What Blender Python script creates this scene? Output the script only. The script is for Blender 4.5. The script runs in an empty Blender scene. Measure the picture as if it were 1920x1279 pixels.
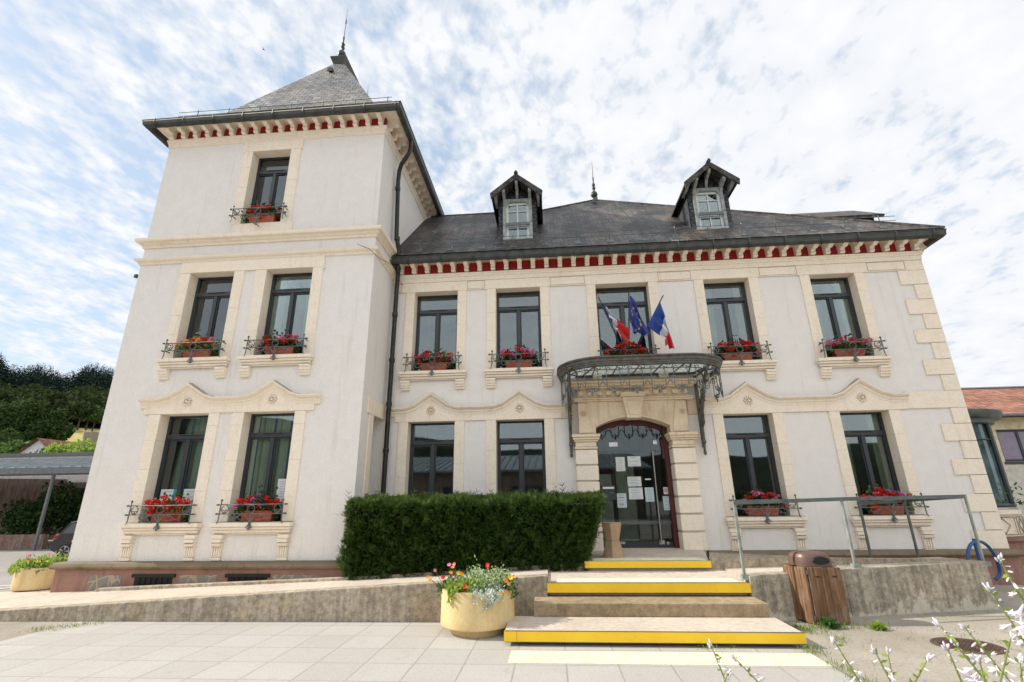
import bpy, math, random
import numpy as np
from mathutils import Vector, Matrix
random.seed(7); RNG = np.random.default_rng(11)
PI = math.pi
sc = bpy.context.scene
COL = sc.collection
DM, DT = 10.46, 9.11           # main facade plane, tower facade plane (metres from the camera)
XL, XT, XM = -9.0, -3.64, 8.37  # tower left corner, tower right corner, main right corner

# ------------------------------------------------------------------ materials
def newmat(name):
    m = bpy.data.materials.new(name); m.use_nodes = True
    nt = m.node_tree; nt.nodes.clear()
    out = nt.nodes.new('ShaderNodeOutputMaterial')
    return m, nt, out
def N(nt, t, **k):
    n = nt.nodes.new(t)
    for a, v in k.items():
        if a.startswith('i_'):
            n.inputs[a[2:].replace('_', ' ')].default_value = v
        else: setattr(n, a, v)
    return n
def L(nt, a, b): nt.links.new(a, b)
def rgba(c): return (c[0], c[1], c[2], 1)
def coords(nt, kind='Object', scale=(1, 1, 1)):
    tc = N(nt, 'ShaderNodeTexCoord'); mp = N(nt, 'ShaderNodeMapping')
    mp.inputs['Scale'].default_value = scale
    L(nt, tc.outputs[kind], mp.inputs[0]); return mp.outputs[0]
def noise(nt, vec, scale, detail=4, rough=.55):
    n = N(nt, 'ShaderNodeTexNoise'); n.inputs['Scale'].default_value = scale
    n.inputs['Detail'].default_value = detail; n.inputs['Roughness'].default_value = rough
    L(nt, vec, n.inputs['Vector']); return n.outputs['Fac']
def ramp(nt, fac, stops):
    r = N(nt, 'ShaderNodeValToRGB'); e = r.color_ramp.elements
    while len(e) > 1: e.remove(e[0])
    e[0].position = stops[0][0]; e[0].color = rgba(stops[0][1]) if not isinstance(stops[0][1], float) else (stops[0][1],) * 3 + (1,)
    for p, c in stops[1:]:
        x = e.new(p); x.color = rgba(c) if not isinstance(c, float) else (c, c, c, 1)
    L(nt, fac, r.inputs[0]); return r.outputs[0]
def mix(nt, fac, a, b, mode='MIX'):
    m = N(nt, 'ShaderNodeMix', data_type='RGBA', blend_type=mode)
    if isinstance(fac, (int, float)): m.inputs[0].default_value = fac
    else: L(nt, fac, m.inputs[0])
    for s, v in ((6, a), (7, b)):
        if isinstance(v, (tuple, list)): m.inputs[s].default_value = rgba(v)
        else: L(nt, v, m.inputs[s])
    return m.outputs[2]
def bump(nt, h, strength, dist=.01):
    b = N(nt, 'ShaderNodeBump'); b.inputs['Strength'].default_value = strength; b.inputs['Distance'].default_value = dist
    L(nt, h, b.inputs['Height']); return b.outputs[0]
def principled(nt, out, col, rough=.8, normal=None, metal=0, spec=.5):
    p = N(nt, 'ShaderNodeBsdfPrincipled')
    if isinstance(col, (tuple, list)): p.inputs['Base Color'].default_value = rgba(col)
    else: L(nt, col, p.inputs['Base Color'])
    if isinstance(rough, (int, float)): p.inputs['Roughness'].default_value = rough
    else: L(nt, rough, p.inputs['Roughness'])
    p.inputs['Metallic'].default_value = metal; p.inputs['Specular IOR Level'].default_value = spec
    if normal: L(nt, normal, p.inputs['Normal'])
    L(nt, p.outputs[0], out.inputs[0]); return p
def simple(name, c, rough=.6, metal=0, var=.12, vs=6, bs=0, bscale=60, spec=.5, c2=None):
    m, nt, out = newmat(name); v = coords(nt)
    n = noise(nt, v, vs)
    dark = c2 if c2 else tuple(x * (1 - var * 2) for x in c); light = tuple(min(1, x * (1 + var)) for x in c)
    col = ramp(nt, n, [(.3, dark), (.55, c), (.75, light)])
    nm = bump(nt, noise(nt, v, bscale, 3), bs, .004) if bs else None
    principled(nt, out, col, rough, nm, metal, spec); return m
def island(name, cols, rough=.6, trans=.0, spec=.3):
    """one colour per small leaf or petal"""
    m, nt, out = newmat(name)
    g = N(nt, 'ShaderNodeNewGeometry')
    col = ramp(nt, g.outputs['Random Per Island'], [(i / max(1, len(cols) - 1), c) for i, c in enumerate(cols)])
    p = principled(nt, out, col, rough, None, 0, spec)
    if trans:
        t = N(nt, 'ShaderNodeBsdfTranslucent'); L(nt, mix(nt, .5, col, tuple(min(1, x * 1.6) for x in cols[-1])), t.inputs[0])
        ms = N(nt, 'ShaderNodeMixShader'); ms.inputs[0].default_value = trans
        L(nt, p.outputs[0], ms.inputs[1]); L(nt, t.outputs[0], ms.inputs[2]); L(nt, ms.outputs[0], out.inputs[0])
    return m
M = {}
def m_plaster():
    m, nt, out = newmat('white_render'); v = coords(nt)
    big = noise(nt, v, .7, 3); mid = noise(nt, v, 5, 5); fine = noise(nt, v, 55, 5, .65)
    c = ramp(nt, big, [(.3, (.83, .80, .76)), (.7, (.86, .83, .79))])
    c = mix(nt, .3, c, ramp(nt, mid, [(.38, (.76, .72, .675)), (.62, (.89, .855, .81))]))
    c = mix(nt, .35, c, ramp(nt, fine, [(.38, (.66, .63, .59)), (.60, (.90, .865, .82))]))
    vs = coords(nt, scale=(7, 7, .5)); st = noise(nt, vs, 1, 5, .65)
    c = mix(nt, ramp(nt, st, [(.56, 0.0), (.72, .30)]), c, (.54, .49, .42))
    principled(nt, out, c, .9, bump(nt, fine, .8, .012), 0, .2); return m
def m_stone(name, base, dark, stain, stain_amt=.5, sc_=1.0):
    m, nt, out = newmat(name); v = coords(nt)
    n1 = noise(nt, v, 2.2 * sc_, 4); n2 = noise(nt, v, 22, 5, .65); n3 = noise(nt, v, 130, 3)
    c = ramp(nt, n1, [(.3, dark), (.62, base)])
    c = mix(nt, .28, c, ramp(nt, n2, [(.36, (.74, .70, .64)), (.56, (1.0, 1.0, 1.0))]), 'MULTIPLY')
    vs = coords(nt, scale=(6, 6, .9)); st = noise(nt, vs, 1.1, 5, .6)
    c = mix(nt, ramp(nt, st, [(.55, 0.0), (.72, stain_amt)]), c, stain)
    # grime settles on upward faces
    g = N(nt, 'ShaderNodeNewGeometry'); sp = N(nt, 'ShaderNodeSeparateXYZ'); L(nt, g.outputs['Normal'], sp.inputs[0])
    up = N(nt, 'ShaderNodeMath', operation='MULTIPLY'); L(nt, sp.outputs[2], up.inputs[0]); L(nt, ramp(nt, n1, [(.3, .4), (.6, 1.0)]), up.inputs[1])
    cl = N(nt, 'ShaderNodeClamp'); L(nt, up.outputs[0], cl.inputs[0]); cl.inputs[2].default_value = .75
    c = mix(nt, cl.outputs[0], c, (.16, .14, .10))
    b = N(nt, 'ShaderNodeMath', operation='ADD'); L(nt, n2, b.inputs[0]); L(nt, n3, b.inputs[1])
    principled(nt, out, c, .85, bump(nt, b.outputs[0], .3, .006), 0, .25); return m
def m_concrete(name, base, dark, patch, pa=.5, scale=1.0, streak=.6, rough_=.8):
    m, nt, out = newmat(name); v = coords(nt)
    n1 = noise(nt, v, 1.6 * scale, 6, .62); n2 = noise(nt, v, 14, 6, .7); n3 = noise(nt, v, 170, 2)
    c = ramp(nt, n1, [(.32, dark), (.62, base)])
    vs = coords(nt, scale=(9, 9, .7)); st = noise(nt, vs, 1.3, 6, .65)
    c = mix(nt, ramp(nt, st, [(.44, 0.0), (.60, streak)]), c, tuple(x * .38 for x in dark))
    c = mix(nt, ramp(nt, noise(nt, v, 2.7, 5, .7), [(.54, 0.0), (.60, pa)]), c, patch)
    c = mix(nt, rough_, c, ramp(nt, n2, [(.36, (.45, .45, .45)), (.60, (1.0, 1.0, 1.0))]), 'MULTIPLY')
    c = mix(nt, rough_, c, ramp(nt, n3, [(.38, (.60, .60, .60)), (.58, (1.0, 1.0, 1.0))]), 'MULTIPLY')
    # damp, dirty foot and rim
    b = N(nt, 'ShaderNodeMath', operation='ADD'); L(nt, n2, b.inputs[0]); L(nt, n3, b.inputs[1])
    principled(nt, out, c, .92, bump(nt, b.outputs[0], .5, .008), 0, .2); return m
def m_salted():
    m = m_concrete('salt_stained_concrete', (.64, .57, .45), (.46, .41, .32), (.58, .36, .26), .15, streak=.5); nt = m.node_tree
    p = [n for n in nt.nodes if n.type == 'BSDF_PRINCIPLED'][0]; src = p.inputs['Base Color'].links[0].from_socket
    v = coords(nt); sx = N(nt, 'ShaderNodeSeparateXYZ'); L(nt, v, sx.inputs[0])
    w = N(nt, 'ShaderNodeMath', operation='MULTIPLY_ADD'); L(nt, noise(nt, coords(nt, scale=(1.6, 1.6, 1.2)), 1.4, 7, .7), w.inputs[0]); w.inputs[1].default_value = 1.15; w.inputs[2].default_value = -.46
    d = N(nt, 'ShaderNodeMath', operation='SUBTRACT'); L(nt, w.outputs[0], d.inputs[0]); L(nt, sx.outputs[2], d.inputs[1])
    k = ramp(nt, d.outputs[0], [(0.0, 0.0), (.05, .6)]); L(nt, mix(nt, k, src, (.72, .67, .56)), p.inputs['Base Color']); return m
def m_slate(name, base, alt, moss, mossamt=.6, w=.22, h=.13, rough=.5, lum=.35):
    m, nt, out = newmat(name); v = coords(nt, 'UV'); vo = coords(nt)
    br = N(nt, 'ShaderNodeTexBrick'); L(nt, v, br.inputs['Vector'])
    br.offset = .5; br.inputs['Scale'].default_value = 1
    br.inputs['Brick Width'].default_value = w; br.inputs['Row Height'].default_value = h
    br.inputs['Mortar Size'].default_value = .010; br.inputs['Mortar Smooth'].default_value = .1
    br.inputs['Color1'].default_value = rgba(tuple(x * .5 for x in base)); br.inputs['Color2'].default_value = rgba(tuple(x * 1.5 for x in alt)); br.inputs['Mortar'].default_value = rgba(tuple(x * .15 for x in base))
    br.inputs['Bias'].default_value = 0
    c = br.outputs['Color']
    vs = coords(nt, 'UV', (1.8, .5, 1)); st = noise(nt, vs, 1.4, 6, .65)
    c = mix(nt, ramp(nt, st, [(.46, 0.0), (.56, mossamt)]), c, moss[0])
    c = mix(nt, ramp(nt, noise(nt, coords(nt, 'UV', (.9, .4, 1)), 2.3, 6, .7), [(.54, 0.0), (.60, mossamt)]), c, moss[1])
    c = mix(nt, .3, c, ramp(nt, noise(nt, v, 45, 3), [(.3, tuple(x * .4 for x in base)), (.7, tuple(x * 1.8 for x in base))]))
    # the little hooks that hold each slate
    su = N(nt, 'ShaderNodeSeparateXYZ'); L(nt, v, su.inputs[0])
    def mm(op, a, b, cc=None):
        q = N(nt, 'ShaderNodeMath', operation=op)
        for i, x in enumerate((a, b, cc)):
            if x is None: continue
            if isinstance(x, (int, float)): q.inputs[i].default_value = x
            else: L(nt, x, q.inputs[i])
        return q.outputs[0]
    row = mm('DIVIDE', su.outputs[1], h); fv = mm('FRACT', row, None); par = mm('MULTIPLY', mm('FLOOR', row, None), .5)
    fu = mm('FRACT', mm('ADD', mm('DIVIDE', su.outputs[0], w), par), None)
    du = mm('MULTIPLY', mm('ABSOLUTE', mm('SUBTRACT', fu, .5), None), w); dv_ = mm('MULTIPLY', mm('ABSOLUTE', mm('SUBTRACT', fv, .28), None), h * .6)
    hook = mm('LESS_THAN', mm('MAXIMUM', du, dv_), .017)
    c = mix(nt, mm('MULTIPLY', hook, .75), c, (.012, .012, .012))
    # each course overlaps the one below: a saw-tooth in v
    sx = N(nt, 'ShaderNodeSeparateXYZ'); L(nt, v, sx.inputs[0])
    dv = N(nt, 'ShaderNodeMath', operation='DIVIDE'); L(nt, sx.outputs[1], dv.inputs[0]); dv.inputs[1].default_value = h
    fr = N(nt, 'ShaderNodeMath', operation='FRACT'); L(nt, dv.outputs[0], fr.inputs[0])
    iv = N(nt, 'ShaderNodeMath', operation='SUBTRACT'); iv.inputs[0].default_value = 1; L(nt, fr.outputs[0], iv.inputs[1])
    ml = N(nt, 'ShaderNodeMath', operation='MULTIPLY_ADD'); L(nt, br.outputs['Fac'], ml.inputs[0]); ml.inputs[1].default_value = -.6; L(nt, iv.outputs[0], ml.inputs[2])
    ad = N(nt, 'ShaderNodeMath', operation='MULTIPLY_ADD'); L(nt, noise(nt, v, 9, 3), ad.inputs[0]); ad.inputs[1].default_value = .8; L(nt, ml.outputs[0], ad.inputs[2])
    bw = N(nt, 'ShaderNodeRGBToBW'); L(nt, br.outputs['Color'], bw.inputs[0])
    a2 = N(nt, 'ShaderNodeMath', operation='MULTIPLY_ADD'); L(nt, bw.outputs[0], a2.inputs[0]); a2.inputs[1].default_value = 6; L(nt, ad.outputs[0], a2.inputs[2])
    c = mix(nt, ramp(nt, noise(nt, vo, 1.5, 7, .72), [(.47, 0.0), (.60, mossamt)]), c, moss[0])
    c = mix(nt, ramp(nt, noise(nt, vo, 26, 3, .7), [(.60, 0.0), (.68, .5)]), c, tuple(min(1, x * 2.2) for x in alt))
    c = mix(nt, lum, c, ramp(nt, noise(nt, vo, .75, 8, .72), [(.40, (.30, .30, .31)), (.50, (.95, .95, .95)), (.60, (1.55, 1.5, 1.45))]), 'MULTIPLY')
    c = mix(nt, lum * .8, c, ramp(nt, noise(nt, coords(nt, 'UV', (3.2, .55, 1)), 1.6, 6, .7), [(.42, (.42, .42, .42)), (.56, (1.2, 1.2, 1.2))]), 'MULTIPLY')
    principled(nt, out, c, rough, bump(nt, a2.outputs[0], 1.0, .035), 0, .3); return m
def m_scuffed():
    m, nt, out = newmat('yellow_nosing'); v = coords(nt)
    c = ramp(nt, noise(nt, v, 3, 4), [(.3, (.88, .55, .018)), (.7, (.96, .64, .02))])
    c = mix(nt, ramp(nt, noise(nt, coords(nt, scale=(1, 1, 3)), 14, 7, .75), [(.60, 0.0), (.68, .65)]), c, (.42, .27, .08))
    c = mix(nt, ramp(nt, noise(nt, coords(nt, scale=(5, 5, 60)), 1.5, 5, .7), [(.62, 0.0), (.72, .4)]), c, (.55, .40, .15))
    principled(nt, out, c, .5); return m
def m_glass(nm='window_glass', off=.06, tint=(.80, .86, .83, 1)):
    m, nt, out = newmat(nm)
    v = coords(nt)
    nb = bump(nt, noise(nt, v, 1.1, 1), .05, .008)
    gl = N(nt, 'ShaderNodeBsdfGlossy'); gl.inputs['Roughness'].default_value = .02; gl.inputs['Color'].default_value = (.86, .95, 1, 1); L(nt, nb, gl.inputs['Normal'])
    tr = N(nt, 'ShaderNodeBsdfTransparent'); tr.inputs[0].default_value = tint
    fr = N(nt, 'ShaderNodeFresnel'); fr.inputs[0].default_value = 1.6
    ad = N(nt, 'ShaderNodeMath', operation='MULTIPLY_ADD'); L(nt, fr.outputs[0], ad.inputs[0]); ad.inputs[1].default_value = 1.1; ad.inputs[2].default_value = off; ad.use_clamp = True
    ms = N(nt, 'ShaderNodeMixShader'); L(nt, ad.outputs[0], ms.inputs[0]); L(nt, tr.outputs[0], ms.inputs[1]); L(nt, gl.outputs[0], ms.inputs[2])
    L(nt, ms.outputs[0], out.inputs[0]); return m
def m_canopyglass():
    m, nt, out = newmat('milky_glass'); v = coords(nt)
    d = N(nt, 'ShaderNodeBsdfTranslucent'); L(nt, ramp(nt, noise(nt, v, 5, 4), [(.35, (.72, .74, .70)), (.65, (.93, .95, .92))]), d.inputs[0])
    d2 = N(nt, 'ShaderNodeBsdfDiffuse'); d2.inputs[0].default_value = (.55, .57, .53, 1)
    t = N(nt, 'ShaderNodeBsdfTransparent'); t.inputs[0].default_value = (.8, .84, .8, 1)
    a = N(nt, 'ShaderNodeMixShader'); a.inputs[0].default_value = .15; L(nt, d.outputs[0], a.inputs[1]); L(nt, d2.outputs[0], a.inputs[2])
    b = N(nt, 'ShaderNodeMixShader'); b.inputs[0].default_value = .3; L(nt, a.outputs[0], b.inputs[1]); L(nt, t.outputs[0], b.inputs[2])
    L(nt, b.outputs[0], out.inputs[0]); return m
def m_paving():
    m, nt, out = newmat('paving_slabs'); tc = N(nt, 'ShaderNodeTexCoord'); mp = N(nt, 'ShaderNodeMapping')
    P = .5174
    mp.inputs['Location'].default_value = (.4416 + P * 20, -6.685 + P * 30, 0); L(nt, tc.outputs['Object'], mp.inputs[0])
    br = N(nt, 'ShaderNodeTexBrick'); L(nt, mp.outputs[0], br.inputs['Vector']); br.offset = 0; br.squash = 1
    br.inputs['Scale'].default_value = 1; br.inputs['Brick Width'].default_value = P; br.inputs['Row Height'].default_value = P
    br.inputs['Mortar Size'].default_value = .009; br.inputs['Mortar Smooth'].default_value = .2
    br.inputs['Color1'].default_value = (.40, .385, .355, 1); br.inputs['Color2'].default_value = (.55, .53, .50, 1); br.inputs['Mortar'].default_value = (.10, .07, .04, 1)
    v = coords(nt); c = br.outputs['Color']
    n1 = noise(nt, v, 1.1, 5, .6); fine = noise(nt, v, 140, 2, .8)
    c = mix(nt, ramp(nt, n1, [(.45, 0.0), (.68, .5)]), c, (.40, .345, .27))
    c = mix(nt, ramp(nt, noise(nt, v, 9, 5, .75), [(.57, 0.0), (.66, .35)]), c, (.30, .25, .18))
    spk = N(nt, 'ShaderNodeTexVoronoi'); spk.inputs['Scale'].default_value = 110; L(nt, v, spk.inputs['Vector'])
    c = mix(nt, .5, c, ramp(nt, spk.outputs['Distance'], [(.1, (.60, .585, .555)), (.5, (.35, .335, .31))]))
    c = mix(nt, .35, c, ramp(nt, fine, [(.38, (.26, .24, .21)), (.6, (.60, .585, .56))]))
    c = mix(nt, ramp(nt, noise(nt, v, 4.5, 4, .7), [(.60, 0.0), (.72, .3)]), c, (.27, .235, .19))
    h = N(nt, 'ShaderNodeMath', operation='MULTIPLY_ADD'); L(nt, br.outputs['Fac'], h.inputs[0]); h.inputs[1].default_value = -2.0; L(nt, fine, h.inputs[2])
    principled(nt, out, c, .7, bump(nt, h.outputs[0], .4, .004), 0, .3); return m
def m_gravel(name, a, b, c3, scale=120):
    m, nt, out = newmat(name); v = coords(nt)
    vo = N(nt, 'ShaderNodeTexVoronoi'); vo.inputs['Scale'].default_value = scale; L(nt, v, vo.inputs['Vector'])
    sep = N(nt, 'ShaderNodeSeparateColor'); L(nt, vo.outputs['Color'], sep.inputs[0])
    c = ramp(nt, sep.outputs[0], [(0, a), (.5, b), (1, c3)])
    c = mix(nt, .45, c, ramp(nt, noise(nt, v, .8, 5, .6), [(.35, a), (.65, c3)]))
    c = mix(nt, ramp(nt, noise(nt, v, 5, 5, .7), [(.58, 0.0), (.75, .4)]), c, tuple(x * .55 for x in a))
    principled(nt, out, c, .9, bump(nt, vo.outputs['Distance'], .7, .008), 0, .2); return m
def m_rubble():
    m, nt, out = newmat('rubble_stone'); v = coords(nt, 'UV')
    a = N(nt, 'ShaderNodeTexVoronoi', feature='DISTANCE_TO_EDGE'); a.inputs['Scale'].default_value = 5.2; L(nt, v, a.inputs['Vector'])
    b = N(nt, 'ShaderNodeTexVoronoi'); b.inputs['Scale'].default_value = 5.2; L(nt, v, b.inputs['Vector'])
    sep = N(nt, 'ShaderNodeSeparateColor'); L(nt, b.outputs['Color'], sep.inputs[0])
    st = ramp(nt, sep.outputs[0], [(0, (.20, .19, .18)), (.5, (.30, .25, .21)), (1, (.25, .235, .225))])
    st = mix(nt, .4, st, ramp(nt, noise(nt, v, 30, 4), [(.3, (.12, .11, .10)), (.7, (.36, .33, .30))]))
    k = ramp(nt, a.outputs['Distance'], [(.045, 1.0), (.075, 0.0)])
    c = mix(nt, k, st, (.42, .34, .24))
    principled(nt, out, c, .9, bump(nt, a.outputs['Distance'], .7, .03), 0, .2); return m
def m_stripes(name, colours, scale):
    m, nt, out = newmat(name); v = coords(nt, 'UV', (scale, .001, 1))
    w = N(nt, 'ShaderNodeSeparateXYZ'); L(nt, v, w.inputs[0])
    fr = N(nt, 'ShaderNodeMath', operation='FRACT'); L(nt, w.outputs[0], fr.inputs[0])
    r = N(nt, 'ShaderNodeValToRGB'); r.color_ramp.interpolation = 'CONSTANT'; e = r.color_ramp.elements
    while len(e) > 1: e.remove(e[0])
    e[0].position = 0; e[0].color = rgba(colours[0][1])
    for p, c in colours[1:]: x = e.new(p); x.color = rgba(c)
    L(nt, fr.outputs[0], r.inputs[0]); principled(nt, out, r.outputs[0], .9); return m
def m_wood(name, a, b, c3):
    m, nt, out = newmat(name); v = coords(nt, scale=(28, 28, 2.2)); vv = coords(nt)
    c = ramp(nt, noise(nt, v, 1, 5, .65), [(.3, a), (.5, b), (.68, c3)])
    c = mix(nt, ramp(nt, noise(nt, vv, 4, 5, .7), [(.5, 0.0), (.7, .7)]), c, (.24, .20, .15))
    principled(nt, out, c, .8, bump(nt, noise(nt, v, 1, 5), .4, .005)); return m
def m_hill():
    m, nt, out = newmat('hill_ground'); v = coords(nt)
    c = ramp(nt, noise(nt, v, .05, 6, .6), [(.35, (.010, .014, .009)), (.6, (.018, .024, .013))])
    principled(nt, out, c, .95, None, 0, .1); return m
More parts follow.
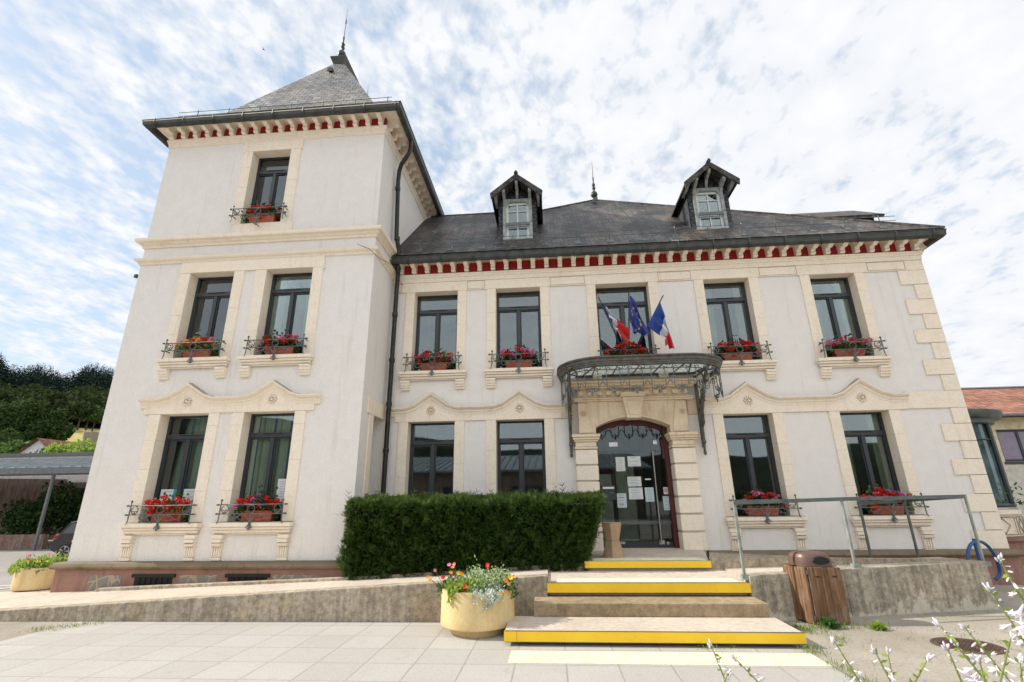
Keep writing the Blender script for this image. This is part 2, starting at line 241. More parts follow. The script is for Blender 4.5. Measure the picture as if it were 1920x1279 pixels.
# whitewall
M.update(salted=m_salted(), plaster=m_plaster(),
    stone=m_stone('limestone', (.91, .82, .69), (.88, .775, .63), (.66, .53, .38), .35),
    stone2=m_stone('stained_limestone', (.84, .71, .54), (.73, .59, .42), (.38, .26, .14), .5),
    pink=m_stone('pink_sandstone', (.37, .21, .165), (.27, .15, .12), (.14, .10, .075), .5),
    torus=m_stone('mossy_sandstone', (.30, .21, .145), (.17, .135, .075), (.10, .085, .035), .7),
    concrete=m_concrete('stained_concrete', (.66, .57, .44), (.47, .40, .30), (.60, .46, .28), .4, streak=.36),
    concrete_top=m_concrete('worn_concrete', (.70, .61, .51), (.60, .51, .42), (.62, .52, .42), .25, streak=.03, rough_=.38),
    aggregate=m_concrete('aggregate_concrete', (.50, .39, .25), (.33, .25, .15), (.36, .27, .17), .4, streak=.15, rough_=.6),
    slate=m_slate('dark_slate', (.070, .072, .074), (.11, .112, .112), ((.085, .065, .045), (.10, .045, .035)), .6, w=.20, h=.155, rough=.55, lum=.9),
    slate2=m_slate('pale_slate', (.19, .19, .187), (.26, .26, .253), ((.22, .19, .15), (.22, .12, .10)), .42, .24, .15, .42),
    slate3=m_slate('cheek_slate', (.06, .066, .076), (.09, .097, .108), ((.075, .08, .085), (.05, .05, .05)), .3, .12, .10, .4),
    rooftile=m_slate('red_roof_tiles', (.27, .12, .08), (.33, .17, .115), ((.30, .12, .07), (.20, .08, .05)), .35, .22, .26, .8),
    zinc=simple('weathered_zinc', (.055, .060, .056), .45, .3, .25, 5, .2),
    zinc_pale=simple('pale_zinc', (.11, .135, .125), .45, .3, .2, 5, .2),
    red=simple('red_frieze', (.36, .012, .014), .7, 0, .12, 4),
    frame=simple('anthracite_frame', (.030, .036, .042), .35, 0, .08, 3),
    black=simple('black_slot', (.006, .006, .007), .6),
    iron=simple('grey_green_iron', (.13, .155, .155), .5, .2, .3, 14, .3, 90),
    iron_rust=simple('rusty_canopy_iron', (.105, .115, .105), .55, .2, .35, 9, .3, 90, c2=(.09, .055, .035)),
    blackiron=simple('dark_iron', (.02, .02, .018), .5, .3, .2),
    pipe=simple('dark_downpipe', (.026, .028, .026), .38, .3, .35, 7, .2),
    terracotta=simple('terracotta_plastic', (.46, .105, .045), .55, 0, .12, 4),
    glass=m_glass(), doorglass=m_glass('door_glass', -.005, (.80, .85, .82, 1)), yewnew=island('yew_new_growth', [(.02, .055, .010), (.045, .095, .016), (.08, .14, .025), (.13, .19, .04)], .5, .2), cglass=m_canopyglass(), rubble=m_rubble(),
    yellow=m_scuffed(),
    tactile=simple('cream_tactile', (.76, .70, .52), .6, 0, .08, 6),
    paving=m_paving(), gravel=m_gravel('gravelled_asphalt', (.26, .225, .175), (.38, .34, .275), (.50, .46, .40)),
    asphalt=m_gravel('pale_asphalt', (.27, .245, .22), (.34, .315, .29), (.40, .375, .35), 160),
    soil=simple('soil', (.06, .045, .03), .95),
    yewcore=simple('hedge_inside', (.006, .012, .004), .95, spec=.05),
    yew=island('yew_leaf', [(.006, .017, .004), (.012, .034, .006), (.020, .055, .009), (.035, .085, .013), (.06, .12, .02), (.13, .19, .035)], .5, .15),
    leaf=island('geranium_leaf', [(.02, .055, .012), (.04, .10, .02), (.07, .15, .03), (.12, .21, .05)], .55, .25),
    leafdark=island('dark_leaf', [(.010, .028, .008), (.02, .05, .012), (.035, .08, .018), (.06, .12, .025)], .55, .2),
    leafpale=island('pale_leaf', [(.20, .30, .12), (.35, .45, .25), (.55, .62, .45), (.28, .38, .08)], .6, .2),
    leafsilver=island('silver_leaf', [(.35, .45, .40), (.55, .62, .55), (.7, .74, .66)], .6, .2),
    lime=island('lime_leaf', [(.13, .24, .03), (.22, .34, .05), (.32, .42, .08)], .6, .3),
    fred=island('scarlet_petal', [(.52, .008, .012), (.68, .02, .015), (.78, .05, .02)], .6, .15),
    fpink=island('pink_petal', [(.68, .06, .16), (.80, .16, .28), (.85, .30, .42)], .6, .15),
    fmag=island('magenta_petal', [(.55, .05, .30), (.70, .14, .42), (.80, .30, .55)], .6, .15),
    forange=island('orange_petal', [(.80, .16, .03), (.85, .28, .05), (.85, .40, .12)], .6, .15),
    fyellow=island('yellow_petal', [(.85, .50, .02), (.9, .62, .05)], .6, .15),
    hosta_fl=island('pale_lilac_petal', [(.66, .56, .70), (.82, .76, .84), (.93, .90, .92)], .6, .3),
    hosta_st=simple('hosta_stem', (.28, .30, .10), .6, 0, .2),
    hosta_lf=island('hosta_leaf', [(.10, .22, .06), (.16, .30, .09), (.55, .6, .35)], .5, .2),
    stem=simple('green_stem', (.10, .16, .04), .7),
    bark=simple('bark', (.085, .06, .045), .9, 0, .2, 8, .5, 40),
    planter=m_stone('yellow_concrete', (.74, .58, .31), (.64, .48, .23), (.50, .37, .13), .5),
    wood=m_wood('weathered_wood', (.07, .035, .016), (.19, .095, .042), (.30, .20, .12)),
    hood=simple('brown_hood', (.16, .095, .075), .42, .2, .12, 5),
    blue=simple('blue_paint', (.010, .075, .24), .35, 0, .12, 5),
    galv=simple('painted_steel', (.36, .40, .38), .4, .3, .2, 9, .15),
    rail=simple('grey_green_rail', (.12, .15, .145), .45, .3, .2, 7),
    doorwood=simple('oxblood_wood', (.085, .012, .009), .45, 0, .2, 5),
    steel=simple('brushed_steel', (.55, .55, .53), .25, .9, .05),
    paper=simple('white_paper', (.66, .71, .70), .7, 0, .04, 4), paperb=simple('bluish_paper', (.50, .62, .66), .7, 0, .05, 4),
    cyan=simple('cyan_print', (.02, .30, .42), .6), ink=simple('grey_ink', (.25, .29, .31), .8), inkred=simple('red_ink', (.62, .10, .08), .8),
    white=simple('white_paint', (.72, .73, .72), .55, 0, .08, 7), dormer=simple('flaking_grey_paint', (.36, .40, .39), .7, 0, .25, 9, .3),
    mailbox=simple('anthracite_steel', (.02, .03, .038), .35),
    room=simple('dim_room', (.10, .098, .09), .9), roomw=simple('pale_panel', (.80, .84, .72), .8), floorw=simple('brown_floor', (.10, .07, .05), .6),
    curtain=m_stripes('striped_curtain', [(0, (.80, .77, .64)), (.30, (.20, .30, .44)), (.46, (.82, .80, .66)), (.62, (.60, .48, .40)), (.70, (.82, .80, .68))], 2.9),
    curtainp=simple('pale_curtain', (.40, .39, .29), .9),
    fblue=simple('flag_blue', (.02, .06, .30), .75, 0, .1, 6), fwhite=simple('flag_white', (.72, .72, .74), .75, 0, .05), fr=simple('flag_red', (.75, .05, .05), .75, 0, .08),
    feu=simple('eu_blue', (.045, .06, .30), .75, 0, .1), gold=simple('gold_star', (.62, .48, .14), .7),
    polewood=simple('pole_tip', (.20, .06, .03), .5),
    manhole=simple('rusty_cast_iron', (.13, .085, .065), .6, .4, .2, 12, .8, 60),
    ped=simple('tan_stone', (.42, .29, .18), .8, 0, .12, 6, .3),
    carpaint=simple('dark_car_paint', (.05, .052, .06), .22, .4, .05), carglass=simple('car_glass', (.10, .11, .12), .1, .2, .03), tyre=simple('tyre', (.015, .015, .015), .8),
    taillight=simple('tail_light', (.55, .02, .02), .2), alloy=simple('alloy', (.55, .55, .56), .3, .8),
    cream=simple('cream_render', (.68, .60, .40), .9), cream2=simple('greyish_render', (.55, .53, .46), .9),
    cwall=m_concrete('stained_wall', (.42, .33, .28), (.32, .23, .19), (.34, .15, .12), .7), lightwall=simple('pale_wall', (.58, .56, .54), .9),
    cladding=simple('grey_cladding', (.15, .16, .175), .6), seam=simple('metal_roof', (.24, .27, .28), .4, .5, .15, 2),
    bayglass=simple('bay_glass', (.10, .16, .17), .05, .1, .5, 1.5), lilac=simple('lilac_blind', (.30, .26, .34), .15, 0, .05),
    hill=m_hill(), meadow=simple('dry_meadow', (.36, .31, .09), .95, 0, .2, .08), grass=island('grass_blade', [(.06, .13, .02), (.14, .22, .04), (.28, .30, .08)], .7, .2),
    midleaf=island('mid_green_leaf', [(.016, .036, .012), (.03, .06, .018), (.055, .09, .026), (.08, .12, .035)], .8, .15, .1),
    conifer=island('conifer', [(.008, .022, .017), (.012, .030, .021), (.018, .042, .027)], .9, 0, .1),
    broad=island('broadleaf', [(.012, .028, .012), (.022, .045, .016), (.038, .062, .02), (.07, .08, .028)], .9, .1, .1),
    bird=simple('bird_feather', (.12, .10, .09), .8), joint=simple('mortar_joint', (.30, .23, .15), .9), lead=simple('lead_cap', (.075, .085, .08), .5, .3, .2))
# ------------------------------------------------------------------ mesh helpers
def worldloc(o):
    p = Vector(o.location)
    while o.parent: o = o.parent; p += Vector(o.location)
    return p
def link(o, parent=None):
    COL.objects.link(o)
    if parent is not None: o.parent = parent
    return o
def finish(name, me, mats, parent, local, loc, smooth, uv, bevel):
    for m in (mats if isinstance(mats, (list, tuple)) else [mats]): me.materials.append(M[m] if isinstance(m, str) else m)
    o = bpy.data.objects.new(name, me)
    link(o, parent)
    if loc is not None: o.location = loc
    if uv: metric_uv(me)
    if smooth: me.shade_smooth() if smooth is True else smooth_by(me, smooth)
    if bevel:
        b = o.modifiers.new('bevel', 'BEVEL'); b.width = bevel; b.segments = 2; b.limit_method = 'ANGLE'; b.angle_limit = math.radians(40); b.harden_normals = False
    return o
def smooth_by(me, ang):
    me.shade_smooth(); me.set_sharp_from_angle(angle=math.radians(ang))
def metric_uv(me):
    uvl = me.uv_layers.new(name='UVMap')
    for p in me.polygons:
        n = p.normal
        t = Vector((1, 0, 0)) if abs(n.z) > .999 else Vector((0, 0, 1)).cross(n).normalized()
        s = n.cross(t)
        for li in p.loop_indices:
            co = me.vertices[me.loops[li].vertex_index].co
            uvl.data[li].uv = (co.dot(t), co.dot(s))
class MB:
    def __init__(s): s.v = []; s.f = []; s.mi = []; s.m = 0
    def face(s, pts, m=None):
        b = len(s.v); s.v += [tuple(p) for p in pts]; s.f.append(tuple(range(b, b + len(pts)))); s.mi.append(s.m if m is None else m)
    def box(s, x0, x1, y0, y1, z0, z1):
        x0, x1 = sorted((x0, x1)); y0, y1 = sorted((y0, y1)); z0, z1 = sorted((z0, z1))
        b = len(s.v); s.v += [(x, y, z) for z in (z0, z1) for x, y in ((x0, y0), (x1, y0), (x1, y1), (x0, y1))]
        for q in ((3, 2, 1, 0), (4, 5, 6, 7), (0, 1, 5, 4), (1, 2, 6, 5), (2, 3, 7, 6), (3, 0, 4, 7)): s.f.append(tuple(b + i for i in q)); s.mi.append(s.m)
        return s
    def hexa(s, bot, top):
        b = len(s.v); s.v += [tuple(p) for p in bot] + [tuple(p) for p in top]; n = len(bot)
        s.f.append(tuple(b + i for i in range(n))[::-1]); s.f.append(tuple(b + n + i for i in range(n)))
        for i in range(n): j = (i + 1) % n; s.f.append((b + i, b + j, b + n + j, b + n + i))
        s.mi += [s.m] * (n + 2); return s
    def prism(s, pts, axis, a, c):
        """pts: polygon in the two other axes (order x,y,z without axis), extruded a..c"""
        def P(p, t):
            q = [p[0], p[1]]; q.insert('xyz'.index(axis), t); return tuple(q)
        A = [P(p, a) for p in pts]; B = [P(p, c) for p in pts]
        return s.hexa(A, B)
    def tube(s, pts, r, n=6, closed=False, cap=True):
        pts = [Vector(p) for p in pts]; k = len(pts); rs = r if isinstance(r, (list, tuple)) else [r] * k
        b = len(s.v); up = Vector((0, 0, 1)); prev = None
        for i, p in enumerate(pts):
            if closed: d = (pts[(i + 1) % k] - pts[i - 1])
            else: d = pts[min(i + 1, k - 1)] - pts[max(i - 1, 0)]
            d = d.normalized() if d.length > 1e-9 else Vector((1, 0, 0))
            if prev is None:
                a = d.cross(up) if abs(d.dot(up)) < .95 else d.cross(Vector((1, 0, 0)))
            else: a = prev - d * prev.dot(d)
            a = a.normalized(); prev = a; c = d.cross(a)
            for j in range(n):
                t = 2 * PI * j / n; s.v.append(tuple(p + (a * math.cos(t) + c * math.sin(t)) * rs[i]))
        for i in range(k if closed else k - 1):
            i2 = (i + 1) % k
            for j in range(n):
                j2 = (j + 1) % n; s.f.append((b + i * n + j, b + i * n + j2, b + i2 * n + j2, b + i2 * n + j)); s.mi.append(s.m)
        if not closed and cap:
            s.f.append(tuple(b + j for j in range(n))[::-1]); s.f.append(tuple(b + (k - 1) * n + j for j in range(n))); s.mi += [s.m] * 2
        return s
    def lathe(s, prof, c, n=24, ang=2 * PI, a0=0):
        b = len(s.v); k = len(prof); full = abs(ang - 2 * PI) < 1e-6; cnt = n if full else n + 1
        for j in range(cnt):
            t = a0 + ang * j / n
            for r, z in prof: s.v.append((c[0] + r * math.cos(t), c[1] + r * math.sin(t), c[2] + z))
        for j in range(n):
            j2 = (j + 1) % cnt
            for i in range(k - 1):
                s.f.append((b + j * k + i, b + j2 * k + i, b + j2 * k + i + 1, b + j * k + i + 1)); s.mi.append(s.m)
        return s
    def sweep(s, path, prof, out, up=(0, 0, 1), closed_prof=True):
        """path: 3D polyline; prof: (o,u) pairs; out(dir)->outward unit vector; mitred"""
        path = [Vector(p) for p in path]; k = len(path); n = len(prof); b = len(s.v)
        segs = [(path[i + 1] - path[i]).normalized() for i in range(k - 1)]
        for i, p in enumerate(path):
            d1 = segs[max(i - 1, 0)]; d2 = segs[min(i, k - 2)]
            o1, u1 = out(d1); o2, u2 = out(d2)
            o = o1 + o2; u = u1 + u2
            o = o / max(.2, (o.dot(o1))); u = u / max(.2, u.dot(u1))
            for a, c in prof: s.v.append(tuple(p + o * a + u * c))
        for i in range(k - 1):
            for j in range(n if closed_prof else n - 1):
                j2 = (j + 1) % n; s.f.append((b + i * n + j, b + i * n + j2, b + (i + 1) * n + j2, b + (i + 1) * n + j)); s.mi.append(s.m)
        if closed_prof:
            s.f.append(tuple(b + j for j in range(n))[::-1]); s.f.append(tuple(b + (k - 1) * n + j for j in range(n))); s.mi += [s.m] * 2
        return s
    def build(s, name, mats, parent=None, local=False, loc=None, smooth=False, uv=False, bevel=0):
        me = bpy.data.meshes.new(name)
        v = s.v
        if not local:
            o = Vector((0, 0, 0))
            if parent is not None: o = worldloc(parent)
            if loc is not None and parent is None: o = Vector(loc)
            v = [(p[0] - o[0], p[1] - o[1], p[2] - o[2]) for p in v]
            if parent is not None: loc = None
        me.from_pydata(v, [], s.f)
        if max(s.mi, default=0) > 0: me.polygons.foreach_set('material_index', s.mi)
        me.update()
        import bmesh as _b
        bm = _b.new(); bm.from_mesh(me); _b.ops.recalc_face_normals(bm, faces=bm.faces); bm.to_mesh(me); bm.free()
        return finish(name, me, mats, parent, local, loc, smooth, uv, bevel)
def plan_out(d): return Vector((d.y, -d.x, 0)).normalized(), Vector((0, 0, 1))
def elev_out(d): # path runs in +x in an elevation plane facing -y
    return Vector((0, -1, 0)), Vector((-d.z, 0, d.x)).normalized()
def quads(name, P, mats, parent=None, origin=None, mi=None, smooth=False):
    """P: (n,k,3) array of small polygons -> one mesh"""
    n, k, _ = P.shape
    P = np.asarray(P, dtype=np.float64)
    if parent is not None: P = P - np.array(worldloc(parent))
    elif origin is not None: P = P - np.array(origin)
    me = bpy.data.meshes.new(name)
    me.vertices.add(n * k); me.vertices.foreach_set('co', P.reshape(-1))
    me.loops.add(n * k); me.loops.foreach_set('vertex_index', np.arange(n * k, dtype=np.int32))
    me.polygons.add(n); me.polygons.foreach_set('loop_start', np.arange(0, n * k, k, dtype=np.int32))
    me.update(calc_edges=True); me.validate()
    for m in (mats if isinstance(mats, (list, tuple)) else [mats]): me.materials.append(M[m])
    if mi is not None: me.polygons.foreach_set('material_index', np.asarray(mi, dtype=np.int32))
    o = bpy.data.objects.new(name, me); link(o, parent)
    if origin is not None and parent is None: o.location = origin
    return o
def unit(a): return a / np.maximum(1e-9, np.linalg.norm(a, axis=-1, keepdims=True))
def leaf_polys(C, size, direction=None, jitter=1.0, aspect=.5, rng=RNG, k=4):
    """leaf-shaped diamonds at centres C"""
    n = len(C); size = np.broadcast_to(size, (n,))[:, None]
    d = unit(rng.normal(size=(n, 3)) * jitter + (0 if direction is None else direction))
    a = unit(np.cross(d, rng.normal(size=(n, 3))))
    tip = C + d * size; base = C - d * size * .1
    mid = C + d * size * .42
    P = np.stack([base, mid + a * size * aspect * .5, tip, mid - a * size * aspect * .5], 1)
    if k == 6:
        w = size * aspect * .5
        P = np.stack([base, C + d * size * .2 + a * w * .75, C + d * size * .62 + a * w, tip, C + d * size * .62 - a * w, C + d * size * .2 - a * w * .75], 1)
    return P
def empty(name, loc):
    o = bpy.data.objects.new(name, None); o.location = loc; o.empty_display_size = .2; return link(o)
def tag(o, label=None, cat=None, group=None, kind=None):
    if label: o['label'] = label
    if cat: o['category'] = cat
    if group: o['group'] = group
    if kind: o['kind'] = kind
    return o
def put(me, name, parent, loc=(0, 0, 0), rot=None):
    o = bpy.data.objects.new(name, me); link(o, parent); o.location = loc
    if rot: o.rotation_euler = rot
    return o
def circle(cx, cz, r, a0, a1, n, y=0, k=1.0):
    return [(cx + r * (1 - (1 - k) * i / n) * math.cos(a0 + (a1 - a0) * i / n), y, cz + r * (1 - (1 - k) * i / n) * math.sin(a0 + (a1 - a0) * i / n)) for i in range(n + 1)]

# ------------------------------------------------------------------ the town hall
hall = empty('town_hall', (0, 10.46, 0))
tag(hall, 'white rendered two storey town hall with slate roofs and a square three storey tower', 'town hall')

def holed(mb, u0, u1, z0, z1, holes, f, depth):
    us = sorted({u0, u1, *[h[0] for h in holes], *[h[1] for h in holes]}); zs = sorted({z0, z1, *[h[2] for h in holes], *[h[3] for h in holes]})
    def inside(u, z): return any(h[0] < u < h[1] and h[2] < z < h[3] for h in holes)
    for d in (0, depth):
        for i in range(len(us) - 1):
            for j in range(len(zs) - 1):
                if not inside((us[i] + us[i + 1]) / 2, (zs[j] + zs[j + 1]) / 2):
                    mb.face([f(us[i], zs[j], d), f(us[i + 1], zs[j], d), f(us[i + 1], zs[j + 1], d), f(us[i], zs[j + 1], d)])
    for h in holes:
        for (a, b) in (((h[0], h[2]), (h[1], h[2])), ((h[1], h[2]), (h[1], h[3])), ((h[1], h[3]), (h[0], h[3])), ((h[0], h[3]), (h[0], h[2]))):
            mb.face([f(a[0], a[1], 0), f(b[0], b[1], 0), f(b[0], b[1], depth), f(a[0], a[1], depth)])
# openings: (x0, x1, z0, z1)
TW = dict(top=(-6.81, -5.872, 7.574, 9.543), mid_a=(-7.75, -6.735, 4.435, 6.40), mid_b=(-6.004, -4.968, 4.435, 6.40),
          low_a=(-7.75, -6.735, 1.261, 3.288), low_b=(-6.004, -4.968, 1.261, 3.288))
MU = [(-3.097, -2.065), (-1.164, -.125), (1.162, 2.365), (3.603, 4.602), (5.932, 6.894)]
MLO = [MU[0], MU[1], MU[3], MU[4]]
ZU = (4.355, 6.309); ZL = (1.214, 3.222)
def grow(h, e=.1): return (h[0] - e, h[1] + e, h[2] - e * .4, h[3] + e)
mb = MB()
holed(mb, XL, XT, .5, 10.3, [grow(h) for h in TW.values()], lambda u, z, d: (u, DT + d, z), .34)
w_t = mb.build('tower_wall', 'plaster', hall)
mb = MB()
holed(mb, DT + .001, 16.4, .5, 10.3, [(9.73, 10.36, .7, 3.27)], lambda u, z, d: (XT - d, u, z), .3)
mb.box(XL + .001, XL + .3, DT + .345, 16.4, .5, 10.3); mb.box(XL + .301, XT - .301, 16.1, 16.4, .5, 10.3)
mb.build('tower_side_wall', 'plaster', hall)
mb = MB()
holes = [grow((a, b, *ZU)) for a, b in MU] + [grow((a, b, *ZL)) for a, b in MLO] + [(.80, 2.62, .5, 3.45)]
holed(mb, XT + .002, XM - .001, .5, 7.12, holes, lambda u, z, d: (u, DM + d, z), .34)
mb.build('main_wall', 'plaster', hall)
mb = MB(); mb.box(XM - .35, XM, DM + .345, 17.8, .5, 7.12); mb.box(XT + .01, XM - .36, 17.45, 17.8, .5, 7.12)
mb.build('end_wall', 'plaster', hall)
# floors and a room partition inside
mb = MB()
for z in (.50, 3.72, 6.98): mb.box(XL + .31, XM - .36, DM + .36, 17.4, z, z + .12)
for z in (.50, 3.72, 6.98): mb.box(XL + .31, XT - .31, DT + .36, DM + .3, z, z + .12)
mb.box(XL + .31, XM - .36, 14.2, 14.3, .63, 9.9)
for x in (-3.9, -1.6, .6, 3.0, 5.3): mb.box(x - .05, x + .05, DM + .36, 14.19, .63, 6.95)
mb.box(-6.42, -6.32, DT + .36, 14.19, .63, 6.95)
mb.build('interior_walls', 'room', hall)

# plinth
mb = MB(); PR = .1
def plinth(mb, x0, x1, y, z0, z1, d=.3): mb.box(x0, x1, y, y + d, z0, z1)
mb.box(XL - PR, XT + PR, DT - PR, DT - .001, -.1, .48)
mb.box(XT + .001, XT + PR, DT, DM - PR, -.1, .48); mb.box(XL - PR, XL - .001, DT, 16.4, -.5, .48)
mb.box(XT + PR + .001, .45, DM - PR, DM - .001, -.1, .48); mb.box(2.95, XM + PR, DM - PR, DM - .001, -.1, .48)
mb.box(XM + .001, XM + PR, DM, 17.8, -.1, .48)
base = mb.build('plinth', 'pink', hall, bevel=.01)
mb = MB()
prof = [(.0, .47), (.10, .47), (.155, .485), (.18, .52), (.165, .56), (.12, .592), (0, .60)]
mb.sweep([(XL, 16.4, 0), (XL, DT, 0), (XT, DT, 0), (XT, DM - .02, 0)], prof, plan_out)
mb.sweep([(XT + .19, DM, 0), (.46, DM, 0)], prof, plan_out)
mb.sweep([(2.94, DM, 0), (XM, DM, 0), (XM, 17.8, 0)], prof, plan_out)
mb.build('plinth_moulding', 'torus', hall, smooth=35)
for a, b in ((-8.40, -7.78), (-6.67, -5.98), (-4.95, -4.1)):
    mb = MB(); mb.box(a, b, DT - PR - .006, DT - PR + .01, 0, .38); mb.build('rubble_panel', 'rubble', hall, uv=True)
for a, b in ((-7.52, -6.80), (-5.77, -5.05)):
    mb = MB(); mb.box(a, b, DT - PR - .004, DT - PR + .01, .06, .345)
    o = mb.build('cellar_vent', 'black', hall)
    mb = MB()
    for k in range(6): x = a + .1 + k * .105; mb.tube([(x, DT - PR - .02, .05), (x, DT - PR - .02, .345)], .009, 5)
    mb.box(a - .05, b + .05, DT - PR - .03, DT - PR - .005, .345, .40)
    mb.build('vent_bars', 'blackiron', o)
# stone joints of the plinth
mb = MB()
for x in (-8.45, -3.9): mb.box(x, x + .012, DT - PR - .004, DT - PR + .01, 0, .47)
mb.build('plinth_joint', 'joint', hall)

# ---- stone dressings
def carved(mb, path, prof): mb.sweep(path, prof, plan_out)
# tower cornices
mb = MB()
pr = [(0, -.13), (.03, -.125), (.04, -.08), (.075, -.055), (.09, -.02), (.145, -.005), (.155, .03), (.155, .07), (.01, .12), (0, .12)]
TP = [(XL, 16.3, 7.20), (XL, DT, 7.20), (XT, DT, 7.20), (XT, DM - .06, 7.20)]
mb.sweep(TP, pr, plan_out); mb.build('tower_cornice', 'stone', hall)
mb = MB()
pr = [(0, -.10), (.03, -.095), (.04, -.05), (.08, -.03), (.095, -.005), (.105, .03), (.01, .08), (0, .08)]
mb.sweep([(p[0], p[1], 6.76) for p in TP], pr, plan_out); mb.build('tower_string_course', 'stone', hall)
mb = MB()
pr = [(0, -.12), (.02, -.115), (.025, -.03), (.04, -.01), (.045, .03), (.06, .045), (.062, .085), (0, .09)]
mb.sweep([(XL, 16.3, 9.94), (XL, DT, 9.94), (XT, DT, 9.94), (XT, 14.0, 9.94)], pr, plan_out)
mb.build('tower_frieze_moulding', 'stone', hall)
mb = MB()
mb.sweep([(XL, 16.3, 10.17), (XL, DT, 10.17), (XT, DT, 10.17), (XT, 14.0, 10.17)], [(0, -.10), (.02, -.10), (.02, .10), (0, .10)], plan_out)
mb.build('red_frieze', 'red', hall)
mb = MB()
mb.sweep([(XL, 16.3, 10.27), (XL, DT, 10.27), (XT, DT, 10.27), (XT, 14.0, 10.27)], [(0, 0), (.45, 0), (.45, .03), (0, .03)], plan_out)
mb.build('eaves_soffit', 'stone', hall)
# main cornice and frieze
MP = [(XT + .004, DM, 0), (XM, DM, 0), (XM, 17.8, 0)]
mb = MB()
pr = [(0, -.15), (.03, -.145), (.035, -.05), (.055, -.035), (.06, .0), (.08, .015), (.085, .045), (0, .05)]
mb.sweep([(p[0], p[1], 6.70) for p in MP], pr, plan_out); mb.build('main_cornice', 'stone', hall)
mb = MB(); mb.sweep([(p[0], p[1], 6.895) for p in MP], [(0, -.125), (.015, -.125), (.015, .125), (0, .125)], plan_out); mb.build('red_frieze', 'red', hall)
mb = MB(); mb.sweep([(p[0], p[1], 7.02) for p in MP], [(0, 0), (.40, 0), (.40, .03), (0, .03)], plan_out); mb.build('eaves_soffit', 'stone', hall)
# stone band above the upper windows, with block joints
mb = MB()
mb.box(XT + .01, XM + .02, DM - .03, DM - .0015, 6.312, 6.548); mb.box(XM + .002, XM + .03, DM, 17.8, 6.312, 6.548)
mb.build('lintel_band', 'stone', hall, bevel=.006)
for a, b in ((-3.60, -3.42), (-1.84, -1.42), (.12, .92), (2.60, 3.34), (4.86, 5.68), (7.2, 8.0)):
    z0, z1, y = 6.335, 6.53, DM - .033
    mb = MB(); mb.box(a, b, y, y + .008, z0, z0 + .008); mb.box(a, b, y, y + .008, z1, z1 + .008); mb.box(a, a + .008, y, y + .008, z0 + .0081, z1 - .0001); mb.box(b - .008, b, y, y + .008, z0 + .0081, z1 - .0001)
    mb.build('carved_panel', 'joint', hall)

# corbels
def corbel_mesh(s=1.0, w=.10, name='corbel'):
    mb = MB(); P = [(0, 0), (-.335, 0), (-.335, -.055), (-.30, -.075), (-.305, -.10), (-.27, -.135), (-.215, -.15), (-.165, -.135), (-.135, -.15), (-.125, -.19), (-.14, -.215), (-.10, -.25), (0, -.25)]
    mb.prism([(y * s, z * s) for y, z in P], 'x', -w / 2, w / 2)
    mb.box(-w / 2 - .012, w / 2 + .012, -.345 * s, -.02, -.03, -.001)
    me_o = mb.build(name, 'stone', None, local=True); me = me_o.data; bpy.data.objects.remove(me_o); return me
cm = corbel_mesh()
n = 38
for i in range(n):
    x = -3.44 + i * (8.30 + 3.44) / (n - 1); put(cm, 'corbel', hall, Vector((x, DM - .001, 7.02)) - worldloc(hall))
n = 18
for i in range(n):
    x = XL + .08 + i * (XT - XL - .16) / (n - 1); put(cm, 'corbel', hall, Vector((x, DT - .001, 10.27)) - worldloc(hall))
for i in range(14):
    y = DT + .12 + i * .32; put(cm, 'corbel', hall, Vector((XT + .001, y, 10.27)) - worldloc(hall), (0, 0, PI / 2))
for i in range(3): put(cm, 'corbel', hall, Vector((XM + .001, DM + .12 + i * .32, 7.02)) - worldloc(hall), (0, 0, PI / 2))

# quoins of the right corner
mb = MB()
blocks = [(5.97, 6.31, 1), (5.62, 5.965, 0), (5.275, 5.615, 1), (4.93, 5.27, 0), (4.625, 4.925, 1), (4.265, 4.62, 0), (3.93, 4.26, 1), (3.595, 3.925, 0), (2.925, 3.24, 0), (2.58, 2.92, 1), (2.235, 2.575, 0), (1.93, 2.23, 1), (1.58, 1.925, 0), (1.25, 1.575, 1), (.93, 1.245, 0), (.6, .925, 1)]
for z0, z1, e in blocks:
    mb.box(7.82 if e else 8.085, XM + .028, DM - .028, DM - .0012, z0 + .002, z1 - .002)
    mb.box(XM + .001, XM + .03, DM, DM + (.55 if not e else .28), z0 + .002, z1 - .002)
mb.box(7.28, XM + .028, DM - .030, DM - .0012, 3.242, 3.592); mb.box(XM + .001, XM + .03, DM, 17.8, 3.242, 3.592)
mb.build('quoins', 'stone', hall, bevel=.004)

# ---- windows
Wd = .22  # reveal depth
def jamb_blocks(mb, xa, xb, y0, y1, z0, z1, seed=0):
    r = random.Random(seed); z = z0
    while z < z1 - .01:
        h = r.choice((.42, .55, .68)); zz = min(z1, z + h)
        if z1 - zz < .2: zz = z1
        mb.box(xa, xb, y0 + r.uniform(-.0015, .0015), y1, z + .0006, zz - .0006); z = zz
def surround(x0, x1, z0, z1, Y, l=.23, r=.23, lintel=.27, ears=0, name='window_surround'):
    mb = MB()
    jamb_blocks(mb, x0 - l, x0, Y - .03, Y + Wd + .05, z0, z1, int(x0 * 100)); jamb_blocks(mb, x1, x1 + r, Y - .03, Y + Wd + .05, z0, z1, int(x1 * 100 + 7))
    if lintel: mb.box(x0 - l - ears, x1 + r + ears, Y - .034, Y + Wd + .05, z1 + .001, z1 + lintel)
    else: mb.box(x0 - l, x1 + r, Y - .025, Y + Wd + .05, z1 + .001, z1 + .09)
    return mb.build(name, 'stone', hall, bevel=.003)
WIN = {}
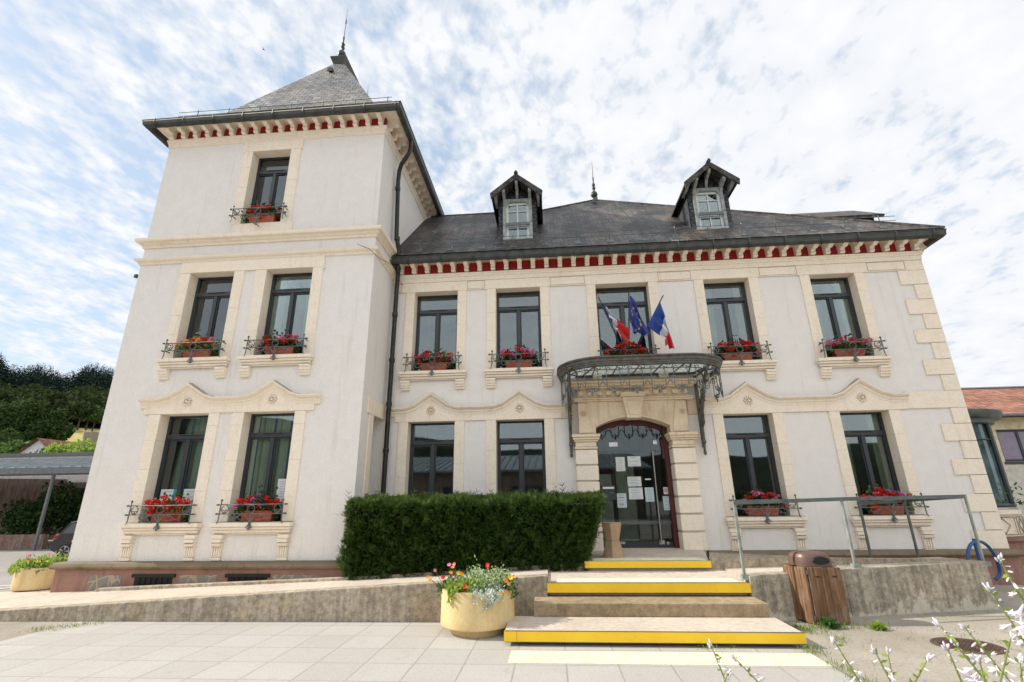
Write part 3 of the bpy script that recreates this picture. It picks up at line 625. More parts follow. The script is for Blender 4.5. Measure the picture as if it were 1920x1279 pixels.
def window(x0, x1, z0, z1, Y, curtain=None, trans=.42):
    xc = (x0 + x1) / 2; w = (x1 - x0) / 2; h = z1 - z0; y = Wd
    key = (round(w, 2), round(h, 2), curtain)
    loc = Vector((xc, Y, z0)) - worldloc(hall)
    if key not in WIN:
        f = MB(); t = .045; tz = h - trans
        f.box(-w, -w + t, y, y + .07, 0, h); f.box(w - t, w, y, y + .07, 0, h); f.box(-w + t, w - t, y, y + .07, 0, t); f.box(-w + t, w - t, y, y + .07, h - t * .8, h)
        f.box(-w + t, w - t, y - .012, y + .07, tz - .05, tz + .045)
        f.box(-.038, .038, y - .015, y + .07, t, tz - .056)
        for s in (-1, 1):
            a, b = (s * (w - t), s * .038); lo, hi = min(a, b), max(a, b); q = .022
            f.box(lo, lo + q, y + .01, y + .06, t, tz - .056); f.box(hi - q, hi, y + .01, y + .06, t, tz - .056)
            f.box(lo + q, hi - q, y + .01, y + .06, t, t + q); f.box(lo + q, hi - q, y + .01, y + .06, tz - .056 - q, tz - .056)
        o = f.build('window', 'frame', hall, local=True, loc=loc, bevel=.004); parts = []
        g = MB(); g.box(-w + t, w - t, y + .04, y + .046, tz + .055, h - t * .8); parts.append(g.build('pane', 'glass', o, local=True))
        for s in (-1, 1):
            g = MB(); g.box(s * .038, s * (w - t), y + .04, y + .046, t, tz - .056); parts.append(g.build('pane', 'glass', o, local=True))
        g = MB(); g.box(-.2, .2, y - .022, y - .013, tz + .012, tz + .034); parts.append(g.build('vent_slot', 'black', o, local=True))
        g = MB(); rr = random.Random(3)
        if curtain == 'striped': rng_ = [(-w + .03, w - .03)]
        elif curtain == 'sides': rng_ = [(-w + .02, -w + .27), (w - .25, w - .02)]
        else: rng_ = []
        for a, b in rng_:
            n = int((b - a) / .02); P = []
            for i in range(n + 1):
                x = a + (b - a) * i / n; P.append((x, y + .13 + .022 * math.sin(x * 42) + .008 * math.sin(x * 19)))
            for i in range(n): g.face([(P[i][0], P[i][1], .03), (P[i + 1][0], P[i + 1][1], .03), (P[i + 1][0], P[i + 1][1], h - .02), (P[i][0], P[i][1], h - .02)])
        if rng_:
            c = g.build('curtain', 'curtain' if curtain == 'striped' else 'curtainp', o, local=True)
            uvl = c.data.uv_layers.new(name='UVMap')
            for li, lp in enumerate(c.data.loops): co = c.data.vertices[lp.vertex_index].co; uvl.data[li].uv = (co.x + 5, co.z)
            parts.append(c)
        WIN[key] = (o, parts); return o
    o0, parts = WIN[key]
    o = o0.copy(); COL.objects.link(o); o.location = loc
    for p in parts: c = p.copy(); COL.objects.link(c); c.parent = o
    return o
def guard_parts():
    g = MB(); y = -.17; r = .0095
    g.tube([(-.63, y, .30), (.63, y, .30)], .0105); g.tube([(-.61, y, .14), (.61, y, .14)], r)
    for s in (-1, 1):
        g.tube([(s * .585, y, .37), (s * .59, y, .30), (s * .595, y, .14), (s * .60, y, .03), (s * .61, y - .005, -.01), (s * .625, y, -.03)], [.010, .012, .012, .010, .008, .005])
        g.lathe([(0, -.02), (.02, -.008), (.02, .010), (.010, .018), (0, .03)], (s * .585, y, .375), 8)
        g.tube([(s * .563, y, .372), (s * .607, y, .372)], .007)
        for z in (.30, .14): g.tube([(s * .60, y, z), (s * .60, -.02, z)], .011); g.lathe([(0, -.02), (.026, -.012), (.026, .012), (0, .02)], (s * .645, y, z), 8)
        g.tube(circle(s * .505, .222, .075, PI / 2 * (1 + s * .2), PI / 2 * (1 + s * .2) + s * 1.75 * PI, 18, y, .75), .0085)
        g.tube(circle(s * .475, .185, .022, 0, 1.6 * PI, 8, y), .007, 5); g.tube(circle(s * .535, .185, .022, 0, 1.6 * PI, 8, y), .007, 5)
        # swan-neck arms
        A = [(0, -.02), (.03, .04), (.09, .105), (.16, .13), (.23, .105), (.29, .065), (.345, .05), (.385, .075), (.385, .115), (.355, .125)]
        g.tube([(s * a, y, b) for a, b in A], [.014, .012, .011, .010, .009, .009, .008, .008, .007, .006])
        g.tube([(s * a, y, b) for a, b in [(.23, .105), (.22, .06), (.17, .025), (.12, .035)]], .007, 5); g.tube([(s * a, y, b) for a, b in [(.24, .09), (.27, .03)]], .007, 5)
        g.tube([(s * a, y, b) for a, b in [(0, -.03), (.03, -.06), (.055, -.09), (.05, -.11)]], .008, 5)
    g.tube(circle(0, .222, .066, 0, 2 * PI * 19 / 20, 19, y), .0095, closed=True)
    g.tube([(0, y, .15), (0, y, .05), (0, y, -.05), (0, y, -.12)], [.010, .013, .02, .018]); g.lathe([(0, -.03), (.03, -.01), (.022, .02), (0, .04)], (0, y, -.115), 8)
    g.tube([(0, y, -.1), (0, -.02, -.1)], .01)
    o = g.build('window_guard', 'iron', None, local=True, smooth=50); me = o.data; bpy.data.objects.remove(o); return me
GUARD = guard_parts()
def sill(x0, x1, z0, Y, kind):
    mb = MB(); a, b = x0 - .25, x1 + .25
    mb.box(a + .03, b - .03, Y - .02, Y + Wd, z0 - .12, z0 - .002)
    mb.box(a, b, Y - .15, Y - .0212, z0 - .085, z0 - .01); mb.box(a + .02, b - .02, Y - .12, Y - .0213, z0 - .135, z0 - .086); mb.box(a + .04, b - .04, Y - .085, Y - .0214, z0 - .19, z0 - .136); mb.box(a + .05, b - .05, Y - .06, Y - .0215, z0 - .215, z0 - .191)
    o = mb.build('window_sill', 'stone', hall, bevel=.008)
    for xa in (a + .045, b - .045 - .20):
        mb = MB(); w = .20
        if kind == 'low':
            mb.box(xa, xa + w, Y - .10, Y - .001, z0 - .29, z0 - .217); mb.box(xa + .01, xa + w - .01, Y - .115, Y - .001, z0 - .35, z0 - .292)
            mb.tube([(xa + .01, Y - .075, z0 - .385), (xa + w - .01, Y - .075, z0 - .385)], .035, 10)
            mb.box(xa + .015, xa + w - .015, Y - .045, Y - .001, z0 - .60, z0 - .352)
            for k in range(4): mb.box(xa + .025 + k * .042, xa + .025 + k * .042 + .022, Y - .066, Y - .044, z0 - .575, z0 - .43)
            mb.box(xa + .005, xa + w - .005, Y - .05, Y - .001, z0 - .655, z0 - .602)
        else:
            mb.prism([(Y - .001, z0 - .217), (Y - .12, z0 - .217), (Y - .12, z0 - .262), (Y - .098, z0 - .272), (Y - .10, z0 - .325), (Y - .076, z0 - .34), (Y - .078, z0 - .375), (Y - .052, z0 - .39), (Y - .05, z0 - .43), (Y - .001, z0 - .43)], 'x', xa, xa + w)
        mb.build('bracket', 'stone', o, bevel=.004)
BOXES = []
def unit_window(h, Y, curtain=None, sillkind='low', l=.23, r=.21, lintel=0, ears=0, guard=True, box=None):
    x0, x1, z0, z1 = h
    surround(x0, x1, z0, z1, Y, l, r, lintel, ears); window(x0, x1, z0, z1, Y, curtain)
    if sillkind: sill(x0, x1, z0, Y, sillkind)
    if guard: put(GUARD, 'window_guard', hall, Vector(((x0 + x1) / 2, Y, z0)) - worldloc(hall))
    if box: BOXES.append(((x0 + x1) / 2, Y, z0, *box))
T_ = TW
unit_window(T_['top'], DT, 'sides', None, .22, .24, .275, .03, True, ('rr', .02, 'terracotta trough of red geraniums in the top window of the tower'))
unit_window(T_['mid_a'], DT, 'sides', 'up', .24, .22, 0, 0, True, ('op', 0, 'terracotta trough of orange and pink geraniums in the middle left tower window'))
unit_window(T_['mid_b'], DT, 'sides', 'up', .24, .22, 0, 0, True, ('pr', .02, 'terracotta trough of pink geraniums in the middle right tower window'))
unit_window(T_['low_a'], DT, 'striped', 'low', .24, .22, 0, 0, True, ('rp', .03, 'terracotta trough of red and pink geraniums in the lower left tower window'))
unit_window(T_['low_b'], DT, 'striped', 'low', .24, .22, 0, 0, True, ('rm', .03, 'terracotta trough of scarlet and magenta geraniums in the lower right tower window'))
ub = [('rm', 0, 'terracotta trough of geraniums in the upper window next to the downpipe'), ('mr', 0, 'terracotta trough of magenta and red geraniums in the upper window left of the flags'),
      ('rp', 0, 'trough of red geraniums behind the flags above the glass canopy'), ('rp', 0, 'terracotta trough of red geraniums in the upper window right of the glass canopy'), ('pm', 0, 'terracotta trough of pink and red geraniums in the far right upper window')]
for (a, b), bx in zip(MU, ub): unit_window((a, b, *ZU), DM, 'sides' if a > 3 else None, 'up', .21, .21, 0, 0, True, bx)
lb = [None, None, ('pm', 0, 'terracotta trough of pink geraniums in the ground floor window behind the handrail post'), ('rm', 0, 'terracotta trough of red geraniums in the far right ground floor window')]
for i, (a, b) in enumerate(MLO): unit_window((a, b, *ZL), DM, 'sides' if i == 3 else None, 'low', .21, .21, 0, 0, i > 1, lb[i])
# tower mid-floor head band with ears
mb = MB(); mb.box(-7.99, -4.73, DT - .034, DT - .0012, 6.402, 6.66); mb.box(-8.02, -7.93, DT - .034, DT - .0012, 6.36, 6.4); mb.box(-4.80, -4.70, DT - .034, DT - .0012, 6.36, 6.4)
mb.build('lintel_band', 'stone', hall, bevel=.005)
mb = MB(); mb.box(-6.98, -5.57, DT - .045, DT + .2, 7.30, 7.572); mb.build('window_sill', 'stone', hall, bevel=.006)
# pediments
def pediment(xs, apexes, zf, za, zb, Y, fx0, fx1, half=.54, ear=0, cuts=()):
    P = [(xs[0], zf)]
    for a in apexes: P += [(a - half - .05, zf), (a - half * .72, zf + (za - zf) * .19), (a, za), (a + half * .72, zf + (za - zf) * .19), (a + half + .05, zf)]
    P.append((xs[1], zf))
    mb = MB()
    pr = [(0, -.185), (.035, -.18), (.045, -.13), (.06, -.11), (.065, -.075), (.10, -.055), (.125, -.03), (.13, 0), (0, .018)]
    mb.sweep([(x, Y, z) for x, z in P], pr, elev_out)
    o = mb.build('pediment', 'stone', hall)
    mb = MB()  # stone field below, one slab per stretch, butted end to end
    F = []
    for x, z in P:
        if fx0 < x < fx1: F.append((x, z - .12))
    F = [(fx0, zf - .12)] + F + [(fx1, zf - .12)]
    for i in range(len(F) - 1):
        if F[i + 1][0] - F[i][0] < .01: continue
        mb.prism([(F[i][0], zb), (F[i + 1][0], zb), (F[i + 1][0], F[i + 1][1]), (F[i][0], F[i][1])], 'y', Y - .032, Y - .0013)
    if ear:
        for a, s in ((fx0, -1), (fx1, 1)): mb.box(min(a, a + s * .07), max(a, a + s * .07), Y - .031, Y - .0014, zb, zb + .2)
    mb.build('tympanum', 'stone', o, bevel=0)
    for a in apexes:
        mb = MB(); c = (a, Y - .035, (zf + za) / 2 - .22)
        for k in range(10):
            t = 2 * PI * k / 10; q = []
            for j in range(7):
                u = j / 6 * PI; rr = .045 + .058 * math.sin(u) ; 
            cx, cz = c[0] + .072 * math.cos(t), c[2] + .072 * math.sin(t)
            ring = []
            for j in range(8):
                al = 2 * PI * j / 8; ox = math.cos(al) * .036; oz = math.sin(al) * .022
                ring.append((cx + ox * math.cos(t) - oz * math.sin(t), cz + ox * math.sin(t) + oz * math.cos(t)))
            mb.hexa([(x, c[1] + .004, z) for x, z in ring], [(cx + (x - cx) * .55, c[1] - .03, cz + (z - cz) * .55) for x, z in ring])
        ring = [(c[0] + .036 * math.cos(2 * PI * j / 10), c[2] + .036 * math.sin(2 * PI * j / 10)) for j in range(10)]
        mb.hexa([(x, c[1] + .004, z) for x, z in ring], [(c[0] + (x - c[0]) * .5, c[1] - .045, c[2] + (z - c[2]) * .5) for x, z in ring])
        mb.build('rosette', 'stone', o, smooth=50)
    return o
pediment((-8.21, -4.47), (-7.23, -5.46), 3.60, 3.90, 3.295, DT, -8.05, -4.66, ear=.03)
pediment((-3.50, .34), (-2.60, -.65), 3.53, 3.85, 3.225, DM, -3.40, .24)
pediment((3.17, 7.31), (4.16, 6.43), 3.55, 3.88, 3.235, DM, 3.17, 7.28)
# niche surround on the tower's flank
mb = MB()
mb.box(XT + .0012, XT + .03, 9.38, 10.42, 3.272, 3.59); mb.box(XT + .0012, XT + .028, 9.50, 9.73, .62, 3.27); mb.box(XT + .0012, XT + .028, 10.36, 10.44, .62, 3.27)
mb.build('niche_surround', 'stone', hall, bevel=.005)
mb = MB(); mb.box(XT - .28, XT - .2, 9.7, 10.4, .62, 3.3); mb.build('niche_infill', 'cream2', hall)
# wall seams on the long band left of the door
for a, b, c, d in ((.245, .52, 3.225, 3.53), (2.9, 3.165, 3.235, 3.55)): mb = MB(); mb.box(a, b, DM - .032, DM - .0013, c, d); mb.build('stone_band', 'stone2', hall, bevel=.005)
# ------------------------------------------------------------------ roofs
def roofz(y): return 7.12 + .965 * (y - 10.06)
PK = (1.75, 14.1, 11.02); YR = 13.2; ZR = roofz(13.2)
def thick(faces, t=.05):
    mb = MB()
    for f in faces:
        n = (Vector(f[1]) - Vector(f[0])).cross(Vector(f[2]) - Vector(f[0])).normalized()
        if n.z < 0: n = -n
        mb.hexa([tuple(Vector(p) - n * t) for p in f], [tuple(p) for p in f])
    return mb
def surf(faces, name, mat, parent, mb=None):
    mb = mb or MB()
    for f in faces: mb.face(f)
    return mb.build(name, mat, parent, uv=True)
A0 = (XT - .1, 10.06, 7.12); A1 = (8.77, 10.06, 7.12); B0 = (XT - .1, 18.14, 7.12); B1 = (8.77, 18.14, 7.12)
RL = (XT - .1, YR, ZR); RQ = (-.02, YR, ZR); RLb = (XT - .1, 28.2 - YR, ZR); RQb = (-.02, 28.2 - YR, ZR)
main_roof = surf([[A0, A1, PK, RQ, RL], [A1, B1, PK], [B1, B0, RLb, RQb, PK], [RQ, PK, RQb], [RL, RQ, RQb, RLb]], 'roof', 'slate', hall)
mb = MB()
for a, b in ((PK, A1), (PK, RQ), (RL, RQ)): mb.tube([tuple(Vector(a) + Vector((0, 0, .0))), tuple(Vector(b) + Vector((0, 0, .0)))], .035, 6)
mb.build('ridge_capping', 'slate', main_roof, uv=True)
# end gable high on the right
G = []
y0, zr, ze = 14.1, 10.10, 9.22
mb = MB()
for s in (-1, 1): mb.hexa([(4.0, y0, zr - .08), (9.75, y0, zr - .08), (9.75, y0 + s * 1.15, ze - .08), (4.0, y0 + s * 1.15, ze - .08)], [(4.0, y0, zr), (9.78, y0, zr), (9.78, y0 + s * 1.2, ze), (4.0, y0 + s * 1.2, ze)])
g = mb.build('end_gable_roof', 'slate', hall, uv=True)
mb = MB(); mb.prism([(13.2, 7.3), (15.0, 7.3), (15.0, 9.32), (14.1, 9.98), (13.2, 9.32)], 'x', 8.2, 8.36); mb.build('end_gable_wall', 'slate3', hall, uv=True)
for y in (13.15, 14.1, 15.05):
    mb = MB(); z = zr - .16 - abs(y - 14.1) * .73; mb.tube([(8.36, y, z - .28), (8.8, y, z - .2), (9.3, y, z - .06), (9.6, y, z - .02)], .05, 4)
    mb.build('gable_bracket', 'dormer', g)
mb = MB(); mb.box(4.2, 9.55, 13.05, 15.1, 8.3, 9.28); mb.build('gable_underside', 'slate3', g, uv=True)
# tower roof: flared foot and steep hipped slopes up to a short lead-capped ridge
e0, e1, f0 = -9.43, -3.15, 8.66; ez = 10.30; bk = 16.9
i_, ih = .86, .66
ap0, ap1, az = (-6.28, 11.62), (-6.28, 13.55), 14.87
hw = .15
E_ = [(e0, f0), (e1, f0), (e1, bk), (e0, bk)]; I_ = [(e0 + i_, f0 + i_), (e1 - i_, f0 + i_), (e1 - i_, bk - i_), (e0 + i_, bk - i_)]
T_ = [(-6.28 - hw, ap0[1] - .12), (-6.28 + hw, ap0[1] - .12), (-6.28 + hw, ap1[1] + .12), (-6.28 - hw, ap1[1] + .12)]
F = []
for k in range(4):
    j = (k + 1) % 4
    F.append([(*E_[k], ez), (*E_[j], ez), (*I_[j], ez + ih), (*I_[k], ez + ih)]); F.append([(*I_[k], ez + ih), (*I_[j], ez + ih), (*T_[j], az), (*T_[k], az)])
tower_roof = surf(F, 'roof', 'slate2', hall)
mb = MB()
c0 = [(x + (.03 if x > -6.28 else -.03), y + (-.03 if k < 2 else .03)) for k, (x, y) in enumerate(T_)]; c1 = [(x + (.11 if x > -6.28 else -.11), y + (-.12 if k < 2 else .12)) for k, (x, y) in enumerate(T_)]
mb.hexa([(*p, az - .04) for p in c0], [(*p, az + .15) for p in c1]); mb.hexa([(*p, az + .151) for p in c1], [(*p, az + .18) for p in c1])
mb.build('ridge_cap', 'lead', tower_roof)
def finial(name, c, s, parent, needle=1.6, mat='zinc'):
    mb = MB()
    mb.lathe([(0, 0), (.13, 0), (.12, .05), (.05, .10), (.045, .16), (.10, .21), (.125, .28), (.10, .36), (.05, .41), (.03, .46), (.06, .52), (.065, .56), (.03, .61), (.055, .66), (.06, .70), (.025, .76), (.022, .80), (.03, .98), (.018, 1.0)], (0, 0, 0), 12)
    v = [(p[0] * s, p[1] * s, p[2] * s) for p in mb.v]; mb.v = v
    mb.tube([(0, 0, .95 * s), (.01, 0, .95 * s + needle * .5), (.0, 0, .95 * s + needle)], [.014, .009, .004], 6)
    if needle > 1.2: mb.tube([(.008, 0, .95 * s + needle * .48), (.008, 0, .95 * s + needle * .60)], .022, 6)
    mb.v = [(p[0] + c[0], p[1] + c[1], p[2] + c[2]) for p in mb.v]
    return mb.build(name, mat, parent, smooth=50)
finial('finial', (-6.28, 11.60, az + .17), 1.05, tower_roof, 1.3, 'zinc'); finial('finial', (-6.28, 13.75, az + .17), .8, tower_roof, .5)
finial('finial', (PK[0], PK[1], PK[2] - .06), .95, main_roof, .65, 'zinc')
def catslide(p, parent):
    x, y, z = p; mb = MB(); mb.prism([(y - .16, z - .02), (y + .1, z + .16), (y - .14, z + .13)], 'x', x - .07, x + .07); mb.build('roof_vent', 'lead', parent)
catslide((1.72, 13.75, roofz(13.75)), main_roof); catslide((-6.27, 11.12, 14.0), tower_roof)

# gutters
def gutter(path, name='gutter'):
    mb = MB(); pr = [(-.10, .04), (-.09, -.05), (-.05, -.11), (.02, -.125), (.06, -.08), (.07, .02), (.085, .035), (.07, .05), (.055, .02), (.04, -.06), (0, -.09), (-.05, -.08), (-.08, .04)]
    mb.sweep(path, pr, plan_out); return mb.build(name, 'zinc', hall, smooth=30)
gutter([(-9.36, 16.9, 10.27), (-9.36, 8.73, 10.27), (-3.22, 8.73, 10.27), (-3.22, 15.5, 10.27)])
gutter([(-3.60, 10.12, 7.04), (8.70, 10.12, 7.04), (8.70, 18.1, 7.04)])
for k in range(16):
    x = -3.2 + k * .78; mb = MB()
    if x < 8.7: mb.tube([(x, 10.03, 7.09), (x, 10.02, 6.98), (x, 10.06, 6.91), (x, 10.14, 6.89)], .010, 5); mb.build('gutter_bracket', 'zinc', hall)
for k in range(9):
    x = -9.1 + k * .73; mb = MB(); mb.tube([(x, 8.64, 10.32), (x, 8.63, 10.2), (x, 8.68, 10.13), (x, 8.74, 10.12)], .010, 5); mb.build('gutter_bracket', 'zinc', hall)
# snow wires
def wires(xs, x0, x1, y, zf, name, par, hooks=True):
    mb = MB()
    z = zf(y)
    for dz in (.13, .24): mb.tube([(x0, y - .02, z + dz), ((x0 + x1) / 2, y - .02, z + dz - .01), (x1, y - .02, z + dz)], .007, 5)
    for x in xs:
        mb.tube([(x, y + .08, zf(y + .08)), (x, y - .02, z + .02), (x, y - .02, z + .27)], .010, 5)
        mb.hexa([(x - .09, y - .12, zf(y - .12) + .004), (x + .09, y - .12, zf(y - .12) + .004), (x + .02, y + .12, zf(y + .12) + .004), (x - .02, y + .12, zf(y + .12) + .004)],
                [(x - .09, y - .12, zf(y - .12) + .014), (x + .09, y - .12, zf(y - .12) + .014), (x + .02, y + .12, zf(y + .12) + .014), (x - .02, y + .12, zf(y + .12) + .014)])
    return mb.build(name, 'zinc_pale', par)
wires([-3.0 + .76 * k for k in range(15)], -3.3, 8.0, 10.32, roofz, 'snow_guard', main_roof)
wires([-8.4 + .8 * k for k in range(7)], -8.9, -3.5, 9.05, lambda y: ez + (y - f0) * .72, 'snow_guard', tower_roof)
# downpipe
mb = MB()
P = [(-3.22, 9.80, 10.16), (-3.22, 9.80, 9.95), (-3.24, 9.80, 9.82), (-3.34, 9.82, 9.66), (-3.44, 9.86, 9.54), (-3.50, 9.90, 9.38), (-3.53, 9.95, 9.1), (-3.50, 10.02, 7.6), (-3.46, 10.10, 7.34), (-3.46, 10.16, 7.0), (-3.48, 10.24, 6.7), (-3.50, 10.28, 6.3), (-3.50, 10.28, .4)]
mb.tube(P, .052, 12)
for x, y, z in ((-3.53, 9.96, 8.9), (-3.49, 10.04, 7.55), (-3.47, 10.2, 6.86), (-3.50, 10.28, 5.7), (-3.50, 10.28, 4.6), (-3.50, 10.28, 3.6), (-3.50, 10.28, 2.6), (-3.5, 10.28, 1.6)): mb.lathe([(.05, -.05), (.066, -.045), (.066, .045), (.05, .05)], (x, y, z), 12)
mb.tube([(-3.34, 10.14, 7.02), (-3.42, 10.15, 7.1), (-3.47, 10.14, 7.08)], .05, 8)
mb.build('downpipe', 'pipe', hall, smooth=40)
mb = MB(); mb.tube([(-4.0, DT - .112, 6.86), (-3.72, DT - .115, 6.72), (-3.56, DT - .10, 6.56), (-3.50, 9.2, 6.56), (-3.50, 9.6, 6.70), (-3.50, 9.9, 6.70), (-3.46, 10.2, 6.6), (-3.4, 10.40, 6.5)], .006, 5); mb.build('loose_cable', 'zinc_pale', hall)
mb = MB(); mb.tube([(-9.0, 9.18, 6.45), (-9.07, 9.16, 6.45)], .02, 6); mb.lathe([(.015, .04), (.045, .02), (.05, -.04), (0, -.05)], (-9.09, 9.16, 6.44), 10); mb.build('wall_lamp', 'zinc', hall)

# ---- dormers
def dormer(xc, name='dormer'):
    yf = 10.80; hwid = .49; zb = roofz(yf) - .05; ze = 8.99; zap = 9.44; ov = .40
    mb = MB(); root = empty('dormer', (xc, yf, zb)); root.parent = hall; root.location = Vector((xc, yf, zb)) - Vector(hall.location)
    yb = yf + (ze - roofz(yf)) / .965 + .02
    for s in (-1, 1):
        mb = MB()
        x = xc + s * hwid; x2 = xc + s * (hwid - .03)
        mb.hexa([(x, yf, zb), (x, yf, ze), (x, yb, ze)][::s], [(x2, yf, zb), (x2, yf, ze), (x2, yb, ze)][::s])
        mb.box(xc + s * .375, x, yf - .01, yf + .05, zb, ze + .02)
        mb.build('cheek', 'slate3', root, uv=True)
    cheeks = root
    # front frame
    mb = MB(); y0, y1 = yf - .03, yf + .06
    mb.box(xc - .374, xc - .30, y0, y1, zb, ze - .02); mb.box(xc + .30, xc + .374, y0, y1, zb, ze - .02)
    mb.box(xc - .299, xc + .299, y0, y1, ze - .10, ze - .02); mb.box(xc - .374, xc + .374, y0 - .02, y1, zb - .03, zb + .045)
    for s in (-1, 1): mb.prism([(xc + s * .299, ze - .101), (xc + s * .299, ze - .26), (xc + s * .255, ze - .17), (xc + s * .19, ze - .101)], 'y', y0, y1)
    mb.build('dormer_frame', 'dormer', cheeks, bevel=.004)
    mb = MB(); ya, yb2 = yf + .03, yf + .065; zt = ze - .12
    mb.box(xc - .299, xc - .235, ya, yb2, zb + .046, zt); mb.box(xc + .235, xc + .299, ya, yb2, zb + .046, zt); mb.box(xc - .234, xc + .234, ya, yb2, zb + .046, zb + .09); mb.box(xc - .234, xc + .234, ya, yb2, zt - .05, zt)
    mb.box(xc - .014, xc + .014, ya, yb2, zb + .091, zt - .051)
    for t in (.30, .74): z = zb + .046 + t * (zt - zb); mb.box(xc - .234, xc - .0145, ya, yb2 - .002, z - .012, z + .012); mb.box(xc + .0145, xc + .234, ya, yb2 - .002, z - .012, z + .012)
    mb.build('casement', 'white', cheeks)
    mb = MB(); mb.box(xc - .234, xc + .234, yf + .055, yf + .06, zb + .09, zt - .05); mb.build('pane', 'glass', cheeks)
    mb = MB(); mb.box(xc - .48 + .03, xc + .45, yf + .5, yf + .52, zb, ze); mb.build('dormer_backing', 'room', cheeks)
    mb = MB(); z = zb + .046 + .30 * (zt - zb); mb.box(xc - .30, xc + .30, y0 - .03, y0 - .001, z + .02, z + .10); mb.build('guard_board', 'cladding', cheeks)
    # gable triangle
    mb = MB(); mb.prism([(xc - .40, ze - .02), (xc + .40, ze - .02), (xc, zap - .12)], 'y', yf - .0, yf + .05); mb.build('dormer_gable', 'slate3', cheeks, uv=True)
    # roof: two slopes with slate-hung bargeboards
    ybk = yf + (zap - roofz(yf)) / .965
    mb = MB()
    ex = .64; sl = (zap - (ze - .06)) / .60
    for s in (-1, 1):
        xe = xc + s * ex; zee = zap - sl * ex
        ybe = 10.06 + (zee - 7.12) / .965
        mb.hexa([(xc, yf - ov, zap - .05), (xe, yf - ov, zee - .05), (xe, ybe, zee - .05), (xc, ybk, zap - .05)], [(xc, yf - ov, zap), (xe, yf - ov, zee), (xe, ybe, zee), (xc, ybk, zap)])
        mb.hexa([(xc, yf - ov - .03, zap - .14), (xe, yf - ov - .03, zee - .14), (xe, yf - ov + .02, zee - .14), (xc, yf - ov + .02, zap - .14)], [(xc, yf - ov - .03, zap + .012), (xe + s * .02, yf - ov - .03, zee + .008), (xe + s * .02, yf - ov + .02, zee + .008), (xc, yf - ov + .02, zap + .012)])
    mb.tube([(xc, yf - ov - .05, zap + .02), (xc, ybk, zap + .02)], .03, 6)
    mb.hexa([(xc - .05, yf - ov - .05, zap + .03), (xc + .05, yf - ov - .05, zap + .03), (xc + .05, yf - ov + .1, zap + .03), (xc - .05, yf - ov + .1, zap + .03)], [(xc - .012, yf - ov - .03, zap + .10), (xc + .012, yf - ov - .03, zap + .10), (xc + .012, yf - ov, zap + .10), (xc - .012, yf - ov, zap + .10)])
    mb.build('dormer_roof', 'slate', cheeks, uv=True)
    for dx, dz in ((-.33, -.29), (0, -.05), (.33, -.29), (-.54, -.42), (.54, -.42)):
        mb = MB(); w = .035; zt2 = zap + dz - .07 + (0 if abs(dx) < .5 else 0)
        pr = [(yf - ov + .03, zt2), (yf - ov + .03, zt2 - .09), (yf - ov + .10, zt2 - .13), (yf - .10, zt2 - .17), (yf - .045, zt2 - .26), (yf - .032, zt2 - .34), (yf - .032, zt2)] if abs(dx) < .5 else [(yf - ov + .03, zt2), (yf - ov + .03, zt2 - .08), (yf - .1, zt2 - .1), (yf + .2, zt2 - .1), (yf + .2, zt2)]
        mb.prism(pr, 'x', xc + dx - w, xc + dx + w); mb.build('dormer_bracket', 'dormer', cheeks, bevel=.005)
    return cheeks
dormer(-.635); dormer(4.14)

# ------------------------------------------------------------------ entrance
mb = MB(); YF = 10.30
ax0, ax1, zs_, zc = .95, 2.47, 3.0, 3.20
def arch(t): # 0..1 -> x,z on the segmental arch
    c = (ax1 - ax0) / 2; h = zc - zs_; R = (c * c + h * h) / (2 * h); xm = (ax0 + ax1) / 2; x = ax0 + (ax1 - ax0) * t
    return x, zc - R + math.sqrt(R * R - (x - xm) ** 2)
n = 16
for k in range(n):
    xa, za = arch(k / n); xb, zb = arch((k + 1) / n)
    mb.prism([(xa, za), (xb, zb), (xb, 3.535), (xa, 3.535)], 'y', YF + .02, DM + .35)
    mb.prism([(xa, za + .0), (xb, zb + .0), (xb, zb + .045), (xa, za + .045)], 'y', YF - .005, YF + .0195)
mb.box(.60, .9495, YF + .02, DM + .35, 2.86, 3.535); mb.box(2.4705, 2.84, YF + .02, DM + .35, 2.86, 3.535)
mb.hexa([(.60, YF, 2.88), (.9, YF, 2.88), (.9, YF + .0195, 2.88), (.60, YF + .0195, 2.88)], [(.60, YF, 3.50), (.80, YF, 3.50), (.80, YF + .0195, 3.50), (.60, YF + .0195, 3.50)])
mb.hexa([(2.52, YF, 2.88), (2.84, YF, 2.88), (2.84, YF + .0195, 2.88), (2.52, YF + .0195, 2.88)], [(2.62, YF, 3.50), (2.84, YF, 3.50), (2.84, YF + .0195, 3.50), (2.62, YF + .0195, 3.50)])
portal = mb.build('door_portal', 'stone2', hall, bevel=.005)
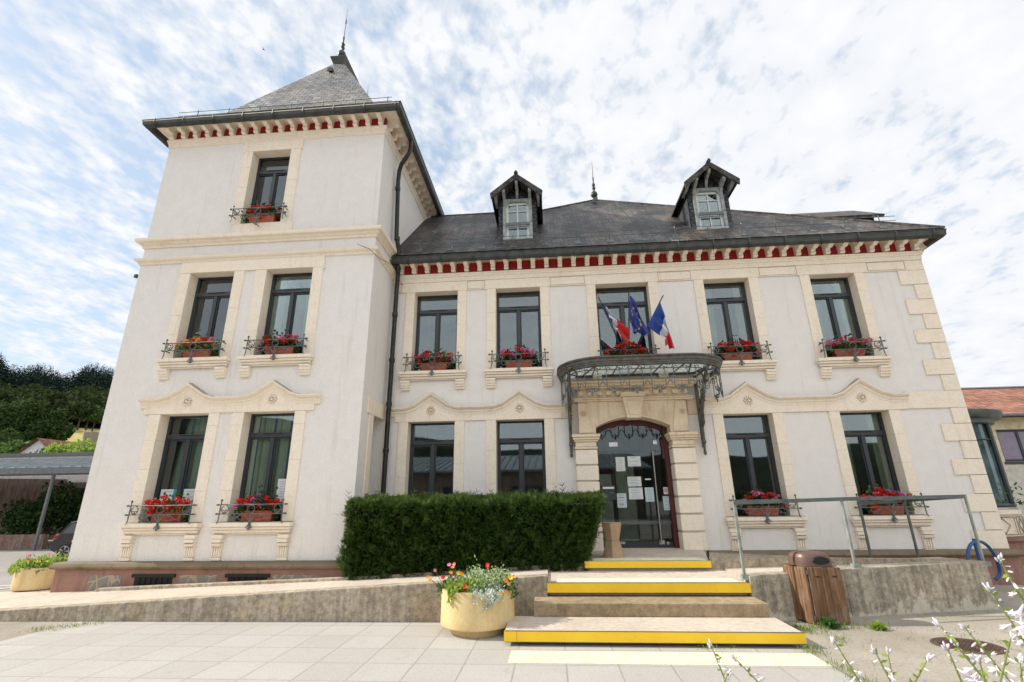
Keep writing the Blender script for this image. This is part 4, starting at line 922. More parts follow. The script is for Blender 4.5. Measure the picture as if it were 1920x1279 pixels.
for x0, x1 in ((.50, .95), (2.47, 2.92)):
    mb = MB()
    zz = [.60, .95, 1.275, 1.60, 1.92, 2.235, 2.555]
    for a, b in zip(zz[:-1], zz[1:]):
        mb.hexa([(x0, YF - .0, a + .012), (x1, YF - .0, a + .012), (x1, DM + .3, a + .012), (x0, DM + .3, a + .012)], [(x0, YF, b - .012), (x1, YF, b - .012), (x1, DM + .3, b - .012), (x0, DM + .3, b - .012)])
        mb.box(x0 + .02, x1 - .02, YF + .02, DM + .28, b - .0125, b + .0125)
    mb.build('pilaster', 'stone', portal, bevel=.012)
    mb = MB()
    mb.box(x0 - .01, x1 + .01, YF - .02, DM + .3, 2.555, 2.60); mb.box(x0 + .01, x1 - .01, YF - .0, DM + .3, 2.601, 2.70); mb.box(x0 - .02, x1 + .02, YF - .03, DM + .3, 2.701, 2.74)
    mb.box(x0 - .04, x1 + .05, YF - .055, DM + .3, 2.741, 2.79); mb.box(x0 - .06, x1 + .07, YF - .08, DM + .3, 2.791, 2.855)
    mb.build('capital', 'stone2', portal, bevel=.008)
    mb = MB(); c = ((x0 + x1) / 2 - (0.02 if x0 < 1 else -.06), YF - .004, 3.28)
    for k in range(8):
        t = 2 * PI * k / 8; mb.lathe([(0, -.008), (.022, 0), (0, .012)], (c[0] + .045 * math.cos(t), c[1], c[2] + .045 * math.sin(t)), 6)
    mb.lathe([(0, -.02), (.03, 0), (0, .02)], c, 8); mb.build('rosette', 'stone2', portal)
mb = MB()
mb.box(.52, 2.99, YF - .03, DM - .0, 3.536, 3.575); mb.box(.50, 3.01, YF - .05, DM, 3.576, 3.61); mb.box(.60, 2.9, YF + .01, DM, 3.611, 3.80)
for k in range(12):
    x = .62 + k * .196; mb.box(x, x + .11, YF - .05, YF + .0095, 3.66, 3.755)
mb.box(.50, 3.01, YF - .09, DM, 3.801, 3.84); mb.box(.44, 3.06, YF - .15, DM, 3.841, 3.90); mb.box(.38, 3.12, YF - .19, DM, 3.901, 3.945)
mb.build('entablature', 'stone2', portal, bevel=.006)
mb = MB()
mb.hexa([(1.60, YF - .10, 3.16), (1.88, YF - .10, 3.16), (1.88, YF + .25, 3.16), (1.60, YF + .25, 3.16)], [(1.53, YF - .12, 3.60), (1.97, YF - .12, 3.60), (1.97, YF + .1, 3.60), (1.53, YF + .1, 3.60)])
mb.box(1.49, 2.0, YF - .16, YF + .1, 3.601, 3.70)
mb.hexa([(1.645, YF - .118, 3.22), (1.845, YF - .118, 3.22), (1.845, YF - .05, 3.22), (1.645, YF - .05, 3.22)], [(1.60, YF - .135, 3.52), (1.90, YF - .135, 3.52), (1.90, YF - .05, 3.52), (1.60, YF - .05, 3.52)])
mb.build('keystone', 'stone2', portal, bevel=.008)
# door
YD = 10.72
mb = MB()
mb.box(.951, 1.00, YD - .03, YD + .06, .63, 3.1); mb.box(2.38, 2.469, YD - .10, YD + .06, .63, 3.1)
for k in range(n):
    xa, za = arch(k / n); xb, zb = arch((k + 1) / n); w = .10 + .03 * math.sin(k / n * PI * 6) ** 2
    mb.prism([(xa, za - w), (xb, zb - w), (xb, zb - .001), (xa, za - .001)], 'y', YD - .05, YD + .05)
mb.box(2.33, 2.38, YD - .08, YD + .0, 2.35, 2.75)
door = mb.build('entrance_door', 'doorwood', hall, bevel=.005)
mb = MB()
for a, b in ((1.001, 1.30), (1.303, 1.56), (1.563, 2.098), (2.102, 2.379)): mb.box(a, b, YD, YD + .01, .72, 2.52); 
mb.box(1.001, 2.379, YD, YD + .01, 2.524, 3.12)
mb.build('pane', 'doorglass', door)
mb = MB(); mb.box(1.001, 2.379, YD - .012, YD + .02, .63, .719); mb.box(1.38, 2.379, YD - .004, YD - .001, 1.075, 1.13); d2 = mb.build('bottom_rail', 'frame', door)
mb = MB(); mb.box(1.38, 2.379, YD - .008, YD - .0045, 1.075, 1.13); mb.build('visibility_strip', 'zinc_pale', door)
mb = MB(); mb.tube([(2.13, YD - .07, .72), (2.13, YD - .07, 2.50)], .014, 10); mb.tube([(2.165, YD + .06, .72), (2.165, YD + .06, 2.5)], .014, 10)
for z in (.9, 2.3): mb.tube([(2.13, YD - .07, z), (2.13, YD, z)], .01, 8)
mb.build('handle', 'steel', door, smooth=50)
for k in range(5):
    xg = 1.10 + k * .29; mb = MB(); yy = YD - .015
    for g in (-1, 1):
        zt_ = arch((min(max(xg + g * .085, 1.0), 2.4) - .95) / 1.52)[1] - .10
        mb.tube([(xg + g * .085, yy, zt_), (xg + g * .085, yy, 2.90), (xg + g * .07, yy, 2.84), (xg + g * .03, yy, 2.825)], .007, 5)
        mb.tube([(xg + g * .04 + x, yy, 2.855 + z) for x, _, z in circle(0, 0, .026, 0, 1.6 * PI, 8, 0, .7)], .007, 5)
        mb.tube([(xg, yy, 2.83), (xg + g * .022, yy, 2.80)], .007, 5)
    mb.tube([(xg, yy, 2.90), (xg, yy, 2.84), (xg, yy, 2.77)], [.004, .012, .005], 6)
    if k < 4: mb.tube([(xg + .085, yy, 2.93), (xg + .105, yy, 2.94), (xg + .125, yy, 2.975), (xg + .145, yy, 2.985), (xg + .165, yy, 2.975), (xg + .185, yy, 2.94), (xg + .205, yy, 2.93)], .007, 5)
    mb.build('fanlight_ironwork', 'blackiron', door)
mb = MB()
for a, b, z0, z1 in ((1.24, 1.42, 2.63, 2.72), (2.17, 2.25, 2.66, 2.74), (1.30, 1.42, .70, .745), (2.1, 2.2, .69, .77), (2.24, 2.29, .69, .74)): mb.box(a, b, YD - .02, YD - .001, z0, z1)
mb.build('hinge_plate', 'steel', door)
# vestibule behind the glass
mb = MB(); mb.box(.5, 3.0, YD + .1, 14.1, .60, .63); mb.build('lobby_floor', 'floorw', hall)
mb = MB(); mb.box(1.50, 1.95, 12.2, 12.25, .64, 2.3); mb.box(1.08, 1.34, 11.6, 11.65, .64, 2.1); mb.build('lobby_panel', 'roomw', hall)
mb = MB(); mb.box(2.3, 2.38, 11.2, 12.6, .64, 3.2); mb.box(1.38, 1.48, 11.9, 11.97, .64, 2.6); mb.build('lobby_joinery', 'doorwood', hall)

# ------------------------------------------------------------------ glass canopy
cx0, cx1, cyf, cyb, cr, cz = .27, 3.47, 9.16, 10.45, .85, 4.05
def rim_path(inset=0, nseg=9):
    P = [(cx0 + inset, cyb)]
    r = cr - inset
    for k in range(nseg + 1):
        t = PI + (PI / 2) * k / nseg; P.append((cx0 + cr + r * math.cos(t), cyf + cr + r * math.sin(t)))
    for k in range(nseg + 1):
        t = 1.5 * PI + (PI / 2) * k / nseg; P.append((cx1 - cr + r * math.cos(t), cyf + cr + r * math.sin(t)))
    P.append((cx1 - inset, cyb)); return P
RP = rim_path()
mb = MB()
pr = [(-.04, -.04), (0, -.04), (.02, -.03), (.02, .0), (.035, .01), (.035, .04), (.055, .05), (.055, .10), (.085, .115), (.085, .145), (.05, .155), (-.04, .155)]
mb.sweep([(x, y, cz) for x, y in RP], pr, plan_out)
canopy = mb.build('glass_canopy', 'iron_rust', hall, smooth=30)
# roof glass: slopes gently up to the wall plate
wx0, wx1, wz = .64, 3.10, 4.16
mb = MB(); gl = MB(); RI = rim_path(.04)
def zr_(y): return cz + .03 + (wz - cz - .03) * (y - cyf) / (cyb - cyf)
ins = [(min(max(x, wx0), wx1), cyb) for x, y in RI]
K = len(RI)
for k in range(K - 1):
    a, b = RI[k], RI[k + 1]; c, d = ins[k + 1], ins[k]
    A_ = (a[0], a[1], cz + .04); B_ = (b[0], b[1], cz + .04); C_ = (c[0], c[1] - .03, wz - .02); D_ = (d[0], d[1] - .03, wz - .02)
    if (Vector(C_) - Vector(D_)).length < 1e-4: gl.hexa([A_, B_, C_], [(p[0], p[1], p[2] + .008) for p in (A_, B_, C_)])
    else: gl.hexa([A_, B_, C_, D_], [(p[0], p[1], p[2] + .008) for p in (A_, B_, C_, D_)])
gl.build('canopy_pane', 'cglass', canopy)
mb = MB()
mb.box(wx0 - .05, wx1 + .05, cyb - .06, cyb - .002, wz - .06, wz - .02)
for x in (.95, 1.38, 1.81, 2.24, 2.67): mb.tube([(x, cyf + .03, cz + .025), (x + .0, cyb - .05, wz - .035)], .014, 5)
for (a, b) in (((wx0, cyb - .05), RI[5]), ((wx1, cyb - .05), RI[-6]), ((wx0, cyb - .05), RI[2]), ((wx1, cyb - .05), RI[-3]), ((wx0 + .1, cyb - .05), RI[9]), ((wx1 - .1, cyb - .05), RI[-10])):
    mb.tube([(a[0], a[1], wz - .035), (b[0], b[1], cz + .025)], .016, 5)
Q = [tuple((Vector((a[0], a[1], cz + .03)) * .5 + Vector((b[0], b[1], wz - .03)) * .5)) for a, b in zip(RI, ins)]
mb.tube([q for q in Q if q[1] > cyf + .2], .010, 5)
mb.build('glazing_bars', 'iron_rust', canopy)
# hanging valance: loops with fleurs-de-lis, bent along the rim
L_ = [0]
for k in range(len(RP) - 1): L_.append(L_[-1] + math.hypot(RP[k + 1][0] - RP[k][0], RP[k + 1][1] - RP[k][1]))
def at(s, z, off=0):
    s = min(max(s, 0), L_[-1] - 1e-6); k = max(i for i in range(len(L_)) if L_[i] <= s); k = min(k, len(RP) - 2); t = (s - L_[k]) / (L_[k + 1] - L_[k])
    return (RP[k][0] + (RP[k + 1][0] - RP[k][0]) * t, RP[k][1] + (RP[k + 1][1] - RP[k][1]) * t, z)
NU = 12; pitch = L_[-1] / NU
def ring(mb, s, z, r, a0, a1, n_, rad, k=1.0): mb.tube([at(s + x, z + zz) for x, _, zz in circle(0, 0, r, a0, a1, n_, 0, k)], rad, 5)
for u in range(NU):
    s = (u + .5) * pitch; mb = MB(); zt, zb = cz - .03, 3.50; h = .13
    for g in (-1, 1):
        mb.tube([at(s + g * h, zt - .10), at(s + g * h, zb + .10), at(s + g * h * .92, zb + .05), at(s + g * h * .7, zb + .025), at(s + g * .03, zb + .03)], .0085, 5)
        ring(mb, s + g * .065, zb + .065, .035, PI / 2 - g * PI / 2, PI / 2 - g * PI / 2 + g * 1.6 * PI, 9, .008, .7)
        ring(mb, s + g * (h - .045), zt - .075, .042, -PI / 2 + g * .4, -PI / 2 + g * .4 + g * 1.6 * PI, 9, .009, .7)
        ring(mb, s + g * (h + .03), zt - .04, .035, PI, PI + g * 1.5 * PI, 8, .009, .7)
    mb.tube([at(s, zb + .14), at(s, zb + .06), at(s, zb - .06)], [.006, .012, .007], 6)
    mb.tube([at(s - .03, zb + .005), at(s + .03, zb + .005)], .009, 5)
    for g in (-1, 1): mb.tube([at(s, zb + .05), at(s + g * .03, zb + .10), at(s + g * .045, zb + .07)], .009, 5); mb.tube([at(s, zb), at(s + g * .03, zb - .035)], .007, 5)
    # small arch to the next unit
    if u < NU - 1:
        e = s + pitch / 2; w = pitch / 2 - h
        mb.tube([at(e - w, zb + .14), at(e - w * .45, zb + .14), at(e - w * .4, zb + .18), at(e, zb + .21), at(e + w * .4, zb + .18), at(e + w * .45, zb + .14), at(e + w, zb + .14)], .0085, 5)
    mb.build('valance_loop', 'iron', canopy, smooth=60)
# scrolled brackets
for bx in (.42, 3.12):
    mb = MB(); V = lambda y, z: (bx, y, z)
    mb.box(bx - .03, bx + .03, 10.36, 10.42, 2.55, 4.05); mb.tube([V(10.38, 4.02), V(9.30, 4.03)], .026, 6)
    mb.tube([V(10.37, 2.42), V(10.36, 2.60), V(10.33, 2.95), V(10.26, 3.2), V(10.08, 3.42), V(9.9, 3.66), V(9.72, 3.9), V(9.5, 4.0)], [.022, .03, .032, .036, .036, .034, .03, .026], 7)
    mb.tube([V(10.36, 2.9), V(10.2, 3.02), V(10.12, 3.25)], [.018, .03, .012], 6)
    mb.lathe([(0, -.06), (.035, -.02), (.03, .03), (0, .06)], (bx, 10.36, 2.44), 8); mb.lathe([(0, -.07), (.05, -.02), (.04, .03), (0, .06)], (bx, 10.34, 2.66), 8)
    for cy, cz_, r, a0, tr in ((10.18, 3.80, .15, 0, 3.4), (9.93, 3.86, .12, 1.5, 3.2), (10.24, 3.50, .11, 2.5, 3.2), (9.70, 3.93, .08, 1, 3), (10.08, 3.62, .09, 4, -3.4), (10.30, 3.28, .07, 0, 3)):
        mb.tube([V(cy + r * (1 - i / 17) * math.cos(a0 + tr * PI * .55 * i / 14), cz_ + r * (1 - i / 17) * math.sin(a0 + tr * PI * .55 * i / 14)) for i in range(15)], [.020 - .0009 * i for i in range(15)], 6)
    rr = random.Random(int(bx * 10))
    for k in range(26):
        t = rr.random(); y = 10.3 - .75 * t + rr.uniform(-.05, .08); z = 3.2 + .75 * t + rr.uniform(-.05, .15)
        a = rr.uniform(0, 6.28); mb.hexa([(bx - .03, y, z), (bx + rr.uniform(.02, .06), y + .03 * math.cos(a), z + .03 * math.sin(a)), (bx - .01, y + .07 * math.cos(a + .5), z + .07 * math.sin(a + .5))], [(bx - .02, y + .01, z + .01), (bx + .05, y + .04 * math.cos(a), z + .04 * math.sin(a)), (bx + .0, y + .08 * math.cos(a + .5), z + .08 * math.sin(a + .5))])
    mb.build('canopy_bracket', 'iron_rust', canopy, smooth=50)

# ------------------------------------------------------------------ flags
CAM = Vector((0, 0, 1.6))
def camray(px, py, f=909.5, pitch=18.0, yaw=4.347, roll=.7677):
    t, y, r = map(math.radians, (pitch, yaw, roll))
    fw = Vector((-math.sin(y) * math.cos(t), math.cos(y) * math.cos(t), math.sin(t))); rt = Vector((math.cos(y), math.sin(y), 0)); up = rt.cross(fw)
    r2 = rt * math.cos(r) - up * math.sin(r); u2 = r2.cross(fw)
    return fw + r2 * (px - 960) / f - u2 * (py - 639.5) / f, fw, r2, u2
def atY(px, py, Y): d = camray(px, py)[0]; return CAM + d * (Y - CAM.y) / d.y
def atZ(px, py, Z): d = camray(px, py)[0]; return CAM + d * (Z - CAM.z) / d.z
def flag(name_label, base, tip, cols, mats, stars=False):
    root = empty('flag', base); tag(root, name_label, 'flag', 'flags above the glass canopy')
    mb = MB(); mb.tube([base, tuple(Vector(base) * .5 + Vector(tip) * .5), tip], .013, 8); mb.build('flagpole', 'zinc', root)
    d = (Vector(tip) - Vector(base)).normalized(); mb = MB(); mb.tube([tuple(Vector(tip) - d * .14), tuple(Vector(tip) + d * .03)], [.016, .006], 8); mb.build('pole_tip', 'polewood', root)
    # cloth: columns of (top, bottom) points joined by a pleated sheet
    nu, nv = 36, 20; mb = MB(); G = []
    C = [(Vector(a), Vector(b)) for a, b in cols]; ns = len(C) - 1
    for i in range(nu + 1):
        u = i / nu * ns; k = min(int(u), ns - 1); f = u - k
        top = C[k][0].lerp(C[k + 1][0], f); bot = C[k][1].lerp(C[k + 1][1], f); row = []
        for j in range(nv + 1):
            v = j / nv; p = top.lerp(bot, v)
            g = min(1, i / nu * 2.5)
            p = p + Vector((0.012 * math.sin(v * 17 + u * 3), -.055 * math.sin(v * 9.5 + u * 2.2) - .03 * math.sin(v * 21 + u), .008 * math.sin(v * 12))) * g
            row.append(p)
        G.append(row)
    for i in range(nu):
        for j in range(nv):
            mb.face([G[i][j], G[i + 1][j], G[i + 1][j + 1], G[i][j + 1]], min(int(i / nu * len(mats)), len(mats) - 1))
    o = mb.build('flag_cloth', mats, root, smooth=True)
    so = o.modifiers.new('thickness', 'SOLIDIFY'); so.thickness = .002
    if stars:
        for k in range(12):
            mb = MB(); a = 2 * PI * k / 12; u = .5 + .27 * math.cos(a); v = .5 + .36 * math.sin(a)
            def S(uu, vv):
                x = min(max(uu, 0), .999) * nu; i = int(x); y = min(max(vv, 0), .999) * nv; j = int(y); fx, fy = x - i, y - j
                return G[i][j].lerp(G[i + 1][j], fx).lerp(G[i][j + 1].lerp(G[i + 1][j + 1], fx), fy) + Vector((0, -.010, 0))
            pts = []
            for q in range(10):
                r = 1 if q % 2 == 0 else .42; b = PI / 2 + q * PI / 5; pts.append(S(u + .055 * r * math.cos(b), v + .085 * r * math.sin(b)))
            c = S(u, v)
            for q in range(10): mb.face([c, pts[q], pts[(q + 1) % 10]])
            mb.build('gold_star', 'gold', o)
    return root
def C2(pts, Y): return [(tuple(atY(a[0], a[1], Y)), tuple(atY(b[0], b[1], Y - .06))) for a, b in pts]
B = (1.73, 10.12, 4.42)
flag('french tricolour flag drooping from the left pole of the three', (B[0] - .06, B[1], B[2]), tuple(atY(1122, 557, 9.70)), C2([((1127, 566), (1151, 616)), ((1135, 576), (1153, 616)), ((1157, 597), (1158, 619)), ((1181, 619), (1178, 648))], 9.76), ['fblue', 'fwhite', 'fr'])
flag('dark blue european flag with gold stars hanging from the middle pole', B, tuple(atY(1179, 547, 9.52)), C2([((1181, 552), (1180, 598)), ((1190, 567), (1184, 608)), ((1204, 598), (1187, 624)), ((1218, 629), (1190, 625))], 9.60), ['feu'], True)
flag('french tricolour flag on the right pole, its red end hanging in front of the wall', (B[0] + .06, B[1], B[2]), tuple(atY(1243, 555, 9.70)), C2([((1238, 567), (1213, 611)), ((1246, 596), (1237, 628)), ((1255, 620), (1247, 637)), ((1264, 655), (1248, 647))], 9.72), ['fblue', 'fwhite', 'fr'])
mb = MB(); mb.box(B[0] - .12, B[0] + .12, B[1] - .02, B[1] + .12, B[2] - .1, B[2] + .02); mb.build('flag_bracket', 'iron', hall)

# ------------------------------------------------------------------ flower boxes
FL = {}
def flower_mesh(mat, seed):
    r = np.random.default_rng(seed); n = 42
    d = unit(r.normal(size=(n, 3)) + np.array([0, -.35, .45])); C = d * r.uniform(.014, .036, (n, 1)) * np.array([1.15, 1, .75])
    P = leaf_polys(C, .024, d, .5, 1.1, r)
    o = quads('flower_head', P, mat); me = o.data; bpy.data.objects.remove(o); return me
for k, mname in (('r', 'fred'), ('p', 'fpink'), ('m', 'fmag'), ('o', 'forange')): FL[k] = [flower_mesh(mname, i + ord(k)) for i in range(3)]
def flower_box(i, xc, Y, z0, cols, dx, label):
    root = empty('flower_box', (xc + dx, Y + .06, z0)); tag(root, label, 'flower box', 'geranium troughs on the window sills')
    x = xc + dx; mb = MB(); y0, y1 = Y - .045, Y + .135; w = .31; r = random.Random(i * 3 + 1)
    mb.hexa([(x - w + .03, y0 + .02, z0 + .004), (x + w - .03, y0 + .02, z0 + .004), (x + w - .03, y1 - .02, z0 + .004), (x - w + .03, y1 - .02, z0 + .004)], [(x - w, y0, z0 + .165), (x + w, y0, z0 + .165), (x + w, y1, z0 + .165), (x - w, y1, z0 + .165)])
    mb.box(x - w - .012, x + w + .012, y0 - .012, y1 + .012, z0 + .166, z0 + .19)
    mb.build('trough', 'terracotta', root, bevel=.006)
    rng = np.random.default_rng(100 + i); n = 900
    tt = rng.uniform(-1, 1, n); C = np.stack([x + tt * .42, rng.normal(Y + .03, .075, n), z0 + .16 + np.abs(rng.normal(0, .11, n)) * (1.25 - .5 * np.abs(tt)) + .02], 1)
    C[:, 2] -= np.where(np.abs(tt) > .8, rng.uniform(0, .16, n), 0); C[:, 1] = np.clip(C[:, 1], Y - .16, Y + .19)
    d = unit(rng.normal(size=(n, 3)) * .8 + np.array([0, -.6, .55]))
    P = leaf_polys(C, rng.uniform(.03, .058, n), d, .6, 1.0, rng, 6)
    quads('foliage', P, 'leaf' if i % 2 else 'leafdark', root)
    m = 16 + (i * 7) % 13; full = .8 + .35 * r.random()
    for k in range(m):
        t = -1 + 2 * (k + .5) / m + r.uniform(-.16, .16); c = 'r' if r.random() < .34 else cols[0] if r.random() < .62 else cols[1]
        p = Vector((x + t * .40, Y - .05 + r.uniform(-.07, .06), z0 + .29 + r.uniform(-.06, .15) * (1.2 - abs(t) * .7)))
        if r.random() < .12: p.z -= .16
        o = put(r.choice(FL[c]), 'flower_head', root, p - Vector(root.location), (r.uniform(-.4, .4), r.uniform(-.4, .4), r.uniform(0, 6))); s = r.uniform(1.05, 1.8) * full; o.scale = (s, s, s)
for i, b in enumerate(BOXES): flower_box(i, *b)
# ------------------------------------------------------------------ ground
def gz(x, y):
    """the yard behind the left corner of the tower dips a little"""
    a = min(1, max(0, (-10.2 - x) / 5)); b = min(1, max(0, (y - 8.5) / 4)); a = a * a * (3 - 2 * a); b = b * b * (3 - 2 * b)
    d = math.hypot(x, y); h = 0
    return -.45 * a * b
def grid(name, xs, ys, zf, mat, **k):
    mb = MB(); mb.v = [(x, y, zf(x, y)) for y in ys for x in xs]; nx = len(xs)
    for j in range(len(ys) - 1):
        for i in range(nx - 1): a = j * nx + i; mb.f.append((a, a + 1, a + 1 + nx, a + nx)); mb.mi.append(0)
    return mb.build(name, mat, None, smooth=True, **k)
def lin(a, b, n): return [a + (b - a) * i / n for i in range(n + 1)]
XS = [-900, -300, -120, -70, -50] + lin(-40, -8, 32) + [-6, 0, 6, 12, 20, 40, 100, 300, 900]
YS = [-900, -300, -100, -40, -10, 0, 4] + lin(7, 15, 16) + [18, 22, 26, 30, 40, 60, 120, 300, 900]
tag(grid('ground', XS, YS, gz, 'asphalt'), kind='structure')
P = .5174
mb = MB(); mb.face([(-6.93 - .35, -6, .004), (2.66, -6, .004), (2.66, 7.40, .004), (-6.84, 7.33, .004)]); tag(mb.build('paving', 'paving'), kind='structure')
mb = MB(); mb.face([(2.665, -6, .006), (40, -6, .006), (40, 12.0, .006), (2.665, 12.0, .006)]); tag(mb.build('gravel_yard', 'gravel'), kind='structure')
mb = MB(); mb.face([(-14, 3, .0035), (-6.95, 3, .0035), (-6.85, 7.32, .0035), (-14, 7.2, .0035)]); tag(mb.build('pavement', 'gravel'), kind='structure')
for k, (a, b) in enumerate((((-13.5, 8.2), (-9.9, 11.2)), ((-24, 14.2), (-14.2, 13.0)), ((-26, 10.7), (-15, 9.9)))):
    (x0, y0), (x1, y1) = a, b; d = Vector((x1 - x0, y1 - y0)).normalized(); nn = Vector((-d.y, d.x)) * .05; mb = MB(); q = 14
    for i in range(q):
        f, g = i / q, (i + 1) / q; pa = (x0 + (x1 - x0) * f, y0 + (y1 - y0) * f); pb = (x0 + (x1 - x0) * g, y0 + (y1 - y0) * g)
        c = [(pa[0] - nn.x, pa[1] - nn.y), (pb[0] - nn.x, pb[1] - nn.y), (pb[0] + nn.x, pb[1] + nn.y), (pa[0] + nn.x, pa[1] + nn.y)]
        mb.face([(p[0], p[1], gz(*p) + .012) for p in c])
    tag(mb.build('road_marking', 'white'), kind='structure')

# ramp and its low wall
wallpath = [(-11.5, 7.26, .02), (-8.1, 7.31, .145), (-.12, 7.455, .575)]
mb = MB(); t = .2
for (a, b) in zip(wallpath[:-1], wallpath[1:]):
    mb.hexa([(a[0], a[1], -.2), (b[0], b[1], -.2), (b[0], b[1] + t, -.2), (a[0], a[1] + t, -.2)], [(a[0], a[1], a[2]), (b[0], b[1], b[2]), (b[0], b[1] + t, b[2]), (a[0], a[1] + t, a[2])])
tag(mb.build('ramp_wall', ['concrete'], None, loc=(-5, 7.4, 0), bevel=.012), 'long low stained concrete wall along the foot of the left ramp', 'wall')
mb = MB()
for (a, b) in zip(wallpath[:-1], wallpath[1:]):
    za, zb = a[2] - .012, b[2] - (.012 if b[0] < -1 else .06)
    mb.hexa([(a[0], a[1] + t + .001, -.2), (b[0], b[1] + t + .001, -.2), (b[0], 9.4, -.2), (a[0], 9.4, -.2)], [(a[0], a[1] + t + .001, za), (b[0], b[1] + t + .001, zb), (b[0], 9.4, zb), (a[0], 9.4, za)])
tag(mb.build('ramp', 'concrete_top'), kind='structure')
kp = [(-8.15, 8.86, .12), (-8.05, 8.86, .19), (-3.5, 8.56, .395), (.455, 8.60, .60)]
mb = MB()
for (a, b) in zip(kp[:-1], kp[1:]): mb.hexa([(a[0], a[1], 0), (b[0], b[1], 0), (b[0], b[1] + .13, 0), (a[0], a[1] + .13, 0)], [a, b, (b[0], b[1] + .13, b[2]), (a[0], a[1] + .13, a[2])])
tag(mb.build('kerb', 'concrete', None, bevel=.01), kind='structure')
mb = MB(); mb.hexa([(-3.7, 8.73, 0), (.45, 8.74, 0), (.45, 10.35, 0), (-3.52, 10.35, 0)], [(-3.7, 8.73, .33), (.45, 8.74, .54), (.45, 10.35, .54), (-3.52, 10.35, .33)]); tag(mb.build('planting_bed', 'soil'), kind='structure')
# landings
mb = MB(); mb.hexa([(-.115, 7.62, 0), (2.62, 7.66, 0), (2.66, 9.4, 0), (-.115, 9.4, 0)], [(-.115, 7.62, .478), (2.62, 7.66, .478), (2.66, 9.4, .49), (-.115, 9.4, .49)]); tag(mb.build('lower_landing', 'concrete_top'), kind='structure')
mb = MB(); mb.hexa([(.475, 8.66, 0), (2.44, 8.66, 0), (2.95, 10.75, 0), (.46, 10.75, 0)], [(.475, 8.66, .622), (2.44, 8.66, .622), (2.95, 10.75, .628), (.46, 10.75, .628)]); tag(mb.build('upper_landing', 'concrete_top'), kind='structure')

# steps
steps = empty('entrance_steps', (1.1, 7.2, 0)); tag(steps, 'concrete entrance steps with bright yellow nosings', 'steps')
mb = MB(); mb.box(-.61, 2.70, 6.30, 7.06, .045, .154); mb.box(-.52, 2.62, 6.50, 7.0, .0, .0449); mb.build('step_slab', 'concrete_top', steps, bevel=.008)
mb = MB(); mb.box(-.30, 2.64, 7.02, 7.52, .155, .310); mb.build('step_slab', 'aggregate', steps, bevel=.01)
mb = MB(); mb.box(-.13, 2.605, 7.47, 7.66, .350, .478); mb.box(-.10, 2.58, 7.54, 7.66, .311, .3499); mb.build('step_slab', 'concrete_top', steps, bevel=.006)
mb = MB(); mb.box(.475, 2.44, 8.575, 8.66, .522, .628); mb.box(.49, 2.43, 8.63, 8.66, .478, .5219); mb.build('step_slab', 'concrete_top', steps, bevel=.006)
def nosing(x0, x1, y, z0, z1, cut=None):
    mb = MB(); mb.box(x0, x1, y - .006, y + .0, z0, z1); mb.box(x0 - .006, x0 - .0005, y - .006, y + .05, z0, z1); mb.box(x1 + .0005, x1 + .006, y - .006, y + .05, z0, z1)
    o = mb.build('yellow_nosing', 'yellow', steps)
    mb = MB(); mb.box(x0, x1, y - .009, y + .022, z1 + .0005, z1 + .0035); mb.box(x0, x1, y - .009, y - .0065, z0 - .006, z0 - .0005)
    if cut: mb.box(cut, cut + .003, y - .0075, y - .0062, z0, z1)
    mb.build('metal_trim', 'zinc_pale', o); return o
nosing(-.61, 2.70, 6.299, .050, .154, -.47); nosing(-.13, 2.605, 7.469, .358, .478); nosing(.475, 2.44, 8.574, .528, .628)
def tactile(x0, x1, y0, y1, z, par, skew=0, sp=.05):
    mb = MB(); mb.box(x0, x1, y0, y1, z, z + .003)
    nx = int((x1 - x0 - .03) / sp); ny = int((y1 - y0 - .02) / sp)
    for j in range(ny + 1):
        for i in range(nx + 1):
            cx, cy = x0 + .03 + i * sp + (sp / 2 if j % 2 else 0), y0 + .025 + j * sp
            if cx > x1 - .02: continue
            a = .013; b = .007; zz = z + .003
            mb.hexa([(cx - a, cy - a, zz), (cx + a, cy - a, zz), (cx + a, cy + a, zz), (cx - a, cy + a, zz)], [(cx - b, cy - b, zz + .005), (cx + b, cy - b, zz + .005), (cx + b, cy + b, zz + .005), (cx - b, cy + b, zz + .005)])
    return mb.build('tactile_strip', 'tactile', par)
tactile(.02, 2.50, 7.52, 7.86, .4785, steps); tactile(.60, 2.40, 8.60, 8.98, .6285, steps)
o = tactile(-.52, 2.655, 5.70, 6.12, .0045, None); tag(o, 'cream tactile strip laid in the paving before the first step', 'tactile strip')

# right hand platform and its wall
rw = [(2.615, 7.46, .565), (4.02, 7.80, .60), (6.33, 8.33, .635)]
mb = MB(); tt = Vector((-.05, .2))
for a, b in zip(rw[:-1], rw[1:]): mb.hexa([(a[0], a[1], -.1), (b[0], b[1], -.1), (b[0] + tt.x, b[1] + tt.y, -.1), (a[0] + tt.x, a[1] + tt.y, -.1)], [a, b, (b[0] + tt.x, b[1] + tt.y, b[2]), (a[0] + tt.x, a[1] + tt.y, a[2])])
tag(mb.build('terrace_wall', 'salted', None, loc=(4.4, 7.9, 0), bevel=.012), 'stained and cracked concrete wall of the terrace behind the litter bin', 'wall')
mb = MB(); mb.hexa([(2.67, 7.72, 0), (3.97, 8.02, 0), (6.28, 8.55, 0), (6.28, 9.2, 0), (2.67, 9.15, 0)], [(2.67, 7.72, .50), (3.97, 8.02, .545), (6.28, 8.55, .62), (6.28, 9.2, .60), (2.67, 9.15, .50)]); tag(mb.build('terrace', 'concrete_top'), kind='structure')
mb = MB(); mb.hexa([(2.46, 8.70, .40), (6.2, 8.62, .40), (6.2, 8.75, .40), (2.50, 8.84, .40)], [(2.46, 8.70, .655), (6.2, 8.62, .632), (6.2, 8.75, .632), (2.50, 8.84, .655)])
